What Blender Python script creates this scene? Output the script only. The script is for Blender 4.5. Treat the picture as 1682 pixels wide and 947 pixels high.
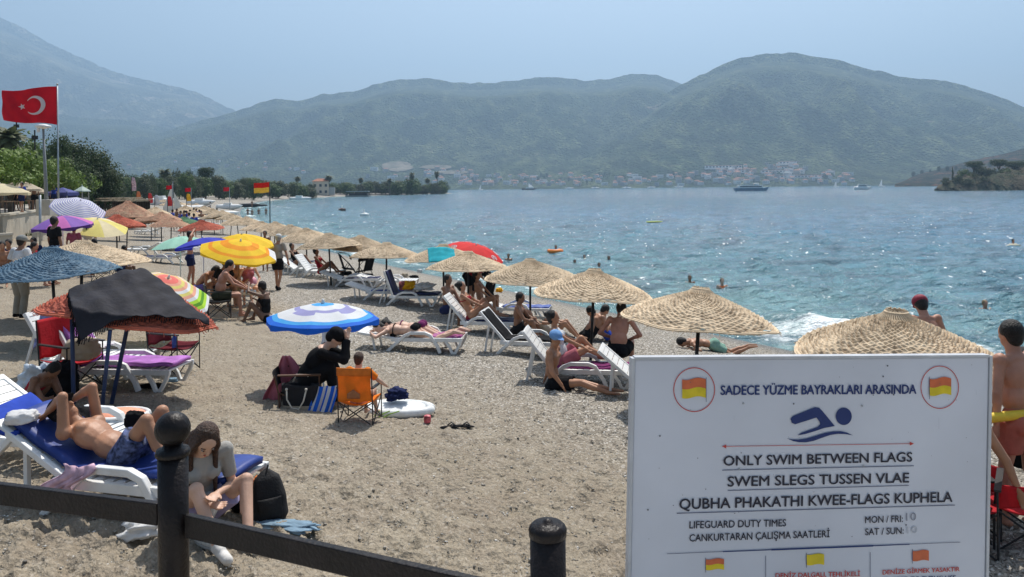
import bpy, bmesh, math, random
import numpy as np
from mathutils import Vector, Matrix, Euler
from mathutils import noise as mnoise
random.seed(7); rng = np.random.default_rng(7)
R = math.radians
for o in list(bpy.data.objects): bpy.data.objects.remove(o)
SC = bpy.context.scene
COL = SC.collection
WORK = bpy.data.scenes.new('workbench')     # modifiers are baked here, away from the full scene

# ------------------------------------------------------------------ camera, sky, sun, exposure
CAMH = 4.2; FPX = 1250.0; U0, V0 = 841.0, 308.0; ROLL = 0.010
cam = bpy.data.cameras.new('camera'); camo = bpy.data.objects.new('camera', cam); COL.objects.link(camo)
cam.sensor_width = 36.0; cam.lens = 36.0 * FPX / 1682.0
cam.shift_y = -(473.5 - V0) / 1682.0
cam.clip_start = 0.1; cam.clip_end = 60000
rr = Vector((1, 0, -ROLL)).normalized(); uu = Vector((ROLL, 0, 1)).normalized()
bb = rr.cross(uu)
M = Matrix((( rr.x, uu.x, bb.x, 0), (rr.y, uu.y, bb.y, 0), (rr.z, uu.z, bb.z, CAMH), (0, 0, 0, 1)))
camo.matrix_world = M
SC.camera = camo
SUN_EL, SUN_AZ = R(60), R(14)          # azimuth measured from +Y towards +X
w = bpy.data.worlds.new('World'); SC.world = w; w.use_nodes = True
nt = w.node_tree; bg = nt.nodes['Background']
sky = nt.nodes.new('ShaderNodeTexSky'); sky.sky_type = 'NISHITA'; sky.sun_disc = False
sky.sun_elevation = SUN_EL; sky.sun_rotation = SUN_AZ; sky.altitude = 0; sky.air_density = 1.0; sky.dust_density = 2.4; sky.ozone_density = 1.2
tn = nt.nodes.new('ShaderNodeMix'); tn.data_type = 'RGBA'; tn.blend_type = 'MULTIPLY'; tn.inputs[0].default_value = 1; tn.inputs[7].default_value = (1.01, .96, .86, 1)
nt.links.new(sky.outputs[0], tn.inputs[6]); nt.links.new(tn.outputs[2], bg.inputs[0]); bg.inputs[1].default_value = 0.13
sl = bpy.data.lights.new('sun', 'SUN'); sl.energy = 5.0; sl.angle = R(0.53); sl.color = (1.0, 0.955, 0.89)
so = bpy.data.objects.new('sun', sl); COL.objects.link(so)
sdir = Vector((math.sin(SUN_AZ) * math.cos(SUN_EL), math.cos(SUN_AZ) * math.cos(SUN_EL), math.sin(SUN_EL)))
so.rotation_euler = sdir.to_track_quat('Z', 'Y').to_euler(); so.location = (0, 0, 60)
SC.view_settings.view_transform = 'Standard'; SC.view_settings.look = 'None'
SC.view_settings.exposure = 0.35; SC.view_settings.gamma = 1.0
SC.cycles.use_denoising = True
SC.cycles.volume_bounces = 0
SC.cycles.max_bounces = 6
SC.cycles.transparent_max_bounces = 8
SC.cycles.sample_clamp_indirect = 8
SC.cycles.caustics_reflective = False; SC.cycles.caustics_refractive = False

# ------------------------------------------------------------------ places
def ray(u, v):
    du, dv = u - U0, v - V0
    return Vector(((du - ROLL * dv) / FPX, 1.0, -(du * ROLL + dv) / FPX))
def P(u, v, D):
    r = ray(u, v); return Vector((0, 0, CAMH)) + r * D
SHORE = [(60,-90),(24,-14),(13,8),(10.3,13),(7,19.4),(0.2,30.5),(-4.5,38),(-15,56),(-32,92),(-50,140),(-62,175),(-78,225),(-95,290),(-103,360),(-102,430),(-92,490),(-72,545),(-52,590),(-46,604),(-52,622),(-110,650),(-300,720),(-900,800),(-3000,900)]
SH = np.array(SHORE, float)
POLY = np.array(SHORE + [(-9000,900),(-9000,-9000),(60,-9000)], float)
def shore_sd(x, y):
    """signed distance inland from the waterline"""
    x = np.atleast_1d(np.asarray(x, float)); y = np.atleast_1d(np.asarray(y, float))
    best = np.full(x.shape, 1e18)
    for i in range(len(SH) - 1):
        ax, ay = SH[i]; bx, by = SH[i + 1]; dx, dy = bx - ax, by - ay
        t = np.clip(((x - ax) * dx + (y - ay) * dy) / (dx * dx + dy * dy), 0, 1)
        best = np.minimum(best, (x - ax - t * dx) ** 2 + (y - ay - t * dy) ** 2)
    ins = np.zeros(x.shape, bool); n = len(POLY)
    for i in range(n):
        x0, y0 = POLY[i]; x1, y1 = POLY[(i + 1) % n]
        c = ((y0 > y) != (y1 > y))
        if c.any():
            xi = (x1 - x0) * (y - y0) / (y1 - y0 + 1e-12) + x0
            ins ^= c & (x < xi)
    return np.sqrt(best) * np.where(ins, 1, -1)
def base_z(x, y, sd=None):
    if sd is None: sd = shore_sd(x, y)
    z = np.interp(sd, [-400,-60,-10,0,2,5,8,11,14.5,17,22,60,400], [-9,-4,-.9,0,.32,.72,.92,1.08,1.38,1.55,1.7,2.0,4.0])
    z = z + .42 * np.exp(-((x + 2) ** 2 + (y - 4) ** 2) / 40)
    return z
def bumps(x, y):
    """footprint-scale relief of the sand"""
    r = np.sqrt(x * x + y * y)
    z = .012 * np.sin(x * 5.1 + 2 * np.sin(y * 1.7)) * np.sin(y * 6.3 + 1.6 * np.sin(x * 2.1 + 1))
    z += .009 * np.sin(x * 9.7 + 1.3 * np.sin(y * 4.1)) * np.sin(y * 11.3 + 2 * np.sin(x * 3.3))
    z += .03 * np.sin(x * .9 + 1) * np.sin(y * .7 + x * .3)
    return z * np.clip(1.4 - r / 60, 0, 1)
def gz(x, y):
    return float(base_z(np.array([x]), np.array([y]))[0])
def gp(u, v):
    """the point of the ground seen at a place of the photograph"""
    r = ray(u, v); Ds = 2.0 * 1.004 ** np.arange(1520)
    below = CAMH + r.z * Ds <= base_z(r.x * Ds, Ds)
    D = float(Ds[int(np.argmax(below))]) if below.any() else 860.0
    return Vector((0, 0, CAMH)) + r * D
def at(u, D, dz=0.0):
    x = (u - U0) / FPX * D
    return Vector((x, D, gz(x, D) + dz))

# ------------------------------------------------------------------ materials
MATS = {}
def mat(name, col, rough=.7, var=.12, scale=12, bump=0.0, bscale=None, spec=.3, metal=0, trans=0, rnd=0, fine=0, coords='Object'):
    if name in MATS: return MATS[name]
    m = bpy.data.materials.new(name); m.use_nodes = True; t = m.node_tree; N = t.nodes; L = t.links
    b = N['Principled BSDF']; b.inputs['Roughness'].default_value = rough; b.inputs['Metallic'].default_value = metal
    b.inputs['Specular IOR Level'].default_value = spec
    tc = N.new('ShaderNodeTexCoord')
    nz = N.new('ShaderNodeTexNoise'); nz.inputs['Scale'].default_value = scale; nz.inputs['Detail'].default_value = 5; L.new(tc.outputs[coords], nz.inputs['Vector'])
    mx = N.new('ShaderNodeMix'); mx.data_type = 'RGBA'
    c = Vector(col[:3])
    mx.inputs[6].default_value = (*[max(0, q * (1 - var)) for q in c], 1); mx.inputs[7].default_value = (*[min(1, q * (1 + var)) for q in c], 1)
    mr = N.new('ShaderNodeMapRange'); mr.inputs[1].default_value = .32; mr.inputs[2].default_value = .68
    L.new(nz.outputs[0], mr.inputs[0]); L.new(mr.outputs[0], mx.inputs[0])
    out = mx.outputs[2]
    if rnd:
        oi = N.new('ShaderNodeObjectInfo'); hs = N.new('ShaderNodeHueSaturation')
        m2 = N.new('ShaderNodeMapRange'); m2.inputs[3].default_value = 1 - rnd; m2.inputs[4].default_value = 1 + rnd
        L.new(oi.outputs['Random'], m2.inputs[0]); L.new(m2.outputs[0], hs.inputs['Value']); L.new(out, hs.inputs['Color']); out = hs.outputs[0]
    L.new(out, b.inputs['Base Color'])
    if bump:
        n2 = N.new('ShaderNodeTexNoise'); n2.inputs['Scale'].default_value = bscale or scale * 4; n2.inputs['Detail'].default_value = 4; L.new(tc.outputs[coords], n2.inputs['Vector'])
        bp = N.new('ShaderNodeBump'); bp.inputs['Strength'].default_value = bump; bp.inputs['Distance'].default_value = .02
        L.new(n2.outputs[0], bp.inputs['Height']); L.new(bp.outputs[0], b.inputs['Normal'])
    if trans:
        tr = N.new('ShaderNodeBsdfTranslucent'); ms = N.new('ShaderNodeMixShader'); ms.inputs[0].default_value = trans
        L.new(out, tr.inputs[0]); L.new(b.outputs[0], ms.inputs[1]); L.new(tr.outputs[0], ms.inputs[2]); L.new(ms.outputs[0], N['Material Output'].inputs[0])
    MATS[name] = m; return m
def fab(name, col, var=.14): return mat(name, col, .85, var, 6, .35, 30, .15, trans=.3)
def plastic(name, col): return mat(name, col, .4, .1, 5, .08, 14, .4)
WHITE = plastic('white_plastic', (.72, .72, .70))
BLACKM = mat('black_metal', (.02, .02, .022), .45, .2, 8, .1, 60)
IRON = mat('dark_painted_iron', (.009, .0065, .0065), .42, .5, 7, .25, 70, .22)
STEEL = mat('galvanised_steel', (.35, .37, .38), .4, .15, 6, metal=.7)
NAVYM = mat('navy_painted_metal', (.03, .05, .12), .4, .2, 8)
BLUEMAT = mat('blue_vinyl', (.02, .06, .30), .5, .15, 4, .3, 12, .45)
NAVYMAT = mat('navy_vinyl', (.016, .022, .075), .55, .2, 4, .3, 12, .2)
REDF = fab('red_fabric', (.55, .03, .04)); MAROON = fab('maroon_fabric', (.16, .02, .03)); BLACKF = fab('black_fabric', (.012, .012, .014))
WHITEF = fab('white_fabric', (.75, .75, .74)); ORANGEF = fab('orange_fabric', (.85, .26, .03)); YELLOWF = fab('yellow_fabric', (.9, .48, .02))
PINKF = fab('dusty_pink_fabric', (.5, .16, .2)); TEALF = fab('teal_fabric', (.03, .42, .5)); BLUEF = fab('blue_fabric', (.04, .09, .5)); GREYF = fab('grey_fabric', (.3, .31, .3))
LBLUEF = fab('light_blue_fabric', (.26, .38, .48)); LILACF = fab('lilac_fabric', (.45, .4, .62)); MAGF = fab('magenta_fabric', (.22, .04, .15)); BEIGEF = fab('beige_fabric', (.5, .43, .33)); NAVYF = fab('navy_fabric', (.02, .03, .1))
WOOD = mat('weathered_wood', (.18, .12, .07), .8, .3, 5, .3, 30)

# ------------------------------------------------------------------ mesh builder
class MB:
    def __init__(s): s.v = []; s.f = []; s.m = []
    def add(s, vs, fs, mi=0):
        n = len(s.v); s.v += [tuple(q) for q in vs]; s.f += [tuple(i + n for i in f) for f in fs]; s.m += [mi] * len(fs); return s
    def box(s, c, size, rot=None, mi=0):
        hx, hy, hz = [q / 2 for q in size]
        vs = [Vector((x * hx, y * hy, z * hz)) for x in (-1, 1) for y in (-1, 1) for z in (-1, 1)]
        if rot is not None:
            r = rot if isinstance(rot, Matrix) else Euler(rot).to_matrix()
            vs = [r @ q for q in vs]
        vs = [q + Vector(c) for q in vs]
        return s.add(vs, [(0,1,3,2),(4,6,7,5),(0,4,5,1),(2,3,7,6),(0,2,6,4),(1,5,7,3)], mi)
    def tube(s, pts, r, seg=8, mi=0, cap=True, flat=None, rs=None):
        """round tube through pts; flat=(w,t) makes a rectangular bar with w along Y"""
        pts = [Vector(p) for p in pts]; n = len(pts); base = len(s.v)
        prev = None
        for i, p in enumerate(pts):
            d = (pts[min(i + 1, n - 1)] - pts[max(i - 1, 0)]).normalized()
            if flat: a = Vector((0, 1, 0)); b = d.cross(a).normalized(); a = b.cross(d).normalized()
            else:
                ref = prev if prev is not None else (Vector((0, 0, 1)) if abs(d.z) < .9 else Vector((1, 0, 0)))
                b = d.cross(ref).normalized(); a = b.cross(d).normalized(); prev = a
            rad = rs[i] if rs else r
            if flat:
                for (q, t) in ((1, 1), (-1, 1), (-1, -1), (1, -1)): s.v.append(tuple(p + a * q * flat[0] / 2 + b * t * flat[1] / 2))
            else:
                for k in range(seg):
                    an = 2 * math.pi * k / seg; s.v.append(tuple(p + a * math.cos(an) * rad + b * math.sin(an) * rad))
        sg = 4 if flat else seg
        for i in range(n - 1):
            for k in range(sg):
                s.f.append((base + i * sg + k, base + i * sg + (k + 1) % sg, base + (i + 1) * sg + (k + 1) % sg, base + (i + 1) * sg + k)); s.m.append(mi)
        if cap:
            s.f.append(tuple(base + k for k in range(sg))[::-1]); s.m.append(mi)
            s.f.append(tuple(base + (n - 1) * sg + k for k in range(sg))); s.m.append(mi)
        return s
    def ell(s, c, rad, rot=None, seg=12, rings=8, mi=0):
        base = len(s.v); c = Vector(c)
        if not hasattr(rad, '__len__'): rad = (rad,) * 3
        vs = []
        for i in range(1, rings):
            th = math.pi * i / rings
            for k in range(seg):
                an = 2 * math.pi * k / seg; vs.append(Vector((rad[0] * math.sin(th) * math.cos(an), rad[1] * math.sin(th) * math.sin(an), rad[2] * math.cos(th))))
        vs.append(Vector((0, 0, rad[2]))); vs.append(Vector((0, 0, -rad[2])))
        if rot is not None: vs = [rot @ q for q in vs]
        s.v += [tuple(q + c) for q in vs]
        top = base + (rings - 1) * seg; bot = top + 1
        for k in range(seg):
            k2 = (k + 1) % seg
            s.f.append((top, base + k, base + k2)); s.m.append(mi)
            for i in range(rings - 2): s.f.append((base + i * seg + k, base + (i + 1) * seg + k, base + (i + 1) * seg + k2, base + i * seg + k2)); s.m.append(mi)
            e = base + (rings - 2) * seg; s.f.append((e + k2, e + k, bot)); s.m.append(mi)
        return s
    def caps(s, a, b, ra, rb, seg=12):
        a = Vector(a); b = Vector(b); d = b - a; L = max(d.length, 1e-4); d = d / L
        pts = []; rs = []
        for q in (80, 50, 20): pts.append(a - d * ra * math.sin(R(q))); rs.append(ra * math.cos(R(q)))
        for q in (20, 50, 80): pts.append(b + d * rb * math.sin(R(q))); rs.append(rb * math.cos(R(q)))
        return s.tube(pts, 1, seg, rs=rs)
    def lathe(s, prof, seg=16, c=(0, 0, 0), mi=0, close=True):
        base = len(s.v)
        for (r, z) in prof:
            for k in range(seg):
                an = 2 * math.pi * k / seg; s.v.append((c[0] + r * math.cos(an), c[1] + r * math.sin(an), c[2] + z))
        for i in range(len(prof) - 1):
            for k in range(seg):
                k2 = (k + 1) % seg; s.f.append((base + i * seg + k, base + i * seg + k2, base + (i + 1) * seg + k2, base + (i + 1) * seg + k)); s.m.append(mi)
        if close:
            s.f.append(tuple(base + k for k in range(seg))[::-1]); s.m.append(mi)
            e = base + (len(prof) - 1) * seg; s.f.append(tuple(e + k for k in range(seg))); s.m.append(mi)
        return s
    def grid(s, fn, nu, nv, mi=0, mf=None):
        base = len(s.v)
        for j in range(nv + 1):
            for i in range(nu + 1): s.v.append(tuple(fn(i / nu, j / nv)))
        for j in range(nv):
            for i in range(nu):
                q = base + j * (nu + 1) + i; s.f.append((q, q + 1, q + nu + 2, q + nu + 1)); s.m.append(mf(i, j) if mf else mi)
        return s
    def mesh(s, name, mats, smooth=False):
        me = bpy.data.meshes.new(name); me.from_pydata(s.v, [], s.f)
        for m in (mats if isinstance(mats, (list, tuple)) else [mats]): me.materials.append(m)
        if any(s.m): me.polygons.foreach_set('material_index', s.m)
        if smooth: me.polygons.foreach_set('use_smooth', [True] * len(s.f))
        me.update(); return me
    def build(s, name, mats, parent=None, smooth=False, loc=None, solid=0, bevel=0):
        o = bpy.data.objects.new(name, s.mesh(name, mats, smooth)); COL.objects.link(o)
        if parent is not None: o.parent = parent
        if loc is not None: o.location = loc
        if solid:
            md = o.modifiers.new('thickness', 'SOLIDIFY'); md.thickness = solid
        if bevel:
            md = o.modifiers.new('bevel', 'BEVEL'); md.width = bevel; md.segments = 2; md.limit_method = 'ANGLE'
        return o
def tag(o, label=None, cat=None, group=None, kind=None):
    if label: o['label'] = label
    if cat: o['category'] = cat
    if group: o['group'] = group
    if kind: o['kind'] = kind
    return o
def thing(name, label, cat, loc=(0, 0, 0), rz=0.0, group=None, scale=None):
    o = bpy.data.objects.new(name, None); COL.objects.link(o); o.empty_display_size = .2
    o.location = loc; o.rotation_euler = (0, 0, rz)
    if scale: o.scale = scale if hasattr(scale, '__len__') else (scale,) * 3
    return tag(o, label, cat, group)
KIDS = {}
def copy_tree(o, parent=None, top=True):
    """a thing with copies of its parts and sub-parts"""
    if top and o.name not in KIDS:
        def walk(q):
            KIDS[q.name] = [k for k in q.children]
            for k in KIDS[q.name]: walk(k)
        walk(o)
    c = o.copy(); COL.objects.link(c)
    if parent is not None: c.parent = parent
    for ch in KIDS.get(o.name, ()): copy_tree(ch, c, False)
    return c
def place(o, loc, rz=0.0, label=None, scale=None, group=None):
    o.location = loc; o.rotation_euler = (0, 0, rz)
    if label: o['label'] = label
    if group: o['group'] = group
    if scale: o.scale = scale if hasattr(scale, '__len__') else (scale,) * 3
    return o
def cloth(name, fn, nu, nv, mats, parent=None, thick=.006, mf=None, loc=None):
    b = MB().grid(fn, nu, nv, mf=mf)
    return b.build(name, mats, parent, True, loc, solid=thick)

# ------------------------------------------------------------------ ground, sea
def polar(name, d0, d1, ratio, a0, a1, na):
    if isinstance(ratio, (list, tuple)):
        ds = [d0]
        for (lim, rt) in ratio:
            while ds[-1] < min(lim, d1): ds.append(ds[-1] * rt)
        d = np.array(ds); nd = len(d) - 1
        aa = np.concatenate([np.linspace(a0, -36, 40)[:-1], np.linspace(-36, 36, na - 60), np.linspace(36, a1, 24)[1:]]); na = len(aa) - 1; a = np.radians(aa)
    else:
        nd = int(math.log(d1 / d0) / math.log(ratio)) + 1
        d = d0 * ratio ** np.arange(nd + 1); a = np.radians(np.linspace(a0, a1, na + 1))
    A, D = np.meshgrid(a, d); X = D * np.tan(A) if False else D * np.sin(A) ; Y = D * np.cos(A)
    return X.ravel(), Y.ravel(), nd, na
def gridmesh(name, X, Y, Z, nd, na, m, attrs={}):
    me = bpy.data.meshes.new(name); nv = len(X)
    me.vertices.add(nv); me.vertices.foreach_set('co', np.stack([X, Y, Z], 1).astype('f').ravel())
    i = np.arange(nd)[:, None] * (na + 1) + np.arange(na)[None, :]
    q = np.stack([i, i + 1, i + na + 2, i + na + 1], -1).reshape(-1, 4)[:, ::-1]
    me.loops.add(q.size); me.loops.foreach_set('vertex_index', q.ravel().astype('i'))
    me.polygons.add(len(q)); me.polygons.foreach_set('loop_start', np.arange(0, q.size, 4, dtype='i'))
    me.polygons.foreach_set('use_smooth', np.ones(len(q), bool))
    me.update(calc_edges=True); me.validate()
    for k, v in attrs.items():
        at_ = me.attributes.new(k, 'FLOAT', 'POINT'); at_.data.foreach_set('value', v.astype('f'))
    me.materials.append(m); o = bpy.data.objects.new(name, me); COL.objects.link(o); return o
class NT:
    """terse node tree"""
    def __init__(s, name):
        s.m = bpy.data.materials.new(name); s.m.use_nodes = True; s.t = s.m.node_tree; s.b = s.t.nodes['Principled BSDF']; s.out = s.t.nodes['Material Output']
    def n(s, typ, **kw):
        q = s.t.nodes.new('ShaderNode' + typ)
        for k, v in kw.items():
            if k in ('operation', 'data_type', 'blend_type', 'feature', 'distance', 'attribute_name', 'noise_dimensions', 'wave_type', 'bands_direction', 'noise_type'): setattr(q, k, v)
        return q
    def inp(s, q, i, v):
        if hasattr(v, 'links') or isinstance(v, bpy.types.NodeSocket): s.t.links.new(v, q.inputs[i])
        else: q.inputs[i].default_value = v
    def coord(s, which='Object'): return s.n('TexCoord').outputs[which]
    def mapping(s, vec, scale=(1, 1, 1), rot=(0, 0, 0)):
        q = s.n('Mapping'); s.inp(q, 0, vec); q.inputs['Scale'].default_value = scale; q.inputs['Rotation'].default_value = rot; return q.outputs[0]
    def noise(s, vec, scale, detail=4, rough=.5, out=0):
        q = s.n('TexNoise'); s.inp(q, 'Vector', vec); q.inputs['Scale'].default_value = scale; q.inputs['Detail'].default_value = detail; q.inputs['Roughness'].default_value = rough; return q.outputs[out]
    def voro(s, vec, scale, out='Distance', feature='F1'):
        q = s.n('TexVoronoi', feature=feature); s.inp(q, 'Vector', vec); q.inputs['Scale'].default_value = scale; return q.outputs[out]
    def math(s, op, a, b=0.0):
        q = s.n('Math', operation=op); s.inp(q, 0, a); s.inp(q, 1, b); return q.outputs[0]
    def rng(s, v, a, b, c=0.0, d=1.0):
        q = s.n('MapRange'); s.inp(q, 0, v); s.inp(q, 1, a); s.inp(q, 2, b); s.inp(q, 3, c); s.inp(q, 4, d); return q.outputs[0]
    def mix(s, f, a, b, mode='MIX'):
        q = s.n('Mix', data_type='RGBA', blend_type=mode); s.inp(q, 0, f)
        for i, c in ((6, a), (7, b)):
            if isinstance(c, tuple): c = (*c[:3], 1)
            s.inp(q, i, c)
        return q.outputs[2]
    def attr(s, name): return s.n('Attribute', attribute_name=name).outputs['Fac']
    def bump(s, h, strength=.5, dist=.02, nrm=None):
        q = s.n('Bump'); s.inp(q, 'Height', h); q.inputs['Strength'].default_value = strength; q.inputs['Distance'].default_value = dist
        if nrm is not None: s.inp(q, 'Normal', nrm)
        return q.outputs[0]
    def set(s, **kw):
        for k, v in kw.items(): s.inp(s.b, {'col': 'Base Color', 'rough': 'Roughness', 'nrm': 'Normal', 'spec': 'Specular IOR Level', 'metal': 'Metallic'}[k], v)

s = NT('coarse_beach_sand'); c = s.coord()
n1 = s.noise(c, .35, 4); n2 = s.noise(c, 2.2, 5, .6); n3 = s.noise(c, 45, 3, .7); vc = s.voro(c, 38, 'Color'); n4 = s.noise(c, 160, 2)
base = s.mix(s.rng(n1, .3, .7), (.262, .220, .160), (.325, .276, .204))
base = s.mix(s.rng(n2, .38, .62, 0, .7), base, (.235, .19, .14))
spk = s.noise(c, 19, 4, .75); base = s.mix(s.rng(spk, .60, .70, 0, .6), base, (.13, .11, .09)); base = s.mix(s.rng(spk, .36, .30, 0, .5), base, (.52, .46, .38))
sep = s.n('SeparateColor'); s.inp(sep, 0, vc)
grey = s.attr('gravel')
peb = s.mix(s.rng(sep.outputs[0], 0, 1), (.07, .065, .055), (.44, .405, .35)); peb = s.mix(s.rng(sep.outputs[1], .90, .94), peb, (.66, .64, .6))
base = s.mix(s.math('ADD', s.math('MULTIPLY', grey, .70), .14), base, peb)
grain = s.rng(n3, .3, .7, .78, 1.2); q = s.n('VectorMath', operation='SCALE'); s.inp(q, 0, base); s.inp(q, 'Scale', grain); base = q.outputs[0]
wet = s.rng(s.attr('sd'), .2, 1.6, 1, 0); wet = s.math('MULTIPLY', wet, 1.0)
wetc = s.mix(1.0, base, (.42, .44, .46), 'MULTIPLY'); base = s.mix(wet, base, wetc)
soil = s.rng(s.attr('sd'), 32, 40, 0, 1); base = s.mix(soil, base, (.16, .15, .08))
hb = s.math('ADD', s.math('MULTIPLY', n2, 1.0), s.math('ADD', s.math('MULTIPLY', n3, .25), s.math('MULTIPLY', s.voro(c, 24), .25)))
s.set(col=base, rough=s.math('SUBTRACT', .95, s.math('MULTIPLY', wet, .55)), spec=.2, nrm=s.bump(hb, 1.0, .07))
SAND = s.m
X, Y, nd, na = polar('g', 1.2, 9000, [(3.8, 1.05), (26, 1.0055), (70, 1.009), (9000, 1.022)], -75, 62, 820)
sd = shore_sd(X, Y); Z = base_z(X, Y, sd) + bumps(X, Y) * np.clip(sd / 3, 0, 1)
def dimples(X, Y, Z, n, rmin, rmax, dep):
    """heel and foot holes trodden into the loose sand"""
    near = np.where((np.hypot(X, Y) < 32) & (Y > 3) & (sd > 1.2))[0]
    D_ = 4.0 * 8 ** rng.uniform(0, 1, n); xs = (rng.uniform(-60, 1740, n) - U0) / FPX * D_; rs = rng.uniform(rmin, rmax, n); th = rng.uniform(0, 3.14, n)
    ix = np.floor(X[near] / .5).astype(int); iy = np.floor(Y[near] / .5).astype(int); order = {}
    key = ix * 4096 + iy; so_ = np.argsort(key, kind='stable'); ks = key[so_]
    for k in range(n):
        cx, cy = xs[k], D_[k]; r_ = rs[k]
        for ax in (-1, 0, 1):
            for ay in (-1, 0, 1):
                kk = (int(math.floor(cx / .5)) + ax) * 4096 + int(math.floor(cy / .5)) + ay
                l = np.searchsorted(ks, kk); h = np.searchsorted(ks, kk + 1)
                if h <= l: continue
                id_ = near[so_[l:h]]; dx = X[id_] - cx; dy = Y[id_] - cy
                a = dx * math.cos(th[k]) + dy * math.sin(th[k]); b = -dx * math.sin(th[k]) + dy * math.cos(th[k])
                q = (a / (r_ * 1.5)) ** 2 + (b / r_) ** 2
                Z[id_] += -dep * r_ * np.exp(-q * 1.6) + dep * r_ * .42 * np.exp(-((np.sqrt(q) - 1.25) / .4) ** 2)
    return Z
Z = dimples(X, Y, Z, 8500, .03, .09, .27)
small = np.sqrt(X * X + Y * Y)
Z = Z + np.where((small < 30) & (sd > 1), rng.normal(0, .0045, len(X)), 0)
grav = np.clip((X + .62 * Y - 4.6) / 2.6 + .25 * np.sin(X * 1.3 + Y * .4), 0, 1)
grav = np.clip(grav + .15 * np.sin(X * .8) * np.sin(Y * .7 + X * .4), 0, 1)
ground = gridmesh('ground', X, Y, Z, nd, na, SAND, {'sd': sd, 'gravel': grav}); tag(ground, kind='structure')

s = NT('sea_water'); c = s.coord()
sda = s.attr('sd')
near = s.rng(sda, -45, -2, 0, 1)
fn = s.noise(s.mapping(c, (1, 1.0, 1)), .05, 4)
deep = s.mix(s.rng(fn, .35, .65), (.030, .130, .215), (.042, .165, .265))
shal = s.mix(s.rng(sda, -14, -1, 0, 1), (.075, .205, .235), (.17, .31, .31))
wc = s.mix(near, deep, shal)
w1 = s.noise(s.mapping(c, (.7, 1.6, 1), (0, 0, .3)), .9, 5, .62); w2 = s.noise(c, 3.4, 4, .6)
def sparkle_flecks(sc, size, rare, rot):
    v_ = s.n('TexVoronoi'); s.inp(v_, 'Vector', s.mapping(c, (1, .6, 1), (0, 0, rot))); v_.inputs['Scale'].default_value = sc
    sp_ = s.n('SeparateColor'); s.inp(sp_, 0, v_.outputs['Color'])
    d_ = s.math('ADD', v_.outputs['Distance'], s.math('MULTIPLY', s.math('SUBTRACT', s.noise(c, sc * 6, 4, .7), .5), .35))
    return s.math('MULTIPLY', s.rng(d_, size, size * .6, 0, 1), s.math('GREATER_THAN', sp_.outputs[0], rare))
cap = s.math('MAXIMUM', s.math('MAXIMUM', sparkle_flecks(2.3, .16, .60, .2), sparkle_flecks(.75, .085, .58, .25)), sparkle_flecks(.27, .055, .62, .15))  # sun sparkle on the waves, painted as white flecks in the water colour
streak = s.noise(s.mapping(c, (.30, .9, 1), (0, 0, .18)), .5, 6, .68); streak2 = s.noise(s.mapping(c, (.10, .35, 1), (0, 0, .12)), .35, 5, .7)
wc = s.mix(s.rng(streak, .47, .60, 0, .60), wc, (.014, .06, .10)); wc = s.mix(s.rng(streak2, .50, .62, 0, .14), wc, (.018, .08, .13))
fl = s.math('MULTIPLY', s.rng(s.math('ADD', s.attr('foam'), s.math('MULTIPLY', s.math('SUBTRACT', s.noise(c, 1.6, 7, .75), .5), 1.3)), .42, .75), 1)
foam = s.math('MAXIMUM', s.math('MULTIPLY', cap, .95), fl)  # joins the painted sun sparkle with the shore foam
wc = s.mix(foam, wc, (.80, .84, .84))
s.set(col=wc, rough=s.rng(foam, 0, 1, .10, .8), spec=.5, nrm=s.bump(s.math('ADD', s.math('ADD', w1, s.math('MULTIPLY', w2, .3)), s.math('MULTIPLY', s.noise(s.mapping(c, (.5, 1.3, 1), (0, 0, .2)), .22, 4, .6), 2.2)), 1.0, .62))
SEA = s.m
X, Y, nd, na = polar('s', 9, 12000, 1.0112, -40, 44, 460)
sd = shore_sd(X, Y); r = np.sqrt(X * X + Y * Y)
Z = np.zeros(len(X))
for (L, amp, ang, ph) in ((9, .09, .5, 0), (6.1, .07, .15, 1.1), (4.2, .055, .85, 2.2), (3.1, .045, -.2, .4), (2.1, .03, .6, 3.1), (1.5, .022, 1.1, 1.9), (1.1, .016, -.5, .8)):
    k = 2 * math.pi / L; d = X * math.sin(ang) + Y * math.cos(ang)
    wob = .9 * np.sin(X * .11 * ang + Y * .07 + ph) + .8 * np.sin(X * .31 - Y * .23 + 2 * ph)
    sn = np.sin(k * d + wob + ph); cell = r * .0105
    Z += 1.35 * amp * (1 - 2 * np.abs(sn) ** .8 + .3) * np.clip(1.6 - cell * 3.2 / L, 0, 1)
Z *= np.clip(-sd / 6, .12, 1)
al = X * -.47 + Y * .88
crest = np.exp(-((sd + 3.4 + .8 * np.sin(al * .35)) / .75) ** 2) * (.30 + .16 * np.sin(al * .5 + 1)) * np.clip(1.3 - r / 120, 0, 1)
Z += crest
foamv = np.exp(-((sd + 1.3) / 1.15) ** 2) * (.46 + .42 * np.exp(-((Y - 19) / 3.2) ** 2) + .16 * np.sin(al * .3) + .12 * np.sin(al * .83))
foamv += (.12 + .36 * np.exp(-((Y - 19.5) / 4) ** 2)) * crest / .3
foamv = np.where(sd < -8, 0, foamv)
Z += .03 + np.where(sd > 0, -.02 * sd, 0)
sea = gridmesh('sea', X, Y, Z, nd, na, SEA, {'sd': sd, 'foam': foamv}); tag(sea, kind='structure')

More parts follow.
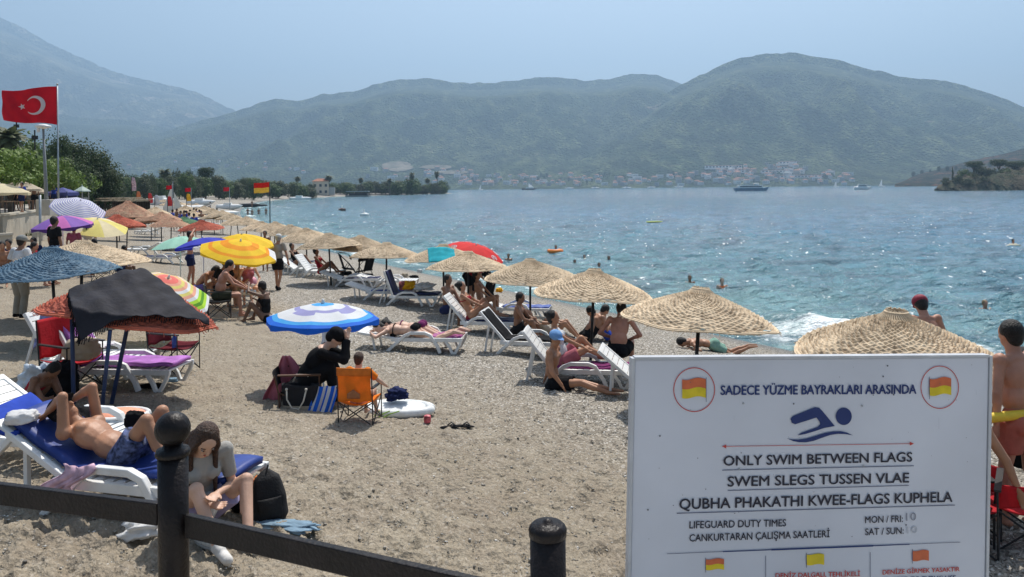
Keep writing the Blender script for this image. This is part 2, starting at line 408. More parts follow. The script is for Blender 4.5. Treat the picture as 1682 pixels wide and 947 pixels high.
# pebbles too many to count, real stones joined into one mesh
def scatter_stones(n, region, smin, smax, name, m):
    v = []; f = []
    ico = [(0, 0, 1), (.9, 0, 0), (0, .9, 0), (-.9, 0, 0), (0, -.9, 0), (0, 0, -1)]; fa = [(0,1,2),(0,2,3),(0,3,4),(0,4,1),(5,2,1),(5,3,2),(5,4,3),(5,1,4)]
    base = np.array(ico); xs, ys = region(n); n = len(xs)
    z = base_z(xs, ys) + bumps(xs, ys) * np.clip(shore_sd(xs, ys) / 3, 0, 1)
    S = rng.uniform(smin, smax, n) * rng.choice([1, 1, 1, 1.8], n); an = rng.uniform(0, 6.28, n)
    loc = base[None] * (S[:, None, None] * np.stack([np.ones(n), rng.uniform(.6, 1, n), rng.uniform(.35, .6, n)], 1)[:, None, :]) * rng.uniform(.75, 1.25, (n, 6, 3))
    ca, sa = np.cos(an)[:, None], np.sin(an)[:, None]
    Xv = loc[:, :, 0] * ca - loc[:, :, 1] * sa + xs[:, None]; Yv = loc[:, :, 0] * sa + loc[:, :, 1] * ca + ys[:, None]; Zv = loc[:, :, 2] + z[:, None] + S[:, None] * .15
    co = np.stack([Xv, Yv, Zv], -1).reshape(-1, 3); F = (np.array(fa)[None] + np.arange(n)[:, None, None] * 6).reshape(-1, 3)
    me = bpy.data.meshes.new(name); me.vertices.add(len(co)); me.vertices.foreach_set('co', co.astype('f').ravel())
    me.loops.add(F.size); me.loops.foreach_set('vertex_index', F.ravel().astype('i')); me.polygons.add(len(F)); me.polygons.foreach_set('loop_start', np.arange(0, F.size, 3, dtype='i')); me.update(calc_edges=True)
    me.materials.append(m); o = bpy.data.objects.new(name, me); COL.objects.link(o); return tag(o, 'loose grey and tan pebbles strewn over the beach', 'pebbles', kind='stuff')
s = NT('beach_pebble'); c = s.coord(); vc = s.n('TexVoronoi'); s.inp(vc, 'Vector', c); vc.inputs['Scale'].default_value = 21
sep = s.n('SeparateColor'); s.inp(sep, 0, vc.outputs['Color'])
col = s.mix(sep.outputs[0], (.09, .085, .075), (.42, .385, .33)); col = s.mix(s.rng(sep.outputs[1], .88, .92), col, (.62, .6, .56))
s.set(col=col, rough=.8, spec=.25); PEB = s.m
def reg(n):
    D = 4.2 * (34 / 4.2) ** rng.uniform(0, 1, n); u = rng.uniform(-40, 1700, n); x = (u - U0) / FPX * D
    sd = shore_sd(x, D); keep = (sd > .3) & (rng.uniform(0, 1, n) < (.30 + .70 * np.clip((x + .62 * D - 4.6) / 2.6, 0, 1))); return x[keep], D[keep]
scatter_stones(110000, reg, .004, .0125, 'pebbles', PEB)
# ------------------------------------------------------------------ mountains
TABS = {}
def fbm(x, y, octv=5, seed=0, ridged=False):
    """value-noise fbm on numpy arrays"""
    if seed not in TABS: TABS[seed] = np.random.default_rng(seed).random((256, 256))
    tab = TABS[seed]; out = 0; amp = 1; tot = 0
    for o in range(octv):
        xi = np.floor(x).astype(int); yi = np.floor(y).astype(int); fx = x - xi; fy = y - yi; fx = fx * fx * (3 - 2 * fx); fy = fy * fy * (3 - 2 * fy)
        g = lambda a, b: tab[a & 255, b & 255]
        n = (g(xi, yi) * (1 - fx) + g(xi + 1, yi) * fx) * (1 - fy) + (g(xi, yi + 1) * (1 - fx) + g(xi + 1, yi + 1) * fx) * fy
        if ridged: n = 1 - abs(2 * n - 1)
        out = out + amp * n; tot += amp; amp *= .5; x = x * 2.03 + 17; y = y * 2.03 + 9
    return out / tot
def hill_mat(name, green, dry, bare, sc, bareamt=.70):
    s = NT(name); c = s.coord()
    a = s.noise(c, sc, 5, .6); b = s.noise(c, sc * 9, 5, .7); d = s.noise(c, sc * 3, 6, .65); e = s.noise(c, sc * 30, 3, .8)
    tree = s.voro(c, sc * 28)
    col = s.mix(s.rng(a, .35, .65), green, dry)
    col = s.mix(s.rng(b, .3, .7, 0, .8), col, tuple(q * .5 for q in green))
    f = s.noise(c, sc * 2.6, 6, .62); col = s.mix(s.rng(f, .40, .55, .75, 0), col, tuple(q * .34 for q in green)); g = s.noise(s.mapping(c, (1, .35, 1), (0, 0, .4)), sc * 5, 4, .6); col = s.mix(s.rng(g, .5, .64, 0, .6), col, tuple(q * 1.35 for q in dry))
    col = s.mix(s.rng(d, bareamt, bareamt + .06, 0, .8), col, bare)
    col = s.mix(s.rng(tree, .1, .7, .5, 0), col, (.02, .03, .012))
    q = s.n('VectorMath', operation='SCALE'); s.inp(q, 0, col); s.inp(q, 'Scale', s.rng(e, .35, .65, .5, 1.7))
    s.set(col=q.outputs[0], rough=.95, spec=.1, nrm=s.bump(s.math('ADD', b, tree), 1.0, 16)); return s.m
class Range:
    def __init__(s, name, sky, d0, dr, dend, m, seed, rel=.22, fs=420., nu=420, nd=90, lo=0.0, p=1.15):
        s.sky = np.array(sky, float); s.d0, s.dr = d0, dr; s.seed = seed; s.rel = rel; s.fs = fs; s.p = p
        u0, u1 = s.sky[0, 0], s.sky[-1, 0]; ux = np.linspace(u0, u1, nu + 1)
        d = np.concatenate([np.linspace(d0, dr, nd), np.linspace(dr, dend, nd // 3 + 1)[1:]])
        U, D = np.meshgrid(ux, d); Xx = (U - U0) / FPX * D
        Z = s.h(U, D)
        n = len(d) - 1
        s.o = gridmesh(name, Xx.ravel(), D.ravel(), Z.ravel(), n, nu, m); tag(s.o, kind='structure')
    def h(s, U, D):
        v = np.interp(U, s.sky[:, 0], s.sky[:, 1]); top = CAMH + ((V0 - v) - (U - U0) * ROLL) / FPX * s.dr
        t = np.clip((D - s.d0) / (s.dr - s.d0), 0, 3)
        X = (U - U0) / FPX * D
        w1 = X + 160 * fbm(X / 700, D / 700, 3, s.seed + 5); w2 = D + 160 * fbm(X / 700 + 9, D / 700, 3, s.seed + 6)
        rd = fbm(w1 / s.fs, w2 / (s.fs * 1.7), 5, s.seed, True) - .55
        f = np.where(t < 1, .62 * t ** s.p + .38 * (1 - np.cos(np.pi * np.clip(t, 0, 1))) / 2, 1 - (t - 1) * .9)
        env = np.clip(4 * t * (1 - t), 0, 1) ** 1.2
        z = top * (f + s.rel * rd * env * 2 * np.clip(f * 1.3 + .15, 0, 1))
        z = z + (fbm(X / 45, D / 45, 3, s.seed + 2) - .5) * .012 * s.dr * np.clip(t * 3, 0, 1) * .35
        lim = (top - CAMH) * D / s.dr * (.90 + .10 * np.clip(t, 0, 1) ** 3) + CAMH
        z = np.where(t < 1, np.where(z > lim * .93, lim * .93 + (z - lim * .93) * .12, z), z); z = np.where(t < 1, np.minimum(z, lim + (top * .012) * (fbm(X / 90, D / 90, 3, s.seed + 8) - .6)), z)
        return np.where(t <= 0, -2, np.maximum(z, -2 + 6 * np.clip(t * 20, 0, 1)))
    def hit(s, u, v):
        r = ray(u, v); Ds = np.arange(s.d0, s.dr, 6.0); hh = s.h(np.full(len(Ds), float(u)), Ds); w_ = CAMH + r.z * Ds <= hh
        k = int(np.argmax(w_)) if w_.any() else len(Ds) - 1
        return Vector((r.x * Ds[k], Ds[k], float(hh[k])))
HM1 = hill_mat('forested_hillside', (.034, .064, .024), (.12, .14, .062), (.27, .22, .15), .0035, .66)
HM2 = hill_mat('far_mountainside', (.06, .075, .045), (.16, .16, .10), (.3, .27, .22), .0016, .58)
HM3 = hill_mat('red_cliff_headland', (.03, .045, .015), (.09, .085, .035), (.26, .12, .06), .018, .52)
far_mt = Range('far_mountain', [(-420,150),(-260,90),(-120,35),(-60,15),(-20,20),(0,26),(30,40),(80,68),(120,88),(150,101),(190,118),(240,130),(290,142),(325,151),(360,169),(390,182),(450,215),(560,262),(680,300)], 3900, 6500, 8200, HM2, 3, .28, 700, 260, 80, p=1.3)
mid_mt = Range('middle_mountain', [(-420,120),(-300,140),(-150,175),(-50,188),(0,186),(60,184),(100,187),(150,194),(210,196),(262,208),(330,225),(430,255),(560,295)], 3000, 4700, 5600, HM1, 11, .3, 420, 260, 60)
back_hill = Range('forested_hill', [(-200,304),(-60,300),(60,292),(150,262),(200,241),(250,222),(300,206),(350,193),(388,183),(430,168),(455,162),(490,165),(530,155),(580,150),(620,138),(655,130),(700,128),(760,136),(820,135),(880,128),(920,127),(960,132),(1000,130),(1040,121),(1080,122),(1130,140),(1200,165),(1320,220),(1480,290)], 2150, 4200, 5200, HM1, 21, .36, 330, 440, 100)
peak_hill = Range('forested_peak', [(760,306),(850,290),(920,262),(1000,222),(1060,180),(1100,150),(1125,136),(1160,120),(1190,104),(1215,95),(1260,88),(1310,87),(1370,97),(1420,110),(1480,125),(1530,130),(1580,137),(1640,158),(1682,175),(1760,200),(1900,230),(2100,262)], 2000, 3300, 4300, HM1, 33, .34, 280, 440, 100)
headland = Range('headland', [(1470,302),(1485,296),(1500,288),(1545,276),(1590,264),(1640,254),(1682,243),(1760,222),(1900,200),(2100,180)], 1150, 1500, 1900, HM3, 44, .15, 120, 160, 40)

def hazebox():
    b = MB().box((0, 4000, 770), (16500, 11000, 1570))
    m = bpy.data.materials.new('pale_haze'); m.use_nodes = True; t = m.node_tree; t.nodes.remove(t.nodes['Principled BSDF'])
    pv = t.nodes.new('ShaderNodeVolumePrincipled'); pv.inputs['Color'].default_value = (.455, .70, 1.0, 1); pv.inputs['Density'].default_value = .000225
    pv.inputs['Anisotropy'].default_value = .3
    t.links.new(pv.outputs[0], t.nodes['Material Output'].inputs['Volume'])
    o = b.build('haze', m); tag(o, 'pale blue summer haze filling the air over the bay', 'haze', kind='stuff')
    return o
haze = hazebox()

# ------------------------------------------------------------------ trees
def leaf_mat(name, a, b, rnd=.15):
    s = NT(name); c = s.coord()
    oi = s.n('ObjectInfo'); col = s.mix(s.rng(s.noise(c, 1.3, 3), .35, .65), a, b)
    hs = s.n('HueSaturation'); s.inp(hs, 'Color', col); s.inp(hs, 'Value', s.rng(oi.outputs['Random'], 0, 1, 1 - rnd, 1 + rnd))
    s.set(col=hs.outputs[0], rough=.6, spec=.25)
    tr = s.n('BsdfTranslucent'); s.inp(tr, 0, hs.outputs[0]); ms = s.n('MixShader'); ms.inputs[0].default_value = .25
    s.t.links.new(s.b.outputs[0], ms.inputs[1]); s.t.links.new(tr.outputs[0], ms.inputs[2]); s.t.links.new(ms.outputs[0], s.out.inputs[0]); return s.m
LEAF_D = leaf_mat('dark_foliage', (.028, .050, .018), (.055, .085, .028)); LEAF_M = leaf_mat('green_foliage', (.05, .09, .02), (.09, .14, .035)); LEAF_L = leaf_mat('bright_foliage', (.09, .15, .025), (.15, .22, .04)); LEAF_O = leaf_mat('olive_foliage', (.055, .07, .035), (.10, .115, .05))
BARK = mat('bark', (.12, .09, .065), .9, .3, 4, .5, 20)
def leaves(mb, lobes, n, size):
    for k in range(n):
        c, r = lobes[k % len(lobes)]
        d = Vector((random.gauss(0, 1), random.gauss(0, 1), random.gauss(0, 1))).normalized(); q = random.random() ** .35
        p = Vector(c) + Vector((d.x * r[0], d.y * r[1], d.z * r[2])) * q
        nrm = (d + Vector((random.uniform(-.7, .7), random.uniform(-.7, .7), random.uniform(-.2, .9)))).normalized()
        a = nrm.orthogonal().normalized(); a.rotate(Matrix.Rotation(random.random() * 6.28, 3, nrm)); b = nrm.cross(a); s_ = size * random.uniform(.6, 1.35)
        mb.add([p - a * s_ * .5, p + b * s_ * .32, p + a * s_ * .5 + nrm * s_ * .12, p - b * s_ * .32], [(0, 1, 2, 3)])
def tree(name, H, W, lf, n=900, size=.5, trunk=.35, nl=9, seed=1, shape='round'):
    random.seed(seed); t = thing(name, '', 'tree'); tb = MB()
    tr = max(.12, H * .028); tb.tube([(0, 0, -.3), (.05 * H * .2, 0, H * trunk * .6), (0, .02 * H, H * trunk * 1.15), (.01 * H, 0, H * .7)], tr, 8, rs=[tr * 1.25, tr, tr * .75, tr * .3])
    lobes = []
    for k in range(nl):
        if shape == 'cone':
            f = k / (nl - 1); z = H * (trunk + (1 - trunk) * f); rad = W / 2 * (1 - f) ** .8 + .12 * W; an = k * 2.4; lobes.append(((math.cos(an) * rad * .3, math.sin(an) * rad * .3, z * .97), (rad, rad, H / nl * 1.1)))
        else:
            an = k * 2.399; f = (k + random.uniform(0, 1)) / nl; z = H * (trunk + .12 + (.93 - trunk - .12) * f); rad = W * .30 * (1 - abs(f - .4) * .9) * (0 if k == 0 else 1) * random.uniform(.7, 1.15)
            lobes.append(((math.cos(an) * rad, math.sin(an) * rad, min(z, H * .84)), (W * .24 * random.uniform(.8, 1.2), W * .24 * random.uniform(.8, 1.2), H * (1 - trunk) * .22 * random.uniform(.8, 1.2))))
    for c, r in lobes[:6]:
        tb.tube([(0, 0, H * trunk * .8), (c[0] * .5, c[1] * .5, (H * trunk + c[2]) / 2), c], .1, 5, rs=[tr * .6, tr * .35, tr * .12])
    tb.build('trunk', BARK, t, True)
    cb = MB(); leaves(cb, lobes, n, size); cb.build('crown', lf, t); return t
def palm(name, H, seed=1, skirt=True):
    random.seed(seed); t = thing(name, '', 'palm tree'); r = .22
    MB().tube([(0, 0, -.3), (.1, 0, H * .4), (.12, .06, H * .75), (.1, .05, H)], r, 8, rs=[r * 1.3, r, r * .85, r * .8]).build('trunk', BARK, t, True)
    b = MB()
    for k in range(34):
        an = k * 2.4; el = R(80 - 125 * (k / 34) ** .9); L = random.uniform(1.5, 2.1); pts = []
        for j in range(6):
            q = j / 5; e = el - q * q * R(55); pts.append(Vector((math.cos(an) * L * q * math.cos(el - q * R(25)), math.sin(an) * L * q * math.cos(el - q * R(25)), H + L * q * math.sin(el) - q * q * 1.0)))
        side = Vector((-math.sin(an), math.cos(an), 0))
        for j in range(5):
            w0 = .42 * math.sin(math.pi * (j + .3) / 5.6); w1 = .42 * math.sin(math.pi * (j + 1.3) / 5.6) * (j < 4)
            for sg in (-1, 1): b.add([pts[j], pts[j + 1], pts[j + 1] + side * sg * w1 + Vector((0, 0, -w1 * .5)), pts[j] + side * sg * w0 + Vector((0, 0, -w0 * .5))], [(0, 1, 2, 3)])
    b.build('crown', LEAF_O, t)
    if skirt:
        b = MB(); leaves(b, [((.1, .05, H - .9), (.45, .45, .9))], 160, .4); b.build('dead_fronds', mat('dry_frond', (.2, .15, .08), .9), t)
    return t
TREES = {}
def put_tree(kind, loc, sc, label, group, rz=None):
    if kind in TREES: o = copy_tree(TREES[kind])
    else: o = TREES[kind] = MAKE[kind]()
    place(o, loc, random.uniform(0, 6.28) if rz is None else rz, label, sc, group); return o
MAKE = {
 'round': lambda: tree('broadleaf_tree', 6, 6, LEAF_M, 2600, .40, .06, 15, 3),
 'bright': lambda: tree('plane_tree', 4.6, 4.2, LEAF_L, 2600, .22, .42, 9, 4),
 'dark': lambda: tree('pine_tree', 10, 8, LEAF_D, 4200, .36, .12, 20, 5),
 'olive': lambda: tree('tamarisk_tree', 5, 6, LEAF_O, 2200, .40, .04, 14, 6),
 'cypress': lambda: tree('cypress_tree', 7, 1.7, LEAF_D, 800, .35, .08, 8, 8, 'cone'),
 'stone': lambda: tree('umbrella_pine', 11, 9, LEAF_D, 2600, .45, .55, 12, 9),
 'palm': lambda: palm('palm_tree', 8.5, 2),
 'bushy': lambda: tree('shore_bush', 2.6, 4.2, LEAF_O, 700, .32, .05, 8, 12),
}
def tree_px(kind, u, v, D, vb=None, label='', group=None, H0=None, z=None, wid=None):
    """a tree whose top shows at (u, v) and that stands D metres away"""
    H0 = {'round':6,'bright':4.6,'dark':10,'olive':5,'cypress':7,'stone':11,'palm':9.6,'bushy':2.6}[kind]
    x = (u - U0) / FPX * D; zb = gz(x, D) if z is None else z; top = P(u, v, D).z
    sc = (top - zb) / H0 / (.93 if kind != 'palm' else 1.0); ws = sc if wid is None else wid
    return put_tree(kind, (x, D, zb), (ws, ws, sc), label, group)

# ---- big dark grove and bright plane trees beside the promenade
G1 = 'dark pines of the grove behind the promenade'
for i, (u, v, D, w_, l) in enumerate([(98,226,78,.42,'tall thin dark pine at the left end of the dark grove'), (112,236,84,.75,'dark pine rising second from the left in the grove'), (134,240,86,.8,'tall broad dark pine in the middle of the grove'), (152,250,88,.8,'dark pine sloping down behind the middle of the grove'),(168,266,90,.75,'lower dark pine on the sloping side of the grove'),(178,282,88,.5,'smallest dark pine at the low right end of the grove'),(118,262,76,.6,'dark pine standing lower in front of the tall grove')]):
    tree_px('dark', u, v, D, label=l, group=G1, wid=w_)
G2 = 'bright green plane trees lining the promenade'
for i, (u, v, D, l) in enumerate([(-22,246,46,'bright plane tree cut by the picture edge'),(18,246,50,'bright green plane tree nearest beside the cafe parasols'),(52,262,56,'second bright plane tree behind the cafe parasols'),(84,262,62,'bright plane tree right of the tall lamp post'),(104,280,70,'bright plane tree above the blue kiosk'),(128,284,78,'bright plane tree above the small pavilion'),(150,286,88,'bright plane tree behind the pavilion'),(172,290,98,'last bright plane tree by the wooden hut')]):
    tree_px('bright', u, v, D, label=l, group=G2, wid=(1.15 if i < 3 else 1.0))
for (u, v, D, l) in [(32,232,85,'round green tree rising behind the plane trees'),(60,243,90,'round green tree behind the lamp post'),(5,250,80,'round green tree behind the palm trunk')]:
    tree_px('round', u, v, D, label=l, group='round trees behind the promenade', wid=.95)
tree_px('palm', 4, 206, 62, label='tall palm at the picture edge with a ragged brown skirt', group='palms by the promenade', wid=1.0)
tree_px('palm', 15, 205, 60, label='palm with shaggy hanging fronds beside the flag', group='palms by the promenade', wid=.8)
# ---- the tree belt along the back of the bay
G3 = 'trees of the belt behind the far beach'
belt = [(186,291),(205,289),(222,291),(238,288),(255,292),(270,288),(292,284),(305,291),(318,288),(330,292),(350,290),(362,295),(378,296),(392,294),(405,292),(418,295),(436,298),(450,297),(470,301),(482,302),(500,303),(512,304)]
kinds = ['olive', 'round', 'olive', 'round', 'bushy']; KL = {'olive': 'grey-green tamarisk', 'round': 'full green tree', 'bushy': 'low bush'}
random.seed(3)
rows = []
for i, (u, v) in enumerate(belt):
    for j in range(2):
        rows.append((u + random.uniform(-5, 5) + j * 8, v + j * 3 + random.uniform(-2, 3), (190 + i * 7) if j else 215 + i * 8))
for i, (u, v, D) in enumerate(rows):
    D = min(D + (u > 420) * 30, 400)
    put = kinds[(i * 7) % 5]; x = (u - U0) / FPX * D
    if 512 < u < 548: continue
    tree_px(put, u, v, D, label=KL[put] + (' behind the wooden hut' if u < 235 else ' behind the banners and sails' if u < 330 else ' behind the boats on the far sand' if u < 425 else ' between the swim flag and the shore house') + (' in the back row' if not (D % 7) % 2 else ''), group=G3, wid=1.15 * D / 260)
tree_px('palm', 271, 276, 230, label='shaggy palm standing above the tree belt behind the striped banner', group='palms above the tree belt', wid=1.3)
tree_px('stone', 338, 274, 260, label='tallest round-topped dark tree in the far tree belt', group='tall trees of the far belt', wid=.75)
tree_px('dark', 311, 281, 250, label='narrow dark tree left of the tallest round-topped one', group='tall trees of the far belt', wid=.5)
tree_px('dark', 294, 286, 240, label='broad dark tree directly behind the white sails', group='tall trees of the far belt', wid=.7)
tree_px('dark', 402, 293, 300, label='broad dark tree left of the red and yellow flag', group='tall trees of the far belt', wid=.9)
# ---- peninsula
for i, (u, v, D, k, l) in enumerate([(489,289,420,'palm','lone thin palm between the swim flag and the red-roofed house'),(540,287,440,'palm','two-headed bushy palm right of the red-roofed house'),(593,291,480,'palm','palm above the floating jetty boat'),(640,292,500,'palm','short palm in the middle of the peninsula'),(677,282,520,'palm','palm just behind the largest round tree on the point'),(702,292,560,'palm','broad palm near the tip of the point'),(718,280,565,'palm','tallest palm at the tip of the point')]):
    tree_px(k, u, v, D, label=l, group='palms on the peninsula', wid=1.7 if i in (1,5) else 1.35)
for i in range(34):
    u = 515 + i * 6.4 + random.uniform(-3, 3); v = 303 + random.uniform(-5, 3); D = 455 + i * 3.4
    if u > 728: break
    if 512 < u < 546: v += 5
    tree_px(['olive','round','olive','bushy'][i % 4], u, v, D, label='low rounded tree among the greenery of the peninsula', group='low trees on the peninsula', wid=1.6)
for (u, v, D, w_, l) in [(676,294,520,2.3,'largest round green tree on the peninsula'),(652,299,510,2.2,'wide low green tree left of the largest one on the point'),(726,298,575,1.9,'dark rounded tree closing the tip of the point'),(570,301,470,1.8,'round green tree above the jetty boat')]:
    tree_px('round', u, v, D, label=l, group='big round trees on the peninsula', wid=w_)

# ---- island at the right
def island():
    t = thing('island', 'small rocky wooded island off the beach', 'island', (0, 0, 0)); b = MB(); cx, cy = P(1640, 308, 430).x, 430
    rockm = hill_mat('island_rock', (.05, .06, .025), (.12, .09, .055), (.30, .19, .13), .12, .48)
    def fn(a, q):
        an = a * 2 * math.pi; rad = 1 - q
        n = mnoise.noise((math.cos(an) * 2 + 3, math.sin(an) * 2, q * 3)) * .35 + mnoise.noise((math.cos(an) * 7, math.sin(an) * 7, q * 9)) * .16
        rx, ry = 36 * (1 + n * .5), 17 * (1 + n * .5)
        return (cx + math.cos(an) * rx * rad, cy + math.sin(an) * ry * rad, -1 + (1 - rad ** 3.2) * 9.5 * (1 + n) + mnoise.noise((math.cos(an) * rad * 6, math.sin(an) * rad * 6, 0)) * 2.2)
    b.grid(fn, 110, 26).build('rock', rockm, t, False); return t
isl = thing('rock_island', 'low rocky island whose broken red rocks drop into the sea', 'island', (0, 0, 0))
def isl_h():
    D0 = 430; prof = [(1540,306),(1548,300),(1556,297),(1566,292),(1580,284),(1600,280),(1620,278),(1640,276),(1682,270),(1740,268),(1800,280),(1850,306)]
    pu = np.array(prof, float); b = MB()
    def fn(a, q):
        u = 1540 + 310 * a; top = max(0.0, P(u, np.interp(u, pu[:, 0], pu[:, 1]), D0).z)
        yy = (q - .5) * 44 * (1 + .2 * mnoise.noise((a * 9, 3, 0))) * (math.sin(math.pi * min(1, max(0, a))) ** .4 + .05)
        f = max(0, 1 - abs(2 * q - 1) ** 2.6)
        n = mnoise.noise((a * 26, q * 4.5, 1.3)) + .6 * mnoise.noise((a * 70, q * 12, 4))
        return ((u - U0) / FPX * D0 + n * 1.2, D0 + yy + n * 2.4, -1.2 + (top * .78 + 1.2) * f * (1 + .33 * n) )
    s = NT('island_rock'); c = s.coord(); a = s.noise(c, .16, 5, .6); d = s.noise(c, .7, 6, .7)
    col = s.mix(s.rng(a, .42, .58), (.03, .042, .016), (.075, .06, .032)); col = s.mix(s.rng(d, .58, .72), col, (.22, .17, .12)); s.set(col=col, rough=.95, nrm=s.bump(d, 1, 1.5)); 
    b.grid(fn, 180, 34).build('rock', s.m, isl)
isl_h()
for i, (u, v, D, k, w_, l) in enumerate([(1600,264,432,'stone',1.25,'tall round-crowned pine rising on the near end of the island'),(1641,261,434,'stone',1.2,'tallest pine in the middle of the island'),(1664,264,436,'stone',1.3,'broad pine right of the tallest island pine'),(1684,264,438,'dark',1.6,'dark pine on the island at the picture edge'),(1565,278,428,'cypress',.9,'thin bare-topped tree standing alone on the island shore'),(1584,280,430,'round',1.5,'bushy tree on the island left of the round-crowned pine'),(1612,274,428,'olive',1.6,'grey-green tree between the two tall island pines'),(1628,278,426,'olive',1.5,'low grey tree above the pale rocks of the island'),(1652,279,426,'round',1.5,'rounded dark tree below the tallest island pine'),(1672,282,424,'olive',1.6,'low tree on the island shore by the picture edge'),(1554,292,428,'bushy',1.5,'low dark bush at the left tip of the island'),(1574,289,425,'bushy',1.6,'bush just right of the thin island tree'),(1600,287,424,'bushy',1.8,'bush below the round-crowned island pine'),(1700,268,436,'stone',1.3,'island pine just past the picture edge'),(1640,290,420,'bushy',1.7,'bush low on the island rocks'),(1618,290,419,'bushy',1.8,'bush left of the middle of the island shore'),(1662,289,419,'bushy',1.9,'bush low at the right of the island shore'),(1588,293,421,'olive',1.3,'grey tree low at the left of the island shore')]):
    tree_px(k, u, v, D, label=l, group='trees on the island', z=2.5 if v > 275 else 6, wid=w_)
# trees on the headland ridge
for i in range(14):
    u = 1500 + i * 14; p = headland.hit(u, 285 - i * 1.2) ; put_tree('dark', (p.x, p.y, p.z - 2), random.uniform(.7, 1.2), 'dark pine dotted over the headland slope', 'pines on the headland')

# ------------------------------------------------------------------ the town across the bay
HW = [mat('white_render', (.86, .85, .82), .8, .06, .3), mat('cream_render', (.58, .50, .40), .8, .08, .3), mat('grey_render', (.42, .41, .40), .8, .08, .3)]
TILE = mat('red_roof_tile', (.30, .13, .08), .85, .2, 1.5); GLASS = mat('window_glass', (.05, .07, .09), .15, .1, 3, spec=.6)
def house_proto(i, w_, d_, h_, flat):
    t = thing('town_house', '', 'house'); b = MB().box((0, 0, h_ / 2 - 2), (w_, d_, h_ + 4)); b.build('wall', HW[i % 3], t)
    if flat: MB().box((0, 0, h_ + .25), (w_ + .6, d_ + .6, .5)).build('roof', HW[0], t)
    else:
        a, c = w_ / 2 + .6, d_ / 2 + .6
        MB().add([(-a, -c, h_), (a, -c, h_), (a, c, h_), (-a, c, h_), (-a * .45, 0, h_ + 2.3), (a * .45, 0, h_ + 2.3)], [(0, 1, 5, 4), (1, 2, 5), (2, 3, 4, 5), (3, 0, 4), (3, 2, 1, 0)]).build('roof', TILE, t)
    nf = max(1, int(h_ // 3.2))
    b = MB()
    for f in range(nf):
        b.box((0, -d_ / 2 - .04, 1.7 + f * 3.1), (w_ * .82, .12, 1.1))
    b.build('window_band', GLASS, t); return t
protos = [house_proto(0, 13, 10, 7, False), house_proto(1, 16, 11, 9.5, False), house_proto(2, 12, 10, 10, True), house_proto(0, 22, 12, 9.5, True), house_proto(0, 10, 9, 6.5, False)]
used = set(); random.seed(12); cnt = 0
spots = []
for k in range(110): u = random.uniform(752, 1140); spots.append((u, 305 - random.random() ** 1.5 * 17, 'behind the dark boat in the far town' if u < 900 else ('in the middle of the far town' if u < 1020 else 'left of the ferry in the far town')))
for k in range(80): u = random.uniform(1128, 1400); spots.append((u, 304 - random.random() ** 1.2 * 22, 'behind the ferry' if u < 1250 else ('below the villa terraces' if u < 1330 else 'at the right end of the far town')))
for k in range(34): u = random.uniform(1160, 1325); spots.append((u, 289 - random.random() * 22 * (1 - abs(u - 1280) / 160), 'high above the far town'))
for k in range(34): spots.append((random.uniform(600, 790), 304 - random.random() * 26, 'on the slope behind the peninsula'))
for k in range(14): spots.append((random.uniform(180, 520), 285 - random.random() * 20, 'low on the hillside behind the tree belt'))
HL = {0: 'white red-roofed house ', 1: 'cream three-storey house ', 2: 'grey flat-roofed block ', 3: 'long white flat-roofed building ', 4: 'little white cottage '}
for (u, v, where) in spots:
    rg = peak_hill if u > 900 else back_hill
    p = rg.hit(u, v)
    k = random.choices([0, 1, 2, 3, 4], [3, 2, 2, 3 if v < 290 else 1, 3])[0]
    if k in used: o = copy_tree(protos[k])
    else: o = protos[k]; used.add(k)
    p.z = max(p.z, .8)
    place(o, p, random.uniform(-.5, .5), HL[k] + where, random.uniform(.75, 1.15), 'houses of the town across the bay')
# hotel terraces
for (u, v, w_, fl, l) in [(1296,270,34,2,'topmost long white terrace of hotel villas above the far town'),(1282,277,62,2,'second long white terrace of villas on the far slope'),(1276,283,52,2,'third terrace row of villas on the far slope'),(1306,292,95,2,'longest terrace row low on the far slope'),(1188,276,60,2,'white terrace row above the middle of the far town'),(1200,284,44,2,'lower terrace row left of the hotel villas')]:
    p = peak_hill.hit(u, v); W_ = w_ / FPX * p.y; t = thing('hotel_terrace', l, 'hotel', p, 0, 'white hotel terraces above the far town')
    MB().box((0, 0, 1), (W_, 9, 10)).build('wall', HW[0], t); b = MB(); n = int(W_ / 9)
    for k in range(n):
        MB().box((-W_ / 2 + (k + .5) * W_ / n, 0, 6.8), (W_ / n * .7, 9.6, 1.7)).build('roof', TILE, t)
        MB().box((-W_ / 2 + (k + .5) * W_ / n, -4.55, 3), (W_ / n * .6, .3, 3.4)).build('window', GLASS, t)
for i in range(60):   # dark trees between the houses
    u = random.uniform(760, 1400); v = 303 - random.random() * 18; p = (peak_hill if u > 900 else back_hill).hit(u, v); p.z = max(p.z, .5)
    put_tree(['cypress', 'dark', 'round'][i % 3], p, random.uniform(1, 1.8), ('dark cypress', 'dark pine', 'round green tree')[i % 3] + (' among the houses behind the dark boat' if u < 920 else ' among the houses in the middle of the far town' if u < 1120 else ' among the villas right of the middle of the town' if u < 1260 else ' at the right end of the far town'), 'trees among the far town houses')
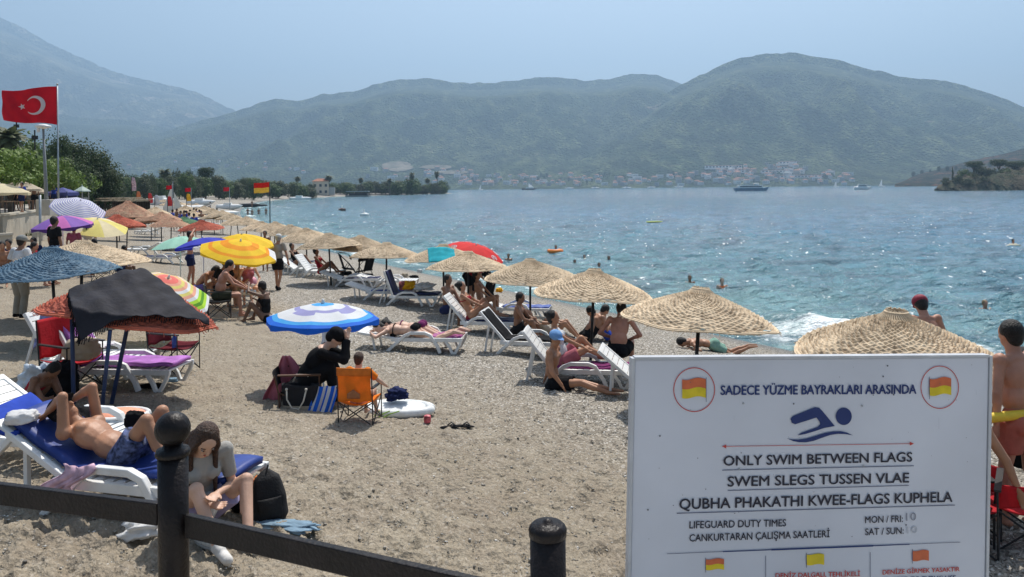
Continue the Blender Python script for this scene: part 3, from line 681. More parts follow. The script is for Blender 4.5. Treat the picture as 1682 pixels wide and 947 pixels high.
# bare quarry slope
s = NT('quarry_earth'); c = s.coord(); s.set(col=s.mix(s.rng(s.noise(c, .02, 5), .4, .6), (.17, .145, .105), (.09, .085, .055)), rough=.95)
QM = s.m
def scar(u0, u1, v0, v1, name, rg):
    b = MB()
    def fn(a, q):
        an = a * 6.283; uu = (u0 + u1) / 2 + math.cos(an) * (u1 - u0) / 2 * q * (1 + .25 * mnoise.noise((math.cos(an) * 2, math.sin(an) * 2, u0))); vv = (v0 + v1) / 2 + math.sin(an) * (v1 - v0) / 2 * q * (1 + .3 * mnoise.noise((math.cos(an) * 3, math.sin(an) * 3, v0)))
        p = rg.hit(uu, vv); return (p.x, p.y - 4, p.z + 2.5)
    o = b.grid(fn, 28, 5).build('bare_slope', QM); tag(o, name, 'slope', kind='structure')
scar(628, 678, 266, 283, 'bare grey earth above the peninsula', back_hill); scar(690, 742, 272, 279, 'bare quarry earth', back_hill); scar(712, 772, 281, 287, 'lower bare quarry earth', back_hill)

# house on the peninsula
def red_house():
    D = 440; p = at(527, D); t = thing('shore_house', 'two-storey cream house with a red roof among the trees of the peninsula', 'house', (p.x, p.y, p.z), .2)
    MB().box((0, 0, 4), (9, 8, 8)).build('wall', HW[1], t); MB().add([(-5, -4.5, 8), (5, -4.5, 8), (5, 4.5, 8), (-5, 4.5, 8), (-2, 0, 9.6), (2, 0, 9.6)], [(0, 1, 5, 4), (1, 2, 5), (2, 3, 4, 5), (3, 0, 4)]).build('roof', TILE, t)
    for x in (-3, 0, 3):
        for z in (2, 5.6): MB().box((x, -4.03, z), (1.3, .1, 1.5)).build('window', GLASS, t)
    MB().box((6.2, 1, 2.2), (3.4, 6, 4.4)).build('annex', HW[2], t)
red_house()
# ------------------------------------------------------------------ people
def basis(f, t):
    t = t.normalized(); f = (f - t * f.dot(t)).normalized(); s_ = t.cross(f); return Matrix((f, s_, t)).transposed()
def ik(a, b, l1, l2, pole):
    a = Vector(a); b = Vector(b); d = b - a; L = d.length; mx = (l1 + l2) * .995
    if L > mx: b = a + d * (mx / L); d = b - a; L = mx
    n = d / L; x = (l1 * l1 - l2 * l2 + L * L) / (2 * L); h = math.sqrt(max(0, l1 * l1 - x * x))
    pl = Vector(pole); pl = pl - n * pl.dot(n)
    if pl.length < 1e-4: pl = n.orthogonal()
    return a + n * x + pl.normalized() * h, b
SKINS = {'tan': (.38, .19, .11), 'pale': (.58, .36, .26), 'brown': (.24, .12, .07), 'red': (.42, .20, .13), 'dark': (.15, .08, .05)}
def skinm(k): return mat('skin_' + k, SKINS[k], .5, .2, 5, .12, 70, .35)
HAIRM = {'black': mat('black_hair', (.012, .010, .009), .5, .5, 60, .9, 90), 'brown': mat('brown_hair', (.06, .03, .018), .45, .5, 60, .9, 90), 'grey': mat('grey_hair', (.3, .29, .28), .6), 'fair': mat('fair_hair', (.22, .14, .07), .5, .3, 30)}
SLOTS = {}
def bake(mb, name, m, vox, parent, smooth_it=4):
    me = mb.mesh(name, m); o = bpy.data.objects.new(name, me); WORK.collection.objects.link(o)
    md = o.modifiers.new('r', 'REMESH'); md.mode = 'VOXEL'; md.voxel_size = vox; md.use_smooth_shade = True
    sm = o.modifiers.new('s', 'SMOOTH'); sm.factor = .5; sm.iterations = smooth_it
    vl = WORK.view_layers[0]; vl.update(); ev = o.evaluated_get(vl.depsgraph); nm = bpy.data.meshes.new_from_object(ev); o.modifiers.clear(); o.data = nm
    WORK.collection.objects.unlink(o); COL.objects.link(o)
    nm.name = name; bpy.data.meshes.remove(me)
    if not nm.materials: nm.materials.append(m)
    o.parent = parent; return o
def person(label, loc, rz=0.0, pelvis=(0, 0, .95), lean=0, bend=0, head=(0, 0), lh=None, rh=None, lf=(0, .12, .08), rf=(0, -.12, .08), lk=(1, 0, 0), rk=(1, 0, 0), le=(-.5, 1, -.6), re=(-.5, -1, -.6),
           skin='tan', wear=(), hair='black', hairstyle='short', hat=None, hatm=None, vox=.014, scale=1.0, female=False, belly=0.0, roll=0, group=None, cat='person', face=False, lfoot=None, rfoot=None, shoes=None, heady=0, gentle=1.0):
    """wear: list of (kind, material). Faces +X. Targets in the person's own frame."""
    t = thing('person', label, cat, loc, rz, group, scale)
    Pp = Vector(pelvis)
    def tf(l): l = R(l); return Vector((math.sin(l), 0, math.cos(l))), Vector((math.cos(l), 0, -math.sin(l)))
    rl = Matrix.Rotation(R(roll), 3, 'X')
    t1, f1 = tf(lean); t2, f2 = tf(lean + bend); t1, f1, t2, f2 = rl @ t1, rl @ f1, rl @ t2, rl @ f2
    B1, B2 = basis(f1, t1), basis(f2, t2); sd_ = B2.col[1].copy(); s1 = B1.col[1].copy()
    waist = Pp + t1 * .19; chest = waist + t2 * .18; neck = chest + t2 * .16
    SL, SRr = neck - t2 * .045 + sd_ * .175, neck - t2 * .045 - sd_ * .175
    HL_, HR = Pp - t1 * .03 + s1 * .09, Pp - t1 * .03 - s1 * .09
    hm = Matrix.Rotation(R(head[1]), 3, t2) @ Matrix.Rotation(R(head[0]), 3, sd_)
    ht, hf = hm @ t2, hm @ f2
    if heady: q = Matrix.Rotation(R(heady), 3, hf); ht = q @ ht
    HB = basis(hf, ht); Hc = neck + t2 * .035 + ht * .115 + hf * .015
    fem = 1 if female else 0
    b = MB(); ell = lambda c, r, B: b.ell(c, r, B, 14, 9)
    ell(Pp + t1 * .0, (.105 + .01 * fem, .158 + .012 * fem, .125), B1)
    ell(waist - t1 * .03 + f1 * belly * .6, (.092 + belly, .135 - .012 * fem + belly * .6, .15), B1)
    ell(chest - t2 * .02, (.108, .158 - .012 * fem, .17), B2); ell(neck - t2 * .07, (.075, .165 - .01 * fem, .065), B2)
    for sg in (1, -1):
        if female: ell(chest + f2 * .075 + sd_ * .07 * sg + t2 * .01, (.06, .06, .06), B2)
        else: ell(chest + f2 * .062 + sd_ * .075 * sg + t2 * .04, (.05, .075, .055), B2)
        ell(Pp - f1 * .055 + s1 * sg * .075 - t1 * .05, (.085, .08, .095), B1)
    ua, fa, th, sh = .285, .25, .43, .42; aw = .9 if female else 1.05
    for S_ in (SL, SRr): b.ell(S_, .058 * aw, None, 10, 8)
    b.caps(neck - t2 * .05 + (SL - neck) * .3, SL, .05, .05); b.caps(neck - t2 * .05 + (SRr - neck) * .3, SRr, .05, .05)
    b.caps(neck - t2 * .03, Hc - ht * .04, .068 - .012 * fem, .060 - .01 * fem); b.ell(neck - t2 * .045 - f2 * .02, (.06, .12, .05), B2, 14, 8)
    arms = {}
    for nm, S_, tgt, el in (('l', SL, lh, le), ('r', SRr, rh, re)):
        sg = 1 if nm == 'l' else -1
        if tgt is None: tgt = S_ - t2 * .52 + sd_ * sg * .08 + f2 * .05
        E, W = ik(S_, tgt, ua, fa, el); arms[nm] = (S_, E, W)
        b.caps(S_, E, .05 * aw, .039 * aw); b.caps(E, W, .041 * aw, .027 * aw); b.ell(E + (W - E) * .28, (.04 * aw,) * 3, None, 10, 7)
        d = (W - E).normalized(); hd = (d + Vector((0, 0, -.12))).normalized()
        side = hd.cross(t2 if abs(hd.dot(t2)) < .9 else f2).normalized(); nrm = side.cross(hd)
        HBm = Matrix((side, nrm, hd)).transposed()
        b.ell(W + hd * .05, (.042, .018, .055), HBm, 10, 7)
        for k, (o_, ln) in enumerate(((-.03, .062), (-.01, .075), (.011, .07), (.03, .055))):
            p0 = W + hd * .085 + side * o_; p1 = p0 + hd * ln * .55 + side * o_ * .15; p2 = p1 + (hd + nrm * .6).normalized() * ln * .55
            b.caps(p0, p1, .0105, .0095, 8); b.caps(p1, p2, .0095, .008, 8)
        b.caps(W + hd * .03 - side * .035, W + hd * .085 - side * .06 + nrm * .015, .013, .01, 8)
    legs = {}
    for nm, S_, tgt, kn, ft in (('l', HL_, lf, lk, lfoot), ('r', HR, rf, rk, rfoot)):
        K, A = ik(S_, tgt, th, sh, kn); legs[nm] = (S_, K, A)
        b.caps(S_, K, .088 + .006 * fem, .056); b.caps(K, A, .054, .036)
        d = (A - K).normalized(); calfdir = -(Vector(kn) - d * Vector(kn).dot(d)).normalized() if Vector(kn).cross(d).length > .05 else Vector((0, 0, -1))
        b.caps(K + d * .05 + calfdir * .008, K + d * .22 + calfdir * .014, .048, .045)
        fd = Vector(ft).normalized() if ft is not None else Vector((1, 0, 0))
        heel = A + d * .035 - fd * .03
        b.caps(heel, A + d * .05 + fd * .15, .034, .022); b.caps(A, A + d * .045 + fd * .1, .034, .026)
        legs[nm + 'f'] = (heel, A + d * .05 + fd * .16, fd, d)
    # head
    hp = lambda x, y, z: Hc + HB @ Vector((x, y, z))
    b.ell(hp(0, 0, .02), (.092, .074, .102), HB, 16, 12); b.ell(hp(.028, 0, -.055), (.06, .054, .058), HB, 12, 9)
    b.caps(hp(.088, 0, .012), hp(.102, 0, -.018), .011, .015, 8); b.ell(hp(.075, 0, -.052), (.018, .028, .012), HB, 8, 6)
    for sg in (1, -1): b.ell(hp(-.002, .074 * sg, -.005), (.02, .01, .03), HB, 8, 6); b.ell(hp(.07, .028 * sg, .03), (.018, .022, .01), HB, 8, 6)
    bake(b, 'body', skinm(skin), vox, t)
    lz = legs; am = arms
    # clothing
    for kind, m in wear:
        c = MB(); e = .016
        if kind in ('shorts', 'trousers', 'brief', 'swimsuit', 'skirt', 'dress', 'robe'):
            g = e * (.5 if kind in ('brief', 'swimsuit') else 1.2)
            c.ell(Pp - t1 * .01, (.108 + g, .162 + g, .10 if kind == 'brief' else .125), B1, 14, 9)
            for sg in (1, -1): c.ell(Pp - f1 * .055 + s1 * sg * .075 - t1 * .05, (.087 + g,) * 2 + (.092 + g * .5,), B1, 12, 8)
            if kind != 'brief' and kind != 'swimsuit':
                for q in 'lr':
                    H_, K, A = lz[q]; fr = {'shorts': .62, 'trousers': 1, 'skirt': .8, 'dress': .95, 'robe': 1}[kind]
                    c.tube([H_, H_ + (K - H_) * fr * .5, H_ + (K - H_) * fr], 1, 14, rs=[.105 + g * .6, .1 + g * .4, (.088 if fr < .9 else .07) + g])
                    if kind in ('trousers', 'robe'): c.ell(K, .075, None, 10, 8); c.tube([K, (K + A) / 2, A], 1, 14, rs=[.072, .075, .07 if kind == 'trousers' else .09])
                if kind in ('skirt', 'dress', 'robe'):
                    K1, K2 = lz['l'][1], lz['r'][1]; c.tube([Pp, Pp + ((K1 + K2) / 2 - Pp) * .9], 1, 14, rs=[.13, .13])
            if kind in ('swimsuit', 'dress', 'robe'):
                c.ell(waist - t1 * .03 + f1 * belly * .6, (.1 + belly, .14 + belly * .6, .17), B1, 14, 9); c.ell(chest - t2 * .04, (.113, .158, .15), B2, 14, 9)
                if female:
                    for sg in (1, -1): c.ell(chest + f2 * .077 + sd_ * .07 * sg + t2 * .01, (.065,) * 3, B2, 12, 8)
        if kind in ('tee', 'top', 'longtop', 'robe'):
            c.ell(waist - t1 * .05 + f1 * belly * .6, (.11 + belly, .152 + belly * .6, .17), B1, 14, 9); c.ell(chest - t2 * .02, (.122, .17, .17), B2, 14, 9)
            c.ell(neck - t2 * .07, (.085, .172, .06), B2, 14, 9)
            if kind != 'top':
                for q in 'lr':
                    S_, E, W = am[q]; c.ell(S_, .072 - .012 * fem, None, 10, 8); c.tube([S_, S_ + (E - S_) * (.72 if kind == 'tee' else 1)], 1, 12, rs=[.072 - .014 * fem, .064 - .012 * fem])
                    if kind in ('longtop', 'robe'): c.ell(E, .06, None, 10, 8); c.tube([E, W], 1, 12, rs=[.058, .048])
                c.caps(neck - t2 * .06 + (SL - neck) * .3, SL, .062, .064); c.caps(neck - t2 * .06 + (SRr - neck) * .3, SRr, .062, .064)
            if female:
                for sg in (1, -1): c.ell(chest + f2 * .08 + sd_ * .07 * sg + t2 * .01, (.066,) * 3, B2, 12, 8)
        if kind == 'bra':
            for sg in (1, -1): c.ell(chest + f2 * .079 + sd_ * .07 * sg + t2 * .005, (.064,) * 3, B2, 12, 8)
            c.tube([chest - t2 * .01 + B2 @ Vector((math.cos(a) * .118, math.sin(a) * .163, 0)) for a in [k * math.pi / 8 for k in range(17)]], .014, 8)
        if kind == 'straps':
            for dz in (-.06, .0, .07):
                c.tube([chest + t2 * dz + B2 @ Vector((math.cos(a) * .118, math.sin(a) * .165, .05 * math.cos(a * 2))) for a in [k * math.pi / 8 for k in range(17)]], .012, 8)
        bake(c, {'brief': 'swim_bottoms', 'bra': 'bikini_top', 'longtop': 'long_sleeved_top', 'tee': 'shirt', 'top': 'vest_top', 'straps': 'shoulder_straps'}.get(kind, kind), m, max(vox * .9, .009), t, 3)
    if hairstyle != 'none':
        c = MB(); c.ell(hp(-.024, 0, .036), (.099, .09, .104), HB, 16, 12); c.ell(hp(-.045, 0, -.02), (.062, .074, .08), HB, 12, 9)
        if hairstyle in ('long', 'tail'):
            if hairstyle == 'tail': c.caps(hp(-.11, 0, .03), hp(-.15, 0, -.12), .035, .02)
            else:
                g_ = -t2 * .30
                for sg in (-1, 0, 1): c.tube([hp(-.05, .055 * sg, .03), hp(-.075, .07 * sg, -.07), neck - f2 * .075 + sd_ * .08 * sg, neck - f2 * .105 + sd_ * .09 * sg + g_ * .5, neck - f2 * .10 + sd_ * .07 * sg + g_], 1, 9, rs=[.04, .045, .05, .045, .02])
                for sg in (-1, 1):
                    for j in range(3): c.tube([hp(.03 - .03 * j, .06 * sg, .075), hp(.035 - .03 * j, .084 * sg, -.02), hp(.03 - .02 * j, .088 * sg, -.12), hp(.02 - .02 * j, .085 * sg, -.12) + Vector((0, 0, -.20 - .03 * j)), hp(.01 - .02 * j, .08 * sg, -.12) + Vector((.02, 0, -.46 + .05 * j))], 1, 8, rs=[.02, .022, .022, .018, .006])
        if hairstyle == 'bun': c.ell(hp(-.11, 0, .07), .045, None, 10, 8)
        bake(c, 'hair', HAIRM[hair], max(vox * .8, .008), t, 2)
    if hat:
        c = MB(); c.ell(hp(-.014, 0, .058), (.114, .102, .090), HB, 16, 10)
        if hat == 'cap': c.ell(hp(.095, 0, .048), (.075, .07, .009), HB, 14, 6)
        if hat == 'brim': c.ell(hp(0, 0, .035), (.16, .15, .012), HB, 18, 6)
        if hat == 'scarf': c.ell(hp(-.05, 0, -.0), (.075, .084, .085), HB, 14, 10)
        bake(c, 'headscarf' if hat == 'scarf' else 'hat', hatm, .009, t, 2)
    if shoes:
        for q in 'lr':
            heel, toe, fd, d = lz[q + 'f']; c = MB(); c.caps(heel - d * .005, toe - fd * .01, .046, .038); c.caps(heel - d * .04, (heel + toe) / 2 - d * .03, .04, .035)
            so_ = bake(c, 'shoe', shoes, .008, t, 2)
            c = MB(); c.caps(heel + d * .032, toe + d * .018, .046, .042)
    if face:
        em = mat('eye_dark', (.02, .012, .01), .3); lip = mat('lip', (.45, .13, .10), .5); ew = mat('eye_white', (.7, .68, .65), .4)
        for sg in (1, -1):
            c = MB(); c.ell(hp(.077, .03 * sg, .012), (.011, .016, .007), HB, 10, 6); e_ = c.build('eye', ew, t, True)
            MB().ell(hp(.085, .03 * sg, .011), (.005, .006, .006), HB, 8, 6).build('iris', em, e_, True)
            MB().tube([hp(.083, .012 * sg, .034), hp(.085, .03 * sg, .04), hp(.074, .05 * sg, .034)], .0035, 6).build('eyebrow', HAIRM[hair], t)
            MB().tube([hp(.086, .014 * sg, .016), hp(.089, .03 * sg, .02), hp(.077, .046 * sg, .013)], .0022, 5).build('eyelid', em, t)
        MB().ell(hp(.091, 0, -.05), (.008, .022, .007), HB, 10, 6).build('lips', lip, t, True)
    return t
LIE = dict(lean=-90, lh=None)
def recl(a, **k):
    """reclining on a lounger whose back is raised by a degrees"""
    d = dict(pelvis=(-.22, 0, .40), lean=-(90 - a) , lf=(.72, .1, .34), rf=(.70, -.1, .34), lk=(0, 0, 1), rk=(0, 0, 1)); d.update(k); return d
def sitg(**k):
    d = dict(pelvis=(0, 0, .13), lean=12, lf=(.52, .14, .07), rf=(.50, -.14, .07), lk=(0, .1, 1), rk=(0, -.1, 1), lh=(.40, .12, .42), rh=(.40, -.12, .42)); d.update(k); return d
def sitc(h=.42, **k):
    d = dict(pelvis=(0, 0, h + .12), lean=-8, lf=(.48, .12, .08), rf=(.46, -.12, .08), lk=(0, 0, 1), rk=(0, 0, 1), lh=(.28, .16, h + .22), rh=(.28, -.16, h + .22)); d.update(k); return d
def stand(**k):
    d = dict(lf=(.06, .11, .08), rf=(-.08, -.11, .08)); d.update(k); return d

# ------------------------------------------------------------------ woven reed umbrellas
def reed_mat(name, a, b, dark):
    s = NT(name); c = s.coord(); oi = s.n('ObjectInfo')
    v = s.voro(c, 9, 'Color'); sp = s.n('SeparateColor'); s.inp(sp, 0, v)
    col = s.mix(sp.outputs[0], a, b); g = s.noise(c, 4.5, 6, .7); col = s.mix(s.rng(g, .48, .70, 0, .8), col, dark); g2 = s.noise(c, 2.2, 4, .6); col = s.mix(s.rng(g2, .52, .7, 0, .55), col, tuple(q * 1.25 for q in a))
    at_ = s.attr('tone'); col = s.mix(s.rng(at_, .62, 1, 0, .6), col, dark)
    col = s.mix(s.rng(at_, 0, .5, .45, 0), col, tuple(min(1, q * 1.35) for q in a))
    hs = s.n('HueSaturation'); s.inp(hs, 'Color', col); s.inp(hs, 'Value', s.rng(oi.outputs['Random'], 0, 1, .86, 1.12))
    s.set(col=hs.outputs[0], rough=.8, spec=.2, nrm=s.bump(s.noise(c, 60, 3), .5, .01)); return s.m
REED = reed_mat('tan_reed', (.63, .50, .345), (.50, .385, .26), (.18, .12, .07)); REED_RED = reed_mat('red_painted_reed', (.45, .12, .07), (.36, .09, .06), (.20, .06, .04)); REED_GREEN = reed_mat('green_painted_reed', (.12, .24, .13), (.09, .18, .10), (.04, .08, .05)); REED_BLUE = reed_mat('blue_painted_reed', (.07, .14, .21), (.22, .30, .36), (.03, .06, .10)); REED_PINK = reed_mat('faded_pink_reed', (.52, .30, .20), (.46, .34, .22), (.30, .13, .09))
def weave(m, seed=0, rings=30, seg=176, sag=-.035, H=.56, rad=1.1, name='canopy'):
    """real over-and-under wicker: each ring band passes over every other stake"""
    rr_ = random.Random(seed); b = MB(); tones = []
    vs = []
    n = rings * 3
    st = 44
    cells = [[rr_.random() for _ in range(st)] for _ in range(rings + 2)]
    for i in range(n + 1):
        q0 = .06 + .94 * i / n
        for k in range(seg):
            an = 2 * math.pi * k / seg; q = q0 + (.0035 * math.sin(an * 9 + i * .21 + seed) + .003 * math.sin(an * 23 - i * .13) + .002 * math.sin(an * 5 + i * .9)) * min(1, (n - i) / 6)
            band = i // 3; gap = i % 3 == 2
            ov = math.cos(an * st + math.pi * band)
            cr = cells[band][k * st // seg]; cr2 = cells[band + 1][(k * st // seg + 7) % st]; dz = (.013 * ov * (.6 + .8 * cr) if not gap else 0) + ((-.016 if cr2 < .6 else -.002) if gap else .006)
            und = .03 * math.sin(an * 3 + seed) + .018 * math.sin(an * 7 + seed * 2) + .012 * math.sin(an * 13 + seed * 5)
            r_ = rad * q * (1 + .012 * math.sin(an * 5 + seed) + (.010 * math.sin(an * 41) if i == n else 0))
            z = H * (1 - q ** .93) + .012 * (math.exp(-(q / .16) ** 2)) - sag * math.sin(math.pi * q) + und * q - .05 * max(0, q - .88) / .12 * .6
            vs.append((math.cos(an) * r_, math.sin(an) * r_, z + dz))
            tones.append(((.95 if cr2 < .45 else .35) if gap else (.30 - .30 * ov + (.5 if cr > .86 else 0) - .2 * (cr < .3))) + rr_.uniform(-.15, .15) + (.30 if k % 8 == 0 else 0) + .15 * math.sin(an * 3 + i * .05 + seed) * math.sin(i * .13 + an * 2) + (.5 if i < 8 else 0))
    fs = []
    for i in range(n):
        for k in range(seg):
            k2 = (k + 1) % seg; fs.append((i * seg + k, (i + 1) * seg + k, (i + 1) * seg + k2, i * seg + k2))
    b.add(vs, fs); me = b.mesh(name, m, False)
    at_ = me.attributes.new('tone', 'FLOAT', 'POINT'); at_.data.foreach_set('value', np.clip(np.array(tones), 0, 1).astype('f'))
    return me
def reed_umbrella(label, m=REED, seed=0, group='woven reed sunshades on the beach', H=2.3, polem=BLACKM):
    t = thing('reed_umbrella', label, 'beach umbrella', group=group)
    RIM = H - .56
    can = bpy.data.objects.new('canopy', weave(m, seed)); COL.objects.link(can); can.parent = t; can.location = (0, 0, RIM)
    b = MB(); rs_ = random.Random(seed)
    for k in range(44):
        an = k * 6.2832 / 44; an2 = an + .1
        b.tube([(math.cos(an) * .10, math.sin(an) * .10, H + .012 + rs_.uniform(-.01, .02)), (math.cos(an) * .14, math.sin(an) * .14, H - .03), (math.cos(an2) * .20, math.sin(an2) * .20, H - .09)], .008, 4)
    b.tube([(math.cos(a) * .12, math.sin(a) * .12, H - .01) for a in [k * .3927 for k in range(17)]], .016, 6)
    b.build('top_ring', m, t)
    b = MB()
    for j in range(2):
        b.tube([(math.cos(a) * (1.1 + .015 * j) * (1 + .012 * math.sin(a * 5 + seed)), math.sin(a) * (1.1 + .015 * j) * (1 + .012 * math.sin(a * 5 + seed)), RIM - .035 - .02 * j + .02 * math.sin(a * 3 + seed) + .012 * math.sin(a * 7 + 2 * seed)) for a in [k * 2 * math.pi / 48 for k in range(49)]], .017, 6)
    for k in range(150):
        a = rs_.uniform(0, 6.283); r_ = 1.1 * (1 + .012 * math.sin(a * 5 + seed)); zz_ = RIM - .04 + .02 * math.sin(a * 3 + seed) + .012 * math.sin(a * 7 + 2 * seed); L_ = rs_.uniform(.02, .075); a2 = a + rs_.uniform(-.03, .03)
        b.tube([(math.cos(a) * (r_ - .02), math.sin(a) * (r_ - .02), zz_), (math.cos(a2) * (r_ + L_), math.sin(a2) * (r_ + L_), zz_ - L_ * rs_.uniform(.2, 1.1))], .005, 3)
    for k in range(110):
        a = rs_.uniform(0, 6.283); q_ = rs_.uniform(.2, .95); a2 = a + rs_.uniform(-.1, .1); z_ = RIM + .56 * (1 - q_ ** .93); b.tube([(math.cos(a) * 1.1 * q_, math.sin(a) * 1.1 * q_, z_ - .01), (math.cos(a2) * (1.1 * q_ + .05), math.sin(a2) * (1.1 * q_ + .05), z_ + rs_.uniform(-.01, .035))], .0045, 3)
    b.build('rim', m, t)
    MB().tube([(0, 0, -.3), (0, 0, H - .02)], .028, 10).build('pole', polem, t, True)
    rib = None
    for k in range(8):
        an = k * math.pi / 4 + .2
        if rib is None:
            rib = MB().tube([(.03, 0, H - .62), (.55, 0, H - .42), (1.02, 0, RIM - .075)], .011, 6).build('rib', polem, t)
            rib.rotation_euler = (0, 0, an)
        else:
            r2 = rib.copy(); COL.objects.link(r2); r2.rotation_euler = (0, 0, an)
    return t
UM = {}
UMH = {}
def put_umb(u, v, w_, label, m='tan', D=None, tilt=0, ground=None, dia=2.2):
    D = D or dia * FPX / w_; top = P(u, v, D); g = gz(top.x, top.y)
    key = m + str(len(UMH) % 3) if m == 'tan' else m
    mm = {'tan': REED, 'red': REED_RED, 'green': REED_GREEN, 'blue': REED_BLUE, 'pink': REED_PINK}[m]
    if key not in UM: o = UM[key] = reed_umbrella(label, mm, len(UM))
    else: o = copy_tree(UM[key])
    UMH[label] = 1
    h = min(max(top.z - g, 1.75), 2.6)
    sc = w_ * D / FPX / 2.2 * (1 - .45 / D)
    place(o, (top.x, top.y, top.z - 2.38 * (h / 2.38) if False else g), random.uniform(0, 6), label, (sc, sc, h / 2.38))
    o.rotation_euler = (R(random.uniform(-4, 4)), R(random.uniform(-4, 4) + tilt), random.uniform(0, 6)); return o
random.seed(5)
put_umb(1461, 498, 322, 'woven reed sunshade directly behind the top edge of the notice board', D=8.1)
put_umb(1136, 466, 258, 'woven reed sunshade just left of the notice board, over the wave foam')
put_umb(968, 437, 196, 'woven reed sunshade over the man in the blue cap')
put_umb(870, 423, 152, 'woven reed sunshade between the blue-cap group and the people in the shade')
put_umb(768, 412, 137, 'woven reed sunshade over the reclining couple, before the red parasol')
put_umb(728, 398, 124, 'woven reed sunshade carrying the teal towel')
put_umb(633, 396, 119, 'woven reed sunshade over the lounger heaped with a yellow cloth')
put_umb(588, 387, 98, 'woven reed sunshade behind the one over the yellow cloth')
put_umb(543, 380, 104, 'woven reed sunshade over the black pushchairs')
put_umb(504, 372, 86, 'woven reed sunshade just right of the grey-shirted walking man')
put_umb(478, 372, 72, 'woven reed sunshade partly behind the grey-shirted walking man')
put_umb(450, 362, 68, 'woven reed sunshade at the foot of the swim flag pole')
put_umb(428, 362, 66, 'woven reed sunshade left of the swim flag pole')
put_umb(404, 354, 58, 'woven reed sunshade above the yellow parasol')
far_um = [(378,349,50),(366,344,46),(392,358,54),(352,349,46),(347,341,40),(336,337,34),(325,340,38),(322,333,30),(310,333,30),(306,336,36),(297,331,26),(290,334,30),(283,329,24),(275,331,27),(315,346,44),(268,328,22),(298,342,38)]
for i, (u, v, w_) in enumerate(far_um): put_umb(u, v, w_, 'small tan reed sunshade in the crowded far rows')
put_umb(265, 346, 64, 'faded pink and tan reed sunshade left of the green one', 'pink'); put_umb(280, 356, 66, 'pink-striped reed sunshade nearest the green one', 'pink')
put_umb(254, 338, 52, 'tan reed sunshade behind the pink-striped ones'); put_umb(248, 350, 56, 'pale reed sunshade beside the blue-grey one', 'pink')
put_umb(207, 326, 78, 'wide patchy tan and pink sunshade before the wooden hut', 'pink'); put_umb(196, 342, 60, 'faded blue-grey reed sunshade behind the brick-red one', 'blue')
put_umb(302, 362, 62, 'green-painted reed sunshade touching the brick-red one', 'green'); put_umb(332, 361, 70, 'brick-red reed sunshade behind the yellow parasols', 'red')
put_umb(192, 350, 88, 'brick-red reed sunshade behind the purple and yellow parasols', 'red')
put_umb(131, 391, 205, 'large tan reed sunshade behind the blue-painted one', D=16.2)
put_umb(92, 400, 200, 'dark blue-painted reed sunshade at the left', 'blue', D=13.6)

# ------------------------------------------------------------------ fabric parasols
def parasol(name, label, mats, pattern, rad=.9, rise=.42, H=1.9, tilt=(0, 0), panels=8, nr=10, valance=.1, finial=WHITE, polem=WHITE, bulge=.10, group='cloth parasols on the beach', split=2, scal=.06):
    t = thing(name, label, 'parasol', group=group)
    MB().tube([(0, 0, -.35), (0, 0, H - rise - .05)], .014, 8).build('pole', polem, t, True)
    top = thing_part('canopy_frame', t, (0, 0, H - rise)); top.rotation_euler = (R(tilt[0]), R(tilt[1]), 0)
    seg = panels * 6
    def pt(a, q):
        an = a * 2 * math.pi; ph = (a * panels) % 1.0; sc_ = 1 - scal * math.sin(math.pi * ph) * q
        r_ = rad * q * sc_; z = rise * (1 - q ** 1.75) - bulge * .35 * math.sin(math.pi * ph) * math.sin(math.pi * q * .9) * q
        return Vector((math.cos(an) * r_, math.sin(an) * r_, z))
    c = MB().grid(pt, seg, nr, mf=lambda i, j: pattern(i // 6, j, nr, i))
    if valance:
        c.grid(lambda a, q: pt(a, 1) * 1 + Vector((0, 0, -valance * q * (.75 + .25 * math.cos(2 * math.pi * ((a * panels) % 1))))) + Vector((math.cos(a * 6.283), math.sin(a * 6.283), 0)) * .012 * math.sin(a * 60) * q, seg, 2, mf=lambda i, j: pattern(i // 6, nr, nr, i))
    o = c.build('canopy', mats, top, True)
    for k in range(panels):
        an = 2 * math.pi * k / panels; d = Vector((math.cos(an), math.sin(an), 0))
        r_ = MB().tube([pt(k / panels, q / 6) + Vector((0, 0, -.012)) for q in range(7)], .006, 5).build('rib', STEEL, top)
        MB().tube([(0, 0, rise - .35), pt(k / panels, .5) + Vector((0, 0, -.015))], .005, 5).build('strut', STEEL, top)
    MB().tube([(0, 0, -.06), (0, 0, rise)], .014, 8).build('upper_pole', polem, top, True)
    MB().tube([(0, 0, rise - .01), (0, 0, rise + .05), (0, 0, rise + .07)], 1, 8, rs=[.03, .018, .004]).build('finial', finial, top, True)
    return t
def thing_part(name, parent, loc):
    o = bpy.data.objects.new(name, None); COL.objects.link(o); o.parent = parent; o.location = loc; o.empty_display_size = .1; return o
def para_px(u, v, D, **k):
    """top of the canopy at (u, v)"""
    p = P(u, v, D); g = gz(p.x, p.y); H = max(1.2, min(p.z - g - .06, 2.5)); o = parasol('parasol', H=H, **k); o.location = (p.x, p.y, g); return o
f_ = lambda n, c: mat('parasol_' + n, c, .75, .06, 5, .15, 18, .2, trans=.35)
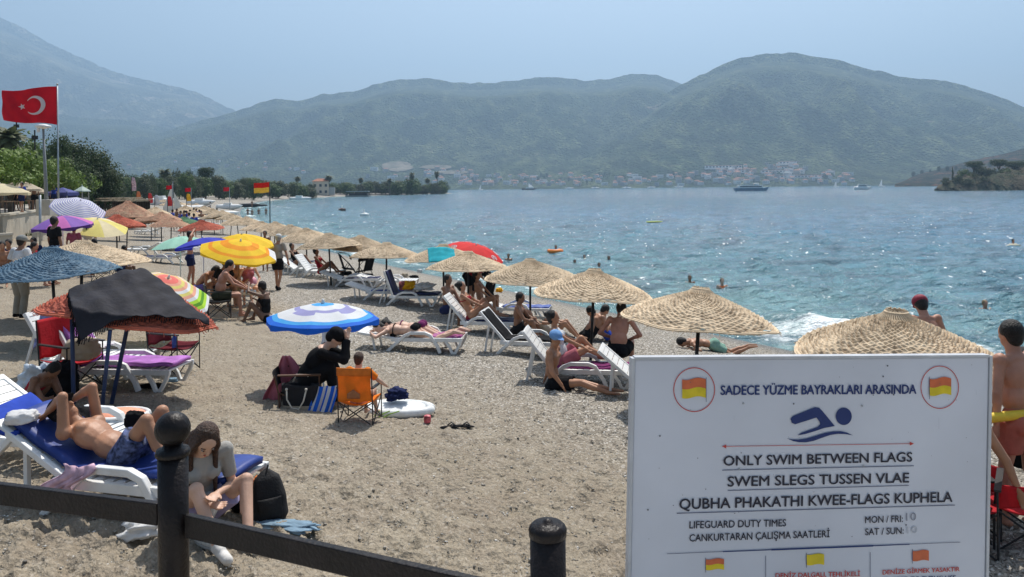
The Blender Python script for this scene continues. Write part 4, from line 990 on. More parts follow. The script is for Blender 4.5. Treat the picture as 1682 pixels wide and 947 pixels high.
F = {'white': f_('white', (.78, .80, .82)), 'lav': f_('lavender', (.36, .36, .64)), 'sky': f_('sky_blue', (.08, .42, .85)), 'blue': f_('royal_blue', (.02, .16, .72)), 'yellow': f_('yellow', (.92, .60, .03)), 'orange': f_('orange', (.90, .34, .02)), 'cream': f_('cream', (.80, .70, .45)),
     'purple': f_('purple', (.27, .14, .50)), 'pink': f_('pink', (.62, .18, .50)), 'mint': f_('mint', (.38, .68, .55)), 'indigo': f_('indigo', (.05, .06, .50)), 'coral': f_('coral', (.85, .20, .17)), 'lime': f_('lime', (.45, .75, .06)), 'peach': f_('peach', (.85, .42, .30)), 'red': f_('red', (.75, .04, .04)), 'lemon': f_('lemon', (.80, .70, .22)), 'dkpurple': f_('dark_purple', (.12, .05, .24)), 'dkgreen': f_('leaf_green', (.12, .34, .03))}
def fm(*k): return [F[q] for q in k]
# blue and white tiered parasol
para_px(530, 491, 10.8, label='blue, white and lavender banded parasol over the woman in black', mats=fm('white', 'lav', 'sky', 'blue'), rad=.80, rise=.21, tilt=(0, 1), valance=.085,
        pattern=lambda p, j, n, i: 3 if j >= n - 1 else (2 if j == n - 2 else (1 if j in (4, 5) and (p % 2 or j == 4) else (2 if j < 2 else 0))))
para_px(392, 391, 19.5, label='bright yellow parasol with orange rings, tilted toward the camera and ending in a white tip', mats=fm('yellow', 'orange', 'white'), rad=.98, rise=.30, tilt=(9, 13), valance=.06, polem=WOOD,
        pattern=lambda p, j, n, i: 2 if (p in (0,) and j > n - 3) else (1 if j in (3, 4, 7) else 0))
para_px(397, 381, 23.5, label='plain yellow parasol behind the tilted orange-ringed one', mats=fm('yellow', 'cream'), rad=.98, rise=.33, tilt=(8, 3), valance=.05, pattern=lambda p, j, n, i: 0)
para_px(334, 387, 23, label='deep blue parasol between the mint one and the yellow ones', mats=fm('indigo', 'white'), rad=.85, rise=.22, tilt=(-4, -9), valance=.06, pattern=lambda p, j, n, i: 1 if p in (2,) else 0)
para_px(296, 385, 25, label='pale mint green parasol beside the deep blue one', mats=fm('mint', 'white'), rad=.92, rise=.30, tilt=(2, -6), valance=0, pattern=lambda p, j, n, i: 1 if p == 3 and j < 4 else 0)
para_px(128, 320, 31, label='white and blue pinstriped parasol tilted to the side beside the grey pole', mats=fm('white', 'lav'), rad=1.05, rise=.42, tilt=(14, 24), valance=0, nr=26, pattern=lambda p, j, n, i: 1 if j % 2 else 0)
para_px(103, 351, 25, label='purple parasol with pink panels behind the seated crowd', mats=fm('purple', 'pink', 'dkpurple'), rad=.92, rise=.32, tilt=(5, -2), valance=.12, pattern=lambda p, j, n, i: 2 if j >= n else (1 if p % 3 == 0 else 0))
para_px(158, 356, 27, label='pale yellow parasol in front of the brick-red sunshade', mats=fm('lemon', 'cream'), rad=1.05, rise=.32, tilt=(10, 14), valance=0, pattern=lambda p, j, n, i: 1 if p % 2 else 0)
para_px(268, 448, 14.0, label='striped coral, peach, white and lime parasol leaning behind the black cloth', mats=fm('peach', 'coral', 'lemon', 'white', 'lime', 'dkgreen'), rad=.86, rise=.33, tilt=(10, 22), valance=0, nr=14,
        pattern=lambda p, j, n, i: [0, 1, 1, 0, 2, 0, 3, 2, 0, 3, 4, 5, 4, 3, 3][j])
def red_parasol():
    o = para_px(778, 398, 24.5, label='red parasol with white ring emblems by the waterline', mats=fm('red', 'coral'), rad=.98, rise=.30, tilt=(12, 16), valance=.10, pattern=lambda p, j, n, i: 0)
    top = [q for q in bpy.data.objects if q.parent == o and q.name.startswith('canopy_frame')][0]
    for k in range(8):
        an = (k + .5) * math.pi / 4
        for (rq, rd) in ((.74, .10), (.74, .05)):
            c = Vector((math.cos(an) * .98 * rq, math.sin(an) * .98 * rq, .30 * (1 - rq ** 1.75) + .012)); rdir = Vector((math.cos(an), math.sin(an), -.5)).normalized(); td = Vector((-math.sin(an), math.cos(an), 0))
            MB().tube([c + rdir * math.cos(a) * rd + td * math.sin(a) * rd for a in [j * .45 for j in range(13)]], .012, 5).build('ring_emblem', F['white'], top)
red_parasol()
# teal towel on a sunshade
def teal():
    p = P(727, 415, 21.3)
    def fn(a, q): return Vector(((a - .5) * .74 + .1 * (q - .5), -q * .62, -q * .33 - .12 * abs(a - .45) + .012 * math.sin(a * 11 + q * 7) + .006 * math.sin(q * 17)))
    o = cloth('towel', fn, 24, 18, TEALF, thick=.012, loc=p + Vector((0, 0, .17))); tag(o, 'teal towel spread on a woven sunshade', 'towel')
teal()

# ------------------------------------------------------------------ sun loungers
def lounger_proto(ang=35, detail=True):
    t = thing('sun_lounger', '', 'sun lounger')
    zb = .25
    for sg in (1, -1):
        y = sg * .31
        MB().tube([(.98, y, zb), (.1, y, zb), (-.30, y, zb), (-.42, y, zb + .0)], 1, flat=(.045, .075)).build('side_rail', WHITE, t, bevel=.008)
        MB().tube([(-.50, y * 1.06, 0), (-.40, y * 1.06, .10), (-.14, y * 1.06, .33), (-.02, y * 1.06, .38), (.26, y * 1.06, .38), (.36, y * 1.06, .34), (.50, y * 1.06, .13), (.55, y * 1.06, .0)], 1, flat=(.06, .06)).build('armrest_leg', WHITE, t, bevel=.01)
        MB().tube([(.96, y, zb), (.93, y, .16), (.84, y, 0), (.78, y, 0), (.74, y, .1), (.66, y, zb - .03)], 1, flat=(.05, .05)).build('foot_leg', WHITE, t, bevel=.008)
    sl = None
    for k in range(13):
        x = .93 - k * .1
        q = MB().box((x, 0, zb + .022), (.072, .60, .02)).build('slat', WHITE, t) if sl is None else None
        if q: sl = q; x0 = x
        else: q = sl.copy(); COL.objects.link(q); q.location = (x - x0, 0, 0)
    bk = thing_part('backrest', t, (-.32, 0, zb + .01)); bk.rotation_euler = (0, R(ang), 0)
    b = MB()
    for sg in (1, -1): b.tube([(0, sg * .285, 0), (-.72, sg * .285, 0)], 1, flat=(.05, .05))
    b.box((-.735, 0, 0), (.07, .62, .05)); b.build('back_frame', WHITE, bk, bevel=.008)
    sl = None
    for k in range(7):
        if sl is None: sl = MB().box((-.07, 0, .004), (.088, .53, .018)).build('back_slat', WHITE, bk)
        else: q = sl.copy(); COL.objects.link(q); q.location = (-k * .1, 0, 0)
    for sg in (1, -1):   # prop behind the back
        MB().tube([(-.50, sg * .22, -.0), (-.62 * math.cos(R(ang)) * .8, sg * .22, -.0)], 1, flat=(.03, .03)) if False else None
        c, s2 = math.cos(R(ang)), math.sin(R(ang))
        MB().tube([(-.32 - .5 * c, sg * .23, zb + .5 * s2), (-.75, sg * .23, .02)], 1, flat=(.035, .035)).build('prop', WHITE, t)
    return t
LG = {}
def lounger(loc, rz, label, ang=35, mt=None, flat=None, group='white plastic sun loungers', scale=1.0, mlabel=None, thick=.05):
    if ang in LG: o = copy_tree(LG[ang])
    else: o = LG[ang] = lounger_proto(ang)
    place(o, loc, rz, label, scale, group)
    if mt is not None:
        c, s2 = math.cos(R(ang)), math.sin(R(ang)); b = MB(); zb = .25 + .035
        pts = [(.97, zb), (-.30, zb), (-.34, zb), (-.34 - .70 * c, zb + .70 * s2)]
        def fn(a, q):
            L = [0, 1.27, 1.31, 2.01]; d = a * 2.01; k = 0 if d < 1.27 else (1 if d < 1.31 else 2); f = (d - L[k]) / (L[k + 1] - L[k]); x = pts[k][0] + (pts[k + 1][0] - pts[k][0]) * f; z = pts[k][1] + (pts[k + 1][1] - pts[k][1]) * f
            if flat: x = -.28 + 1.24 * a if flat is True else flat[0] + (flat[1] - flat[0]) * a; z = zb
            return (x, (q - .5) * .50, z + thick * .4 + .008 * math.sin(d * 14) + .006 * math.cos(q * 9))
        m_ = cloth('lounger_mat', fn, 40, 8, mt, thick=thick)
        place(m_, loc, rz, mlabel or 'padded mat lying along ' + label, scale); m_['category'] = 'mat'; m_['group'] = 'mats on the sun loungers'
    return o
def lp(u, v, rz): q = gp(u, v); return (q.x, q.y, gz(q.x, q.y)), R(rz)
# nearest lounger with the man
L0 = Vector((-2.95, 5.87, gz(-2.95, 5.87)))
lounger(L0, R(-14), 'nearest white lounger, carrying the bare-chested man with raised knees', 30, mat('deep_blue_vinyl', (.016, .04, .20), .5, .2, 4, .4, 10, .3), mlabel='blue padded mat under the man on the nearest lounger')
L1 = Vector((-4.15, 6.95, gz(-4.15, 6.95)))
lounger(L1, R(-14), 'white lounger just behind the nearest one, its raised back at the left picture edge', 30)
# lounger of the black-cloth canopy
L2, a2 = lp(188, 632, -5); lounger(L2, a2, 'white lounger with a purple striped mat under the black cloth sunshade', 62, mat('purple_stripe', (.35, .12, .42), .6, .3, 5), mlabel='shiny purple and pink striped mat under the black cloth sunshade')
# women's lounger
L3, a3 = lp(683, 574, -6); lounger(L3, a3, 'white lounger on which two women lie face down in the sun', 8, mat('magenta_mat', (.30, .05, .20), .5, .2, 5), (.35, .95), mlabel='magenta mat under the two women lying face down')
L4, a4 = lp(668, 500, -8); lounger(L4, a4, 'white lounger heaped with a yellow cloth and white towels', 70, NAVYMAT, mlabel='navy mat on the lounger heaped with towels')
L5, a5 = lp(578, 470, -2); lounger(L5, a5, 'empty white lounger right of the walking man', 20, NAVYMAT, True, mlabel='navy mat on the empty lounger beside the walking man')
L6, a6 = lp(628, 492, -5); lounger(L6, a6, 'white lounger partly behind the one heaped with towels', 18, BLUEMAT, True, mlabel='bright blue mat sticking out behind the towel-heaped lounger')
L7, a7 = lp(790, 545, -8); lounger(L7, a7, 'white lounger with the reclining woman in the shade', 50, NAVYMAT, True, mlabel='navy mat under the reclining woman in the shade')
L8, a8 = lp(942, 628, -8); lounger(L8, a8, 'white lounger with a raised back behind the man in the blue cap', 52, MAGF, True, mlabel='magenta and orange cloth-covered mat behind the man in the blue cap', thick=.04)
L9, a9 = lp(862, 580, -14); lounger(L9, a9, 'white lounger with a dark raised back left of the blue-cap group', 48, BLACKF, mlabel='black towel over the raised back left of the blue-cap group', thick=.02)
L10, a10 = lp(845, 520, -10); lounger(L10, a10, 'white lounger with a blue mat right of the reclining woman', 12, BLUEMAT, True, mlabel='blue mat right of the reclining woman')
L11, a11 = lp(1085, 655, -12); lounger(L11, a11, 'white lounger whose front end is hidden by the notice board', 40)
for i, (u, v, rz, an, m_, l) in enumerate([(275,432,170,18,NAVYMAT,'front white lounger of the empty pair below the mint parasol'),(285,412,172,18,NAVYMAT,'rear white lounger of the empty pair below the mint parasol'),(245,385,175,18,None,'white lounger between the brick-red sunshades'),(236,418,170,25,None,'white lounger at the left of the empty pair'),(500,452,-4,35,None,'white lounger with a raised back right of the walking man'),(522,456,-10,52,None,'white lounger with its back raised under the row of sunshades'),(480,440,-5,40,NAVYMAT,'white lounger of the dark seated person by the walking man'),(345,372,0,20,None,'white lounger in front of the small sunshades'),(640,472,-4,14,None,'far white lounger lying flat behind the navy-backed one')]):
    q, a_ = lp(u, v, rz); lounger(q, a_, l, an, m_, True)

# ------------------------------------------------------------------ canopy of red reed with a black cloth
def canopy():
    cx, cy = at(180, 9.4).x, 9.4; g = gz(cx, cy); top = P(186, 440, 9.4).z; H = (top - g) / .92
    o = reed_umbrella('brick-red reed sunshade carrying the fringed black cloth', REED_RED, 7, H=H - .06, polem=NAVYM)
    o.location = (cx, cy, g); o.scale = (.91, .91, .92); o.rotation_euler = (R(-7), R(9), 0)
    t = thing('black_cloth', 'fringed black cloth draped over a brick-red sunshade', 'cloth', (cx, cy, g)); t.rotation_euler = (R(-7), R(9), 0); t.scale = (.95, .95, .92)
    A_, D_, B_, C_ = Vector((-.04, .14)), Vector((1.20, -.22)), Vector((-.52, -.62)), Vector((.08, -1.50))
    def fn(a, q):
        # square cloth laid over the cone, one corner hanging at the front
        v_ = (A_ * (1 - a) + D_ * a) * (1 - q) + (B_ * (1 - a) + C_ * a) * q; x, y = v_
        r_ = math.hypot(x, y); cone = H + .03 - .56 * (min(r_, 1.1) / 1.1) ** .93
        if r_ < .15: cone -= (.15 - r_) * .25
        over = max(0, r_ - 1.12)
        f = 1.12 / r_ if over > 0 else 1
        z = cone - over * 1.0; x2 = x * (f + (1 - f) * .25); y2 = y * (f + (1 - f) * .25)
        z += .014 * math.sin(x * 6 - y * 9) * min(1, r_ * 2) + .010 * math.sin(x * 15 + y * 19) + .008 * math.sin(x * 31 - y * 8) + .02
        return (x2, y2, z)
    b = MB().grid(fn, 60, 60); b.build('cloth', mat('black_cotton', (.018, .018, .024), .8, .25, 3, .5, 18, .2), t, True, solid=.006)
    fb = MB()
    for k in range(56):
        for (a, q) in ((k / 56, 1), (0, k / 56), (1, k / 56)):
            p = Vector(fn(a, q)); L = random.uniform(.05, .09); e = Vector((random.uniform(-.01, .01), random.uniform(-.01, .01), -L)); fb.tube([p, p + e], 1, 4, rs=[.004, .006])
    fo = fb.build('fringe', BLACKF, t); fo['kind'] = 'stuff'
    for (u, D, l) in ((120, 9.0, 'blue-black pole'), (170, 8.75, 'leaning')):
        pass
    # extra props
    pt = thing('prop_pole', 'leaning navy pole propping the front of the brick-red sunshade', 'pole', (0, 0, 0)); p0 = P(165, 648, 8.6); p0.z = gz(p0.x, p0.y) - .05; p1 = P(181, 542, 8.5)
    MB().tube([p0, p1], .022, 8).build('shaft', NAVYM, pt, True)
    pt = thing('prop_pole', 'upright navy pole at the near left of the brick-red sunshade', 'pole', (0, 0, 0)); p0 = P(121, 640, 8.8); p0.z = gz(p0.x, p0.y) - .05; p1 = P(118, 506, 8.8)
    MB().tube([p0, p1], .024, 8).build('shaft', NAVYM, pt, True)
canopy()

# ------------------------------------------------------------------ folding chairs
def camp_chair(label, fabm, high=True, frame=BLACKM, arms=True, group='folding chairs on the beach', seat=.40, back=.85):
    t = thing('folding_chair', label, 'folding chair', group=group); w_ = .27
    for sg in (1, -1):
        MB().tube([(-.22, sg * w_, 0), (.22, -sg * w_ * .1, seat * .55), (.25, -sg * w_, seat * 1.0)], .009, 6) if False else None
        MB().tube([(-.24, sg * w_, .02), (-.24, -sg * w_, seat)], .009, 6).build('rear_cross_leg', frame, t)
        MB().tube([(.24, sg * w_, .02), (.24, -sg * w_, seat)], .009, 6).build('front_cross_leg', frame, t)
        MB().tube([(-.24, sg * w_, .02), (.24, sg * w_, seat)], .009, 6).build('side_cross_leg', frame, t); MB().tube([(.24, sg * w_, .02), (-.24, sg * w_, seat)], .009, 6).build('side_cross_leg', frame, t)
        MB().tube([(-.24, sg * w_, .0), (-.25, sg * w_, seat), (-.30, sg * w_, back)], .010, 6).build('back_post', frame, t)
        if arms:
            MB().tube([(.24, sg * w_, .02), (.24, sg * w_, seat + .2)], .009, 6).build('arm_post', frame, t)
            MB().tube([(.26, sg * w_, seat + .2), (-.26, sg * w_, seat + .22)], 1, flat=(.05, .018)).build('armrest', frame, t)
    cloth('seat', lambda a, q: ((q - .5) * .46, (a - .5) * .54, seat + .01 - .07 * math.sin(math.pi * a) - .02 * math.sin(math.pi * q)), 12, 10, fabm, t, .012)
    cloth('backrest', lambda a, q: (-.245 - .055 * q - .035 * math.sin(math.pi * a), (a - .5) * (.54 - .04 * math.sin(math.pi * q)), seat + .02 + (back - seat - .02) * q + .012 * math.sin(a * 12) * (1 - q)), 14, 12, fabm, t, .012)
    return t
def orange_chair():
    t = camp_chair('bright orange folding chair seen from behind beside the woman in black', ORANGEF, seat=.38, back=.92)
    MB().grid(lambda a, q: (-.315 - .03 * math.sin(math.pi * a), (a - .5) * .53, .80 + .12 * q), 8, 3).build('head_band', mat('dark_orange_band', (.62, .16, .02), .8), t, True, solid=.006)
    cloth('print', lambda a, q: (-.30 - .038 * math.sin(math.pi * (.5 + (a - .5) * .5)), (a - .5) * .2, .46 + .14 * q * (1 - abs(a - .5))), 8, 4, mat('faded_print', (.35, .14, .06), .8), t, .004)
    return t
oc = orange_chair(); q = gp(592, 694); OC = Vector((q.x, q.y, gz(q.x, q.y))); place(oc, OC, R(84), scale=.76)
wc_ = camp_chair('low dark folding chair of the woman in black', BLACKF, seat=.24, back=.46, frame=mat('brown_wood_frame', (.09, .045, .025), .6)); WP = P(494, 620, 9.75); WP.z = gz(WP.x, WP.y); place(wc_, WP, R(12))
dc = camp_chair('maroon folding chair at the end of the purple-matted lounger', MAROON, seat=.42, back=.92); q = gp(287, 612); place(dc, (q.x, q.y, gz(q.x, q.y)), R(-12))
rc = camp_chair('bright red folding chair beside the purple-matted lounger', REDF, seat=.42, back=.95); q = P(118, 600, 10.1); place(rc, (q.x, q.y, gz(q.x, q.y)), R(-20))
gc = camp_chair('folding chair of the broad-backed man beneath the yellow parasol', mat('dark_print', (.08, .08, .08), .8, .6, 20), seat=.42, back=.8); q = gp(360, 522); GCP = Vector((q.x, q.y, gz(q.x, q.y))); place(gc, GCP, R(25))
rc2 = camp_chair('red folding chair at the right picture edge behind the notice board', REDF, seat=.40, back=.62); q = P(1668, 850, 6.6); RC2 = Vector((q.x, q.y, gz(q.x, q.y))); place(rc2, RC2, R(80))
def table():
    q = gp(408, 512); t = thing('folding_table', 'small folding table beneath the yellow parasol', 'table', (q.x, q.y, gz(q.x, q.y)), R(10))
    MB().box((0, 0, .45), (.6, .4, .025)).build('table_top', mat('beige_top', (.5, .42, .3), .6), t)
    for sg in (1, -1):
        MB().tube([(-.25, sg * .17, 0), (.25, sg * .17, .44)], .009, 6).build('leg', STEEL, t); MB().tube([(.25, sg * .17, 0), (-.25, sg * .17, .44)], .009, 6).build('leg', STEEL, t)
    for k, (x, y) in enumerate(((-.15, 0), (.05, .08), (.18, -.06), (.0, -.1))):
        p = Vector((q.x + x, q.y + y, gz(q.x, q.y) + .4625)); tt = thing('cup', 'small cup standing on the folding table', 'cup', p, 0, 'cups on the folding table')
        MB().lathe([(.025, 0), (.033, .09)], 10).build('body', [WHITE, STEEL][k % 2], tt, True)
table()
# ------------------------------------------------------------------ the people of the beach
def ga(u, v): q = gp(u, v); return Vector((q.x, q.y, gz(q.x, q.y)))
PRINT = mat('navy_leaf_print', (.06, .08, .17), .8, .9, 26); BLK = BLACKF; OLIVE = fab('olive_fabric', (.05, .055, .035)); KHAKI = fab('stone_fabric', (.42, .38, .31)); MINTF = fab('mint_fabric', (.3, .5, .4)); PALEB = fab('pale_blue_fabric', (.22, .42, .75)); REDW = fab('deep_red_fabric', (.45, .03, .05)); STRIPE = mat('white_grey_stripe', (.55, .56, .58), .8, .2, 3)
# man on the nearest lounger
person('bare-chested man with crossed hands behind his head and raised knees on the nearest lounger', L0, R(-14), **recl(25, pelvis=(-.06, 0, .39), lh=(-.73, .09, .74), rh=(-.73, -.09, .73), le=(1, .35, .6), re=(1, -.3, .6), lf=(.40, .1, .36), rf=(.44, -.12, .36), head=(12, 0)), skin='tan', wear=[('shorts', PRINT)], vox=.009, hat='cap', hatm=BLACKF, belly=.012, scale=.95)
# girl
G0 = at(314, 5.42); G0.z = gz(G0.x, G0.y)
person('girl with long brown hair sitting on the sand and looking down by the black backpack', G0, R(-50), **sitg(pelvis=(0, 0, .16), lean=12, bend=14, head=(22, -6), lf=(.56, .20, .08), rf=(.56, -.02, .08), lh=(.34, .06, .36), rh=(.30, -.02, .30), le=(-.2, .35, -1), re=(-.2, -.35, -1), lk=(.1, .55, 1), rk=(.1, -.1, 1)), skin='pale', wear=[('shorts', LILACF), ('tee', fab('stone_grey_fabric', (.46, .45, .42)))], hair='brown', hairstyle='long', vox=.0075, scale=.94, female=True, face=True, shoes=mat('white_trainer', (.55, .53, .5), .7, .2, 12))
# child in red
C0 = at(42, 8.9); person('small child in a red swimsuit bending over the sand at the left edge', C0, R(-10), **sitg(pelvis=(0, 0, .12), lean=22, bend=22, head=(15, 0), lf=(.5, .2, .06), rf=(.48, -.15, .06), lh=(.45, .1, .2), rh=(.42, -.1, .22)), skin='brown', wear=[('swimsuit', REDW)], vox=.012, scale=.78)
# woman in black, child in the orange chair
person('woman in a black long-sleeved dress and black cap resting her chin on her hand', WP + Vector((.02, 0, 0)), R(6), scale=1.04, **sitc(.20, pelvis=(0, 0, .27), lean=24, bend=14, lf=(.50, .10, .08), rf=(.44, -.12, .08), lh=(.52, .02, .78), rh=(.55, -.05, .80), le=(.3, .4, -1), re=(.3, -.4, -1), head=(6, 0)), skin='pale', wear=[('robe', BLACKF)], hat='scarf', hatm=BLACKF, hairstyle='none', vox=.011, female=True)
person('brown-haired person whose head shows over the orange chair', OC, R(78), **sitc(.36, pelvis=(-.03, 0, .46), lean=-6, bend=4, lh=(.30, .20, .55), rh=(.28, -.36, .62), lf=(.5, .1, .08), rf=(.5, -.1, .08), head=(10, 0)), skin='pale', wear=[('tee', ORANGEF)], hair='brown', vox=.012, scale=.66)
# two women prone on the lounger
c8 = dict(pelvis=(-.05, .15, .44), lean=90, lf=(.82, .2, .43), rf=(.82, .08, .43), lk=(0, 0, -1), rk=(0, 0, -1), lh=(-.95, .28, .44), rh=(-.95, 0, .44))
def prone(y, label, sk, m, hx=0, rzz=None):
    person(label, L3, a3 + math.pi, pelvis=(.02 + hx, y, .40), lean=88, lf=(-.80 + hx, y + .07, .38), rf=(-.80 + hx, y - .06, .37), lk=(0, 0, -1), rk=(0, 0, -1), lfoot=(-1, 0, -.3), rfoot=(-1, 0, -.3), lh=(.78 + hx, y + .2, .36), rh=(.80 + hx, y - .18, .36), le=(0, 1, -.2), re=(0, -1, -.2), head=(-20, 40), skin=sk, wear=[('brief', m), ('bra', m)], vox=.013, female=True, hairstyle='bun')
prone(.15, 'woman in a dark bikini lying face down on the near side of the shared lounger', 'pale', BLACKF)
prone(-.17, 'woman in a dark bikini lying face down on the far side of the shared lounger', 'pale', MAGF, -.06)
# blue cap man + group
B0 = ga(912, 640); person('man in a light blue cap and black shorts sitting on the pebbles with outstretched legs', B0, R(-22), **sitg(lean=-18, bend=24, lf=(.86, .08, .06), rf=(.84, -.08, .06), lk=(0, 0, 1), rk=(0, 0, 1), lh=(-.28, .26, .04), rh=(.18, -.22, .14), head=(10, -30)), skin='tan', wear=[('shorts', BLACKF)], hair='black', hat='cap', hatm=PALEB, vox=.012)
W0 = Vector(L8); person('dark-haired woman in a pale patterned vest reclining on the raised-back lounger', W0, a8, **recl(52, pelvis=(-.16, .05, .39), lean=-22, bend=8, lf=(.42, .18, .40), rf=(.62, 0, .40), lh=(.1, .25, .62), rh=(.2, -.15, .6), head=(5, -8)), skin='tan', wear=[('top', STRIPE), ('shorts', PINKF)], female=True, hairstyle='bun', vox=.012)
M0 = ga(1018, 622); person('bare-backed tanned man sitting on the lounger end beside the board, seen from behind', M0 + Vector((0, .15, 0)), R(70), **sitc(.36, pelvis=(0, 0, .46), lean=14, bend=14, lf=(.44, .14, .08), rf=(.42, -.14, .08), head=(12, 20)), skin='red', wear=[('shorts', BLACKF)], vox=.012, belly=.02, scale=1.04)
for (u, v, rz, l, sk, k) in [(905,538,-10,'person lying back behind the woman in the pale vest','tan',dict(lean=-50, lf=(.6,.1,.1), rf=(.6,-.1,.1)))]:
    person(l, ga(u, 560), R(rz), **sitg(**k), skin=sk, vox=.016, wear=[('tee', BEIGEF)], hairstyle='short')
person('dark-haired boy sitting beside the black-backed lounger', ga(850, 560), R(-12), **sitg(lean=4, pelvis=(0, 0, .25), head=(8, -10)), skin='brown', wear=[('shorts', BLACKF)], vox=.014)
# shaded people behind 768 umbrella
person('woman reclining with one knee up on the lounger in the shade', Vector(L7), a7, **recl(55, lean=-28, bend=10, lf=(.34, .16, .42), rf=(.46, -.1, .42), lh=(.05, .22, .62), rh=(.1, -.14, .6)), skin='tan', wear=[('brief', REDW), ('bra', REDW)], female=True, hairstyle='bun', vox=.013)
q = ga(735, 535); person('man with a beard sitting at the head of the shaded lounger', q, R(-30), **sitg(pelvis=(0, 0, .42), lean=2, lf=(.4, .1, .1), rf=(.4, -.1, .1)), skin='brown', wear=[('shorts', NAVYF)], vox=.015)
q = ga(770, 505); person('person in a red top standing bent forward in the shade of the sunshade', q, R(-5), **stand(lean=40, bend=20, pelvis=(0, 0, .92), lh=(.5, .15, .8), rh=(.5, -.1, .8)), skin='tan', wear=[('tee', REDW), ('shorts', BLACKF)], vox=.016)
q = ga(808, 508); person('person in black bending over in the shade beside the red top', q, R(170), **stand(lean=55, bend=25, pelvis=(0, 0, .92), lh=(.5, .15, .5), rh=(.5, -.1, .5)), skin='brown', wear=[('longtop', BLACKF), ('trousers', BLACKF)], vox=.016)
q = ga(790, 520); person('person sitting with bent knees beyond the shaded lounger', q, R(-15), **sitg(pelvis=(0, 0, .4), lean=-10, lf=(.42, .16, .1), rf=(.42, -.12, .1)), skin='tan', wear=[('brief', REDW)], vox=.015, female=True)
# walking man
q = ga(456, 477); person('heavy man in a grey T-shirt, black shorts and white cap walking away', q, R(80), **stand(pelvis=(0, 0, .94), lean=3, bend=6, lf=(.20, .12, .08), rf=(-.16, -.1, .10), lh=(.08, .36, .84), rh=(.0, -.38, .84)), skin='tan', wear=[('tee', fab('warm_grey_fabric', (.42, .38, .33))), ('shorts', BLACKF)], hair='grey', hat='cap', hatm=WHITEF, belly=.055, vox=.016, scale=1.02, shoes=BLACKF)
q = ga(436, 446); person('dark-haired woman standing behind the walking man', q, R(-90), **stand(lean=2), skin='brown', wear=[('shorts', BLACKF), ('bra', BLACKF)], female=True, hairstyle='bun', vox=.018, scale=.93)
# yellow parasol group
person('broad-backed tanned man on the folding chair beneath the yellow parasol', GCP, R(25), **sitc(.42, lean=8, bend=14, lh=(.55, .1, .68), rh=(.5, -.15, .68), head=(6, -10)), skin='red', wear=[('shorts', OLIVE)], belly=.03, vox=.013, scale=1.03)
q = ga(325, 500); person('young man in purple shorts sitting hunched over a phone', q, R(0), **sitc(.30, pelvis=(0, 0, .42), lean=24, bend=24, head=(14, 0), lh=(.42, .05, .6), rh=(.42, -.05, .6)), skin='tan', wear=[('shorts', fab('violet_fabric', (.18, .15, .42)))], vox=.015)
q = ga(362, 502); person('person in a dark top beside the hunched young man', q, R(-30), **sitc(.36, lean=12, bend=10), skin='brown', wear=[('tee', BLACKF), ('shorts', BLACKF)], vox=.016)
q = ga(388, 500); person('bare-chested person sitting behind the pole of the yellow parasol', q, R(-60), **sitc(.36, lean=10, bend=12), skin='tan', wear=[('shorts', BEIGEF)], vox=.016)
q = ga(407, 500); person('woman sitting by the pink and white ball right of the parasol pole', q, R(-50), **sitc(.36, lean=4, bend=8, lf=(.6, .12, .08), rf=(.6, -.1, .08)), skin='pale', wear=[('top', PINKF), ('shorts', WHITEF)], female=True, hairstyle='short', vox=.016)
q = ga(436, 528); person('dark-skinned woman sitting on the sand with one arm raised to her face', q, R(170), **sitg(pelvis=(0, 0, .14), lean=-6, bend=14, lf=(.42, .2, .06), rf=(.38, -.14, .06), lh=(.36, .1, .85), rh=(.3, -.1, .5), re=(.5, -.2, -1), head=(10, 0)), skin='dark', wear=[('swimsuit', BLACKF)], female=True, hairstyle='short', vox=.013)
MB().ell((0, 0, .2), (.2, .2, .2), None, 20, 14).build('beach_ball', mat('pink_white_ball', (.80, .32, .38), .4, .5, 6), None, True, loc=tuple(ga(411, 492) + Vector((0, 0, .28))))
bo = bpy.data.objects['beach_ball']; tag(bo, 'pink and white inflatable ball held beneath the yellow parasol', 'ball')
q = ga(313, 470); person('person with raised arms behind the blue and mint parasols', q, R(20), **stand(lh=(.1, .25, 1.75), rh=(.1, -.2, 1.75), le=(0, 1, .3), re=(0, -1, .3)), skin='red', wear=[('shorts', NAVYF)], vox=.018)
# left crowd
q = ga(32, 522); person('man in a pale grey shirt and cream trousers standing with his back turned', q, R(75), **stand(lean=2, bend=5, pelvis=(0, 0, .95), lf=(.03, .12, .08), rf=(-.03, -.12, .08), lh=(.12, .28, .95), rh=(.12, -.28, .95)), skin='brown', wear=[('tee', STRIPE), ('trousers', KHAKI)], hat='cap', hatm=GREYF, belly=.03, vox=.014, shoes=BLACKF)
crowd = [(90,468,60,'brown','navy_top','broad dark-haired man seen from behind left of the tan sunshade',1.15,'stand'),(48,470,10,'red','red','person in a red top behind the blue-painted sunshade',1,'sit'),(5,470,-60,'tan','none','bare-shouldered person at the left picture edge',1,'sit'),(18,462,-80,'tan','dark','dark-topped person near the left edge beside the cream-trousered man',1,'sit'),(60,455,-90,'brown','dark','person half hidden behind the blue-painted sunshade',1,'sit'),(145,448,100,'pale','white','woman with a dark ponytail and a white top before the purple parasol',1.0,'stand'),(122,452,90,'tan','pink','woman in pale pink under the purple parasol',.95,'stand'),(160,455,150,'brown','black','person in black on a folding chair right of the ponytailed woman',1,'sit'),(198,462,0,'dark','black','dark figure on the sand right of the tan sunshade',.9,'sit')]
CM = {'navy_top': BLACKF, 'red': REDW, 'dark': NAVYF, 'white': WHITEF, 'pink': PINKF, 'black': BLACKF}
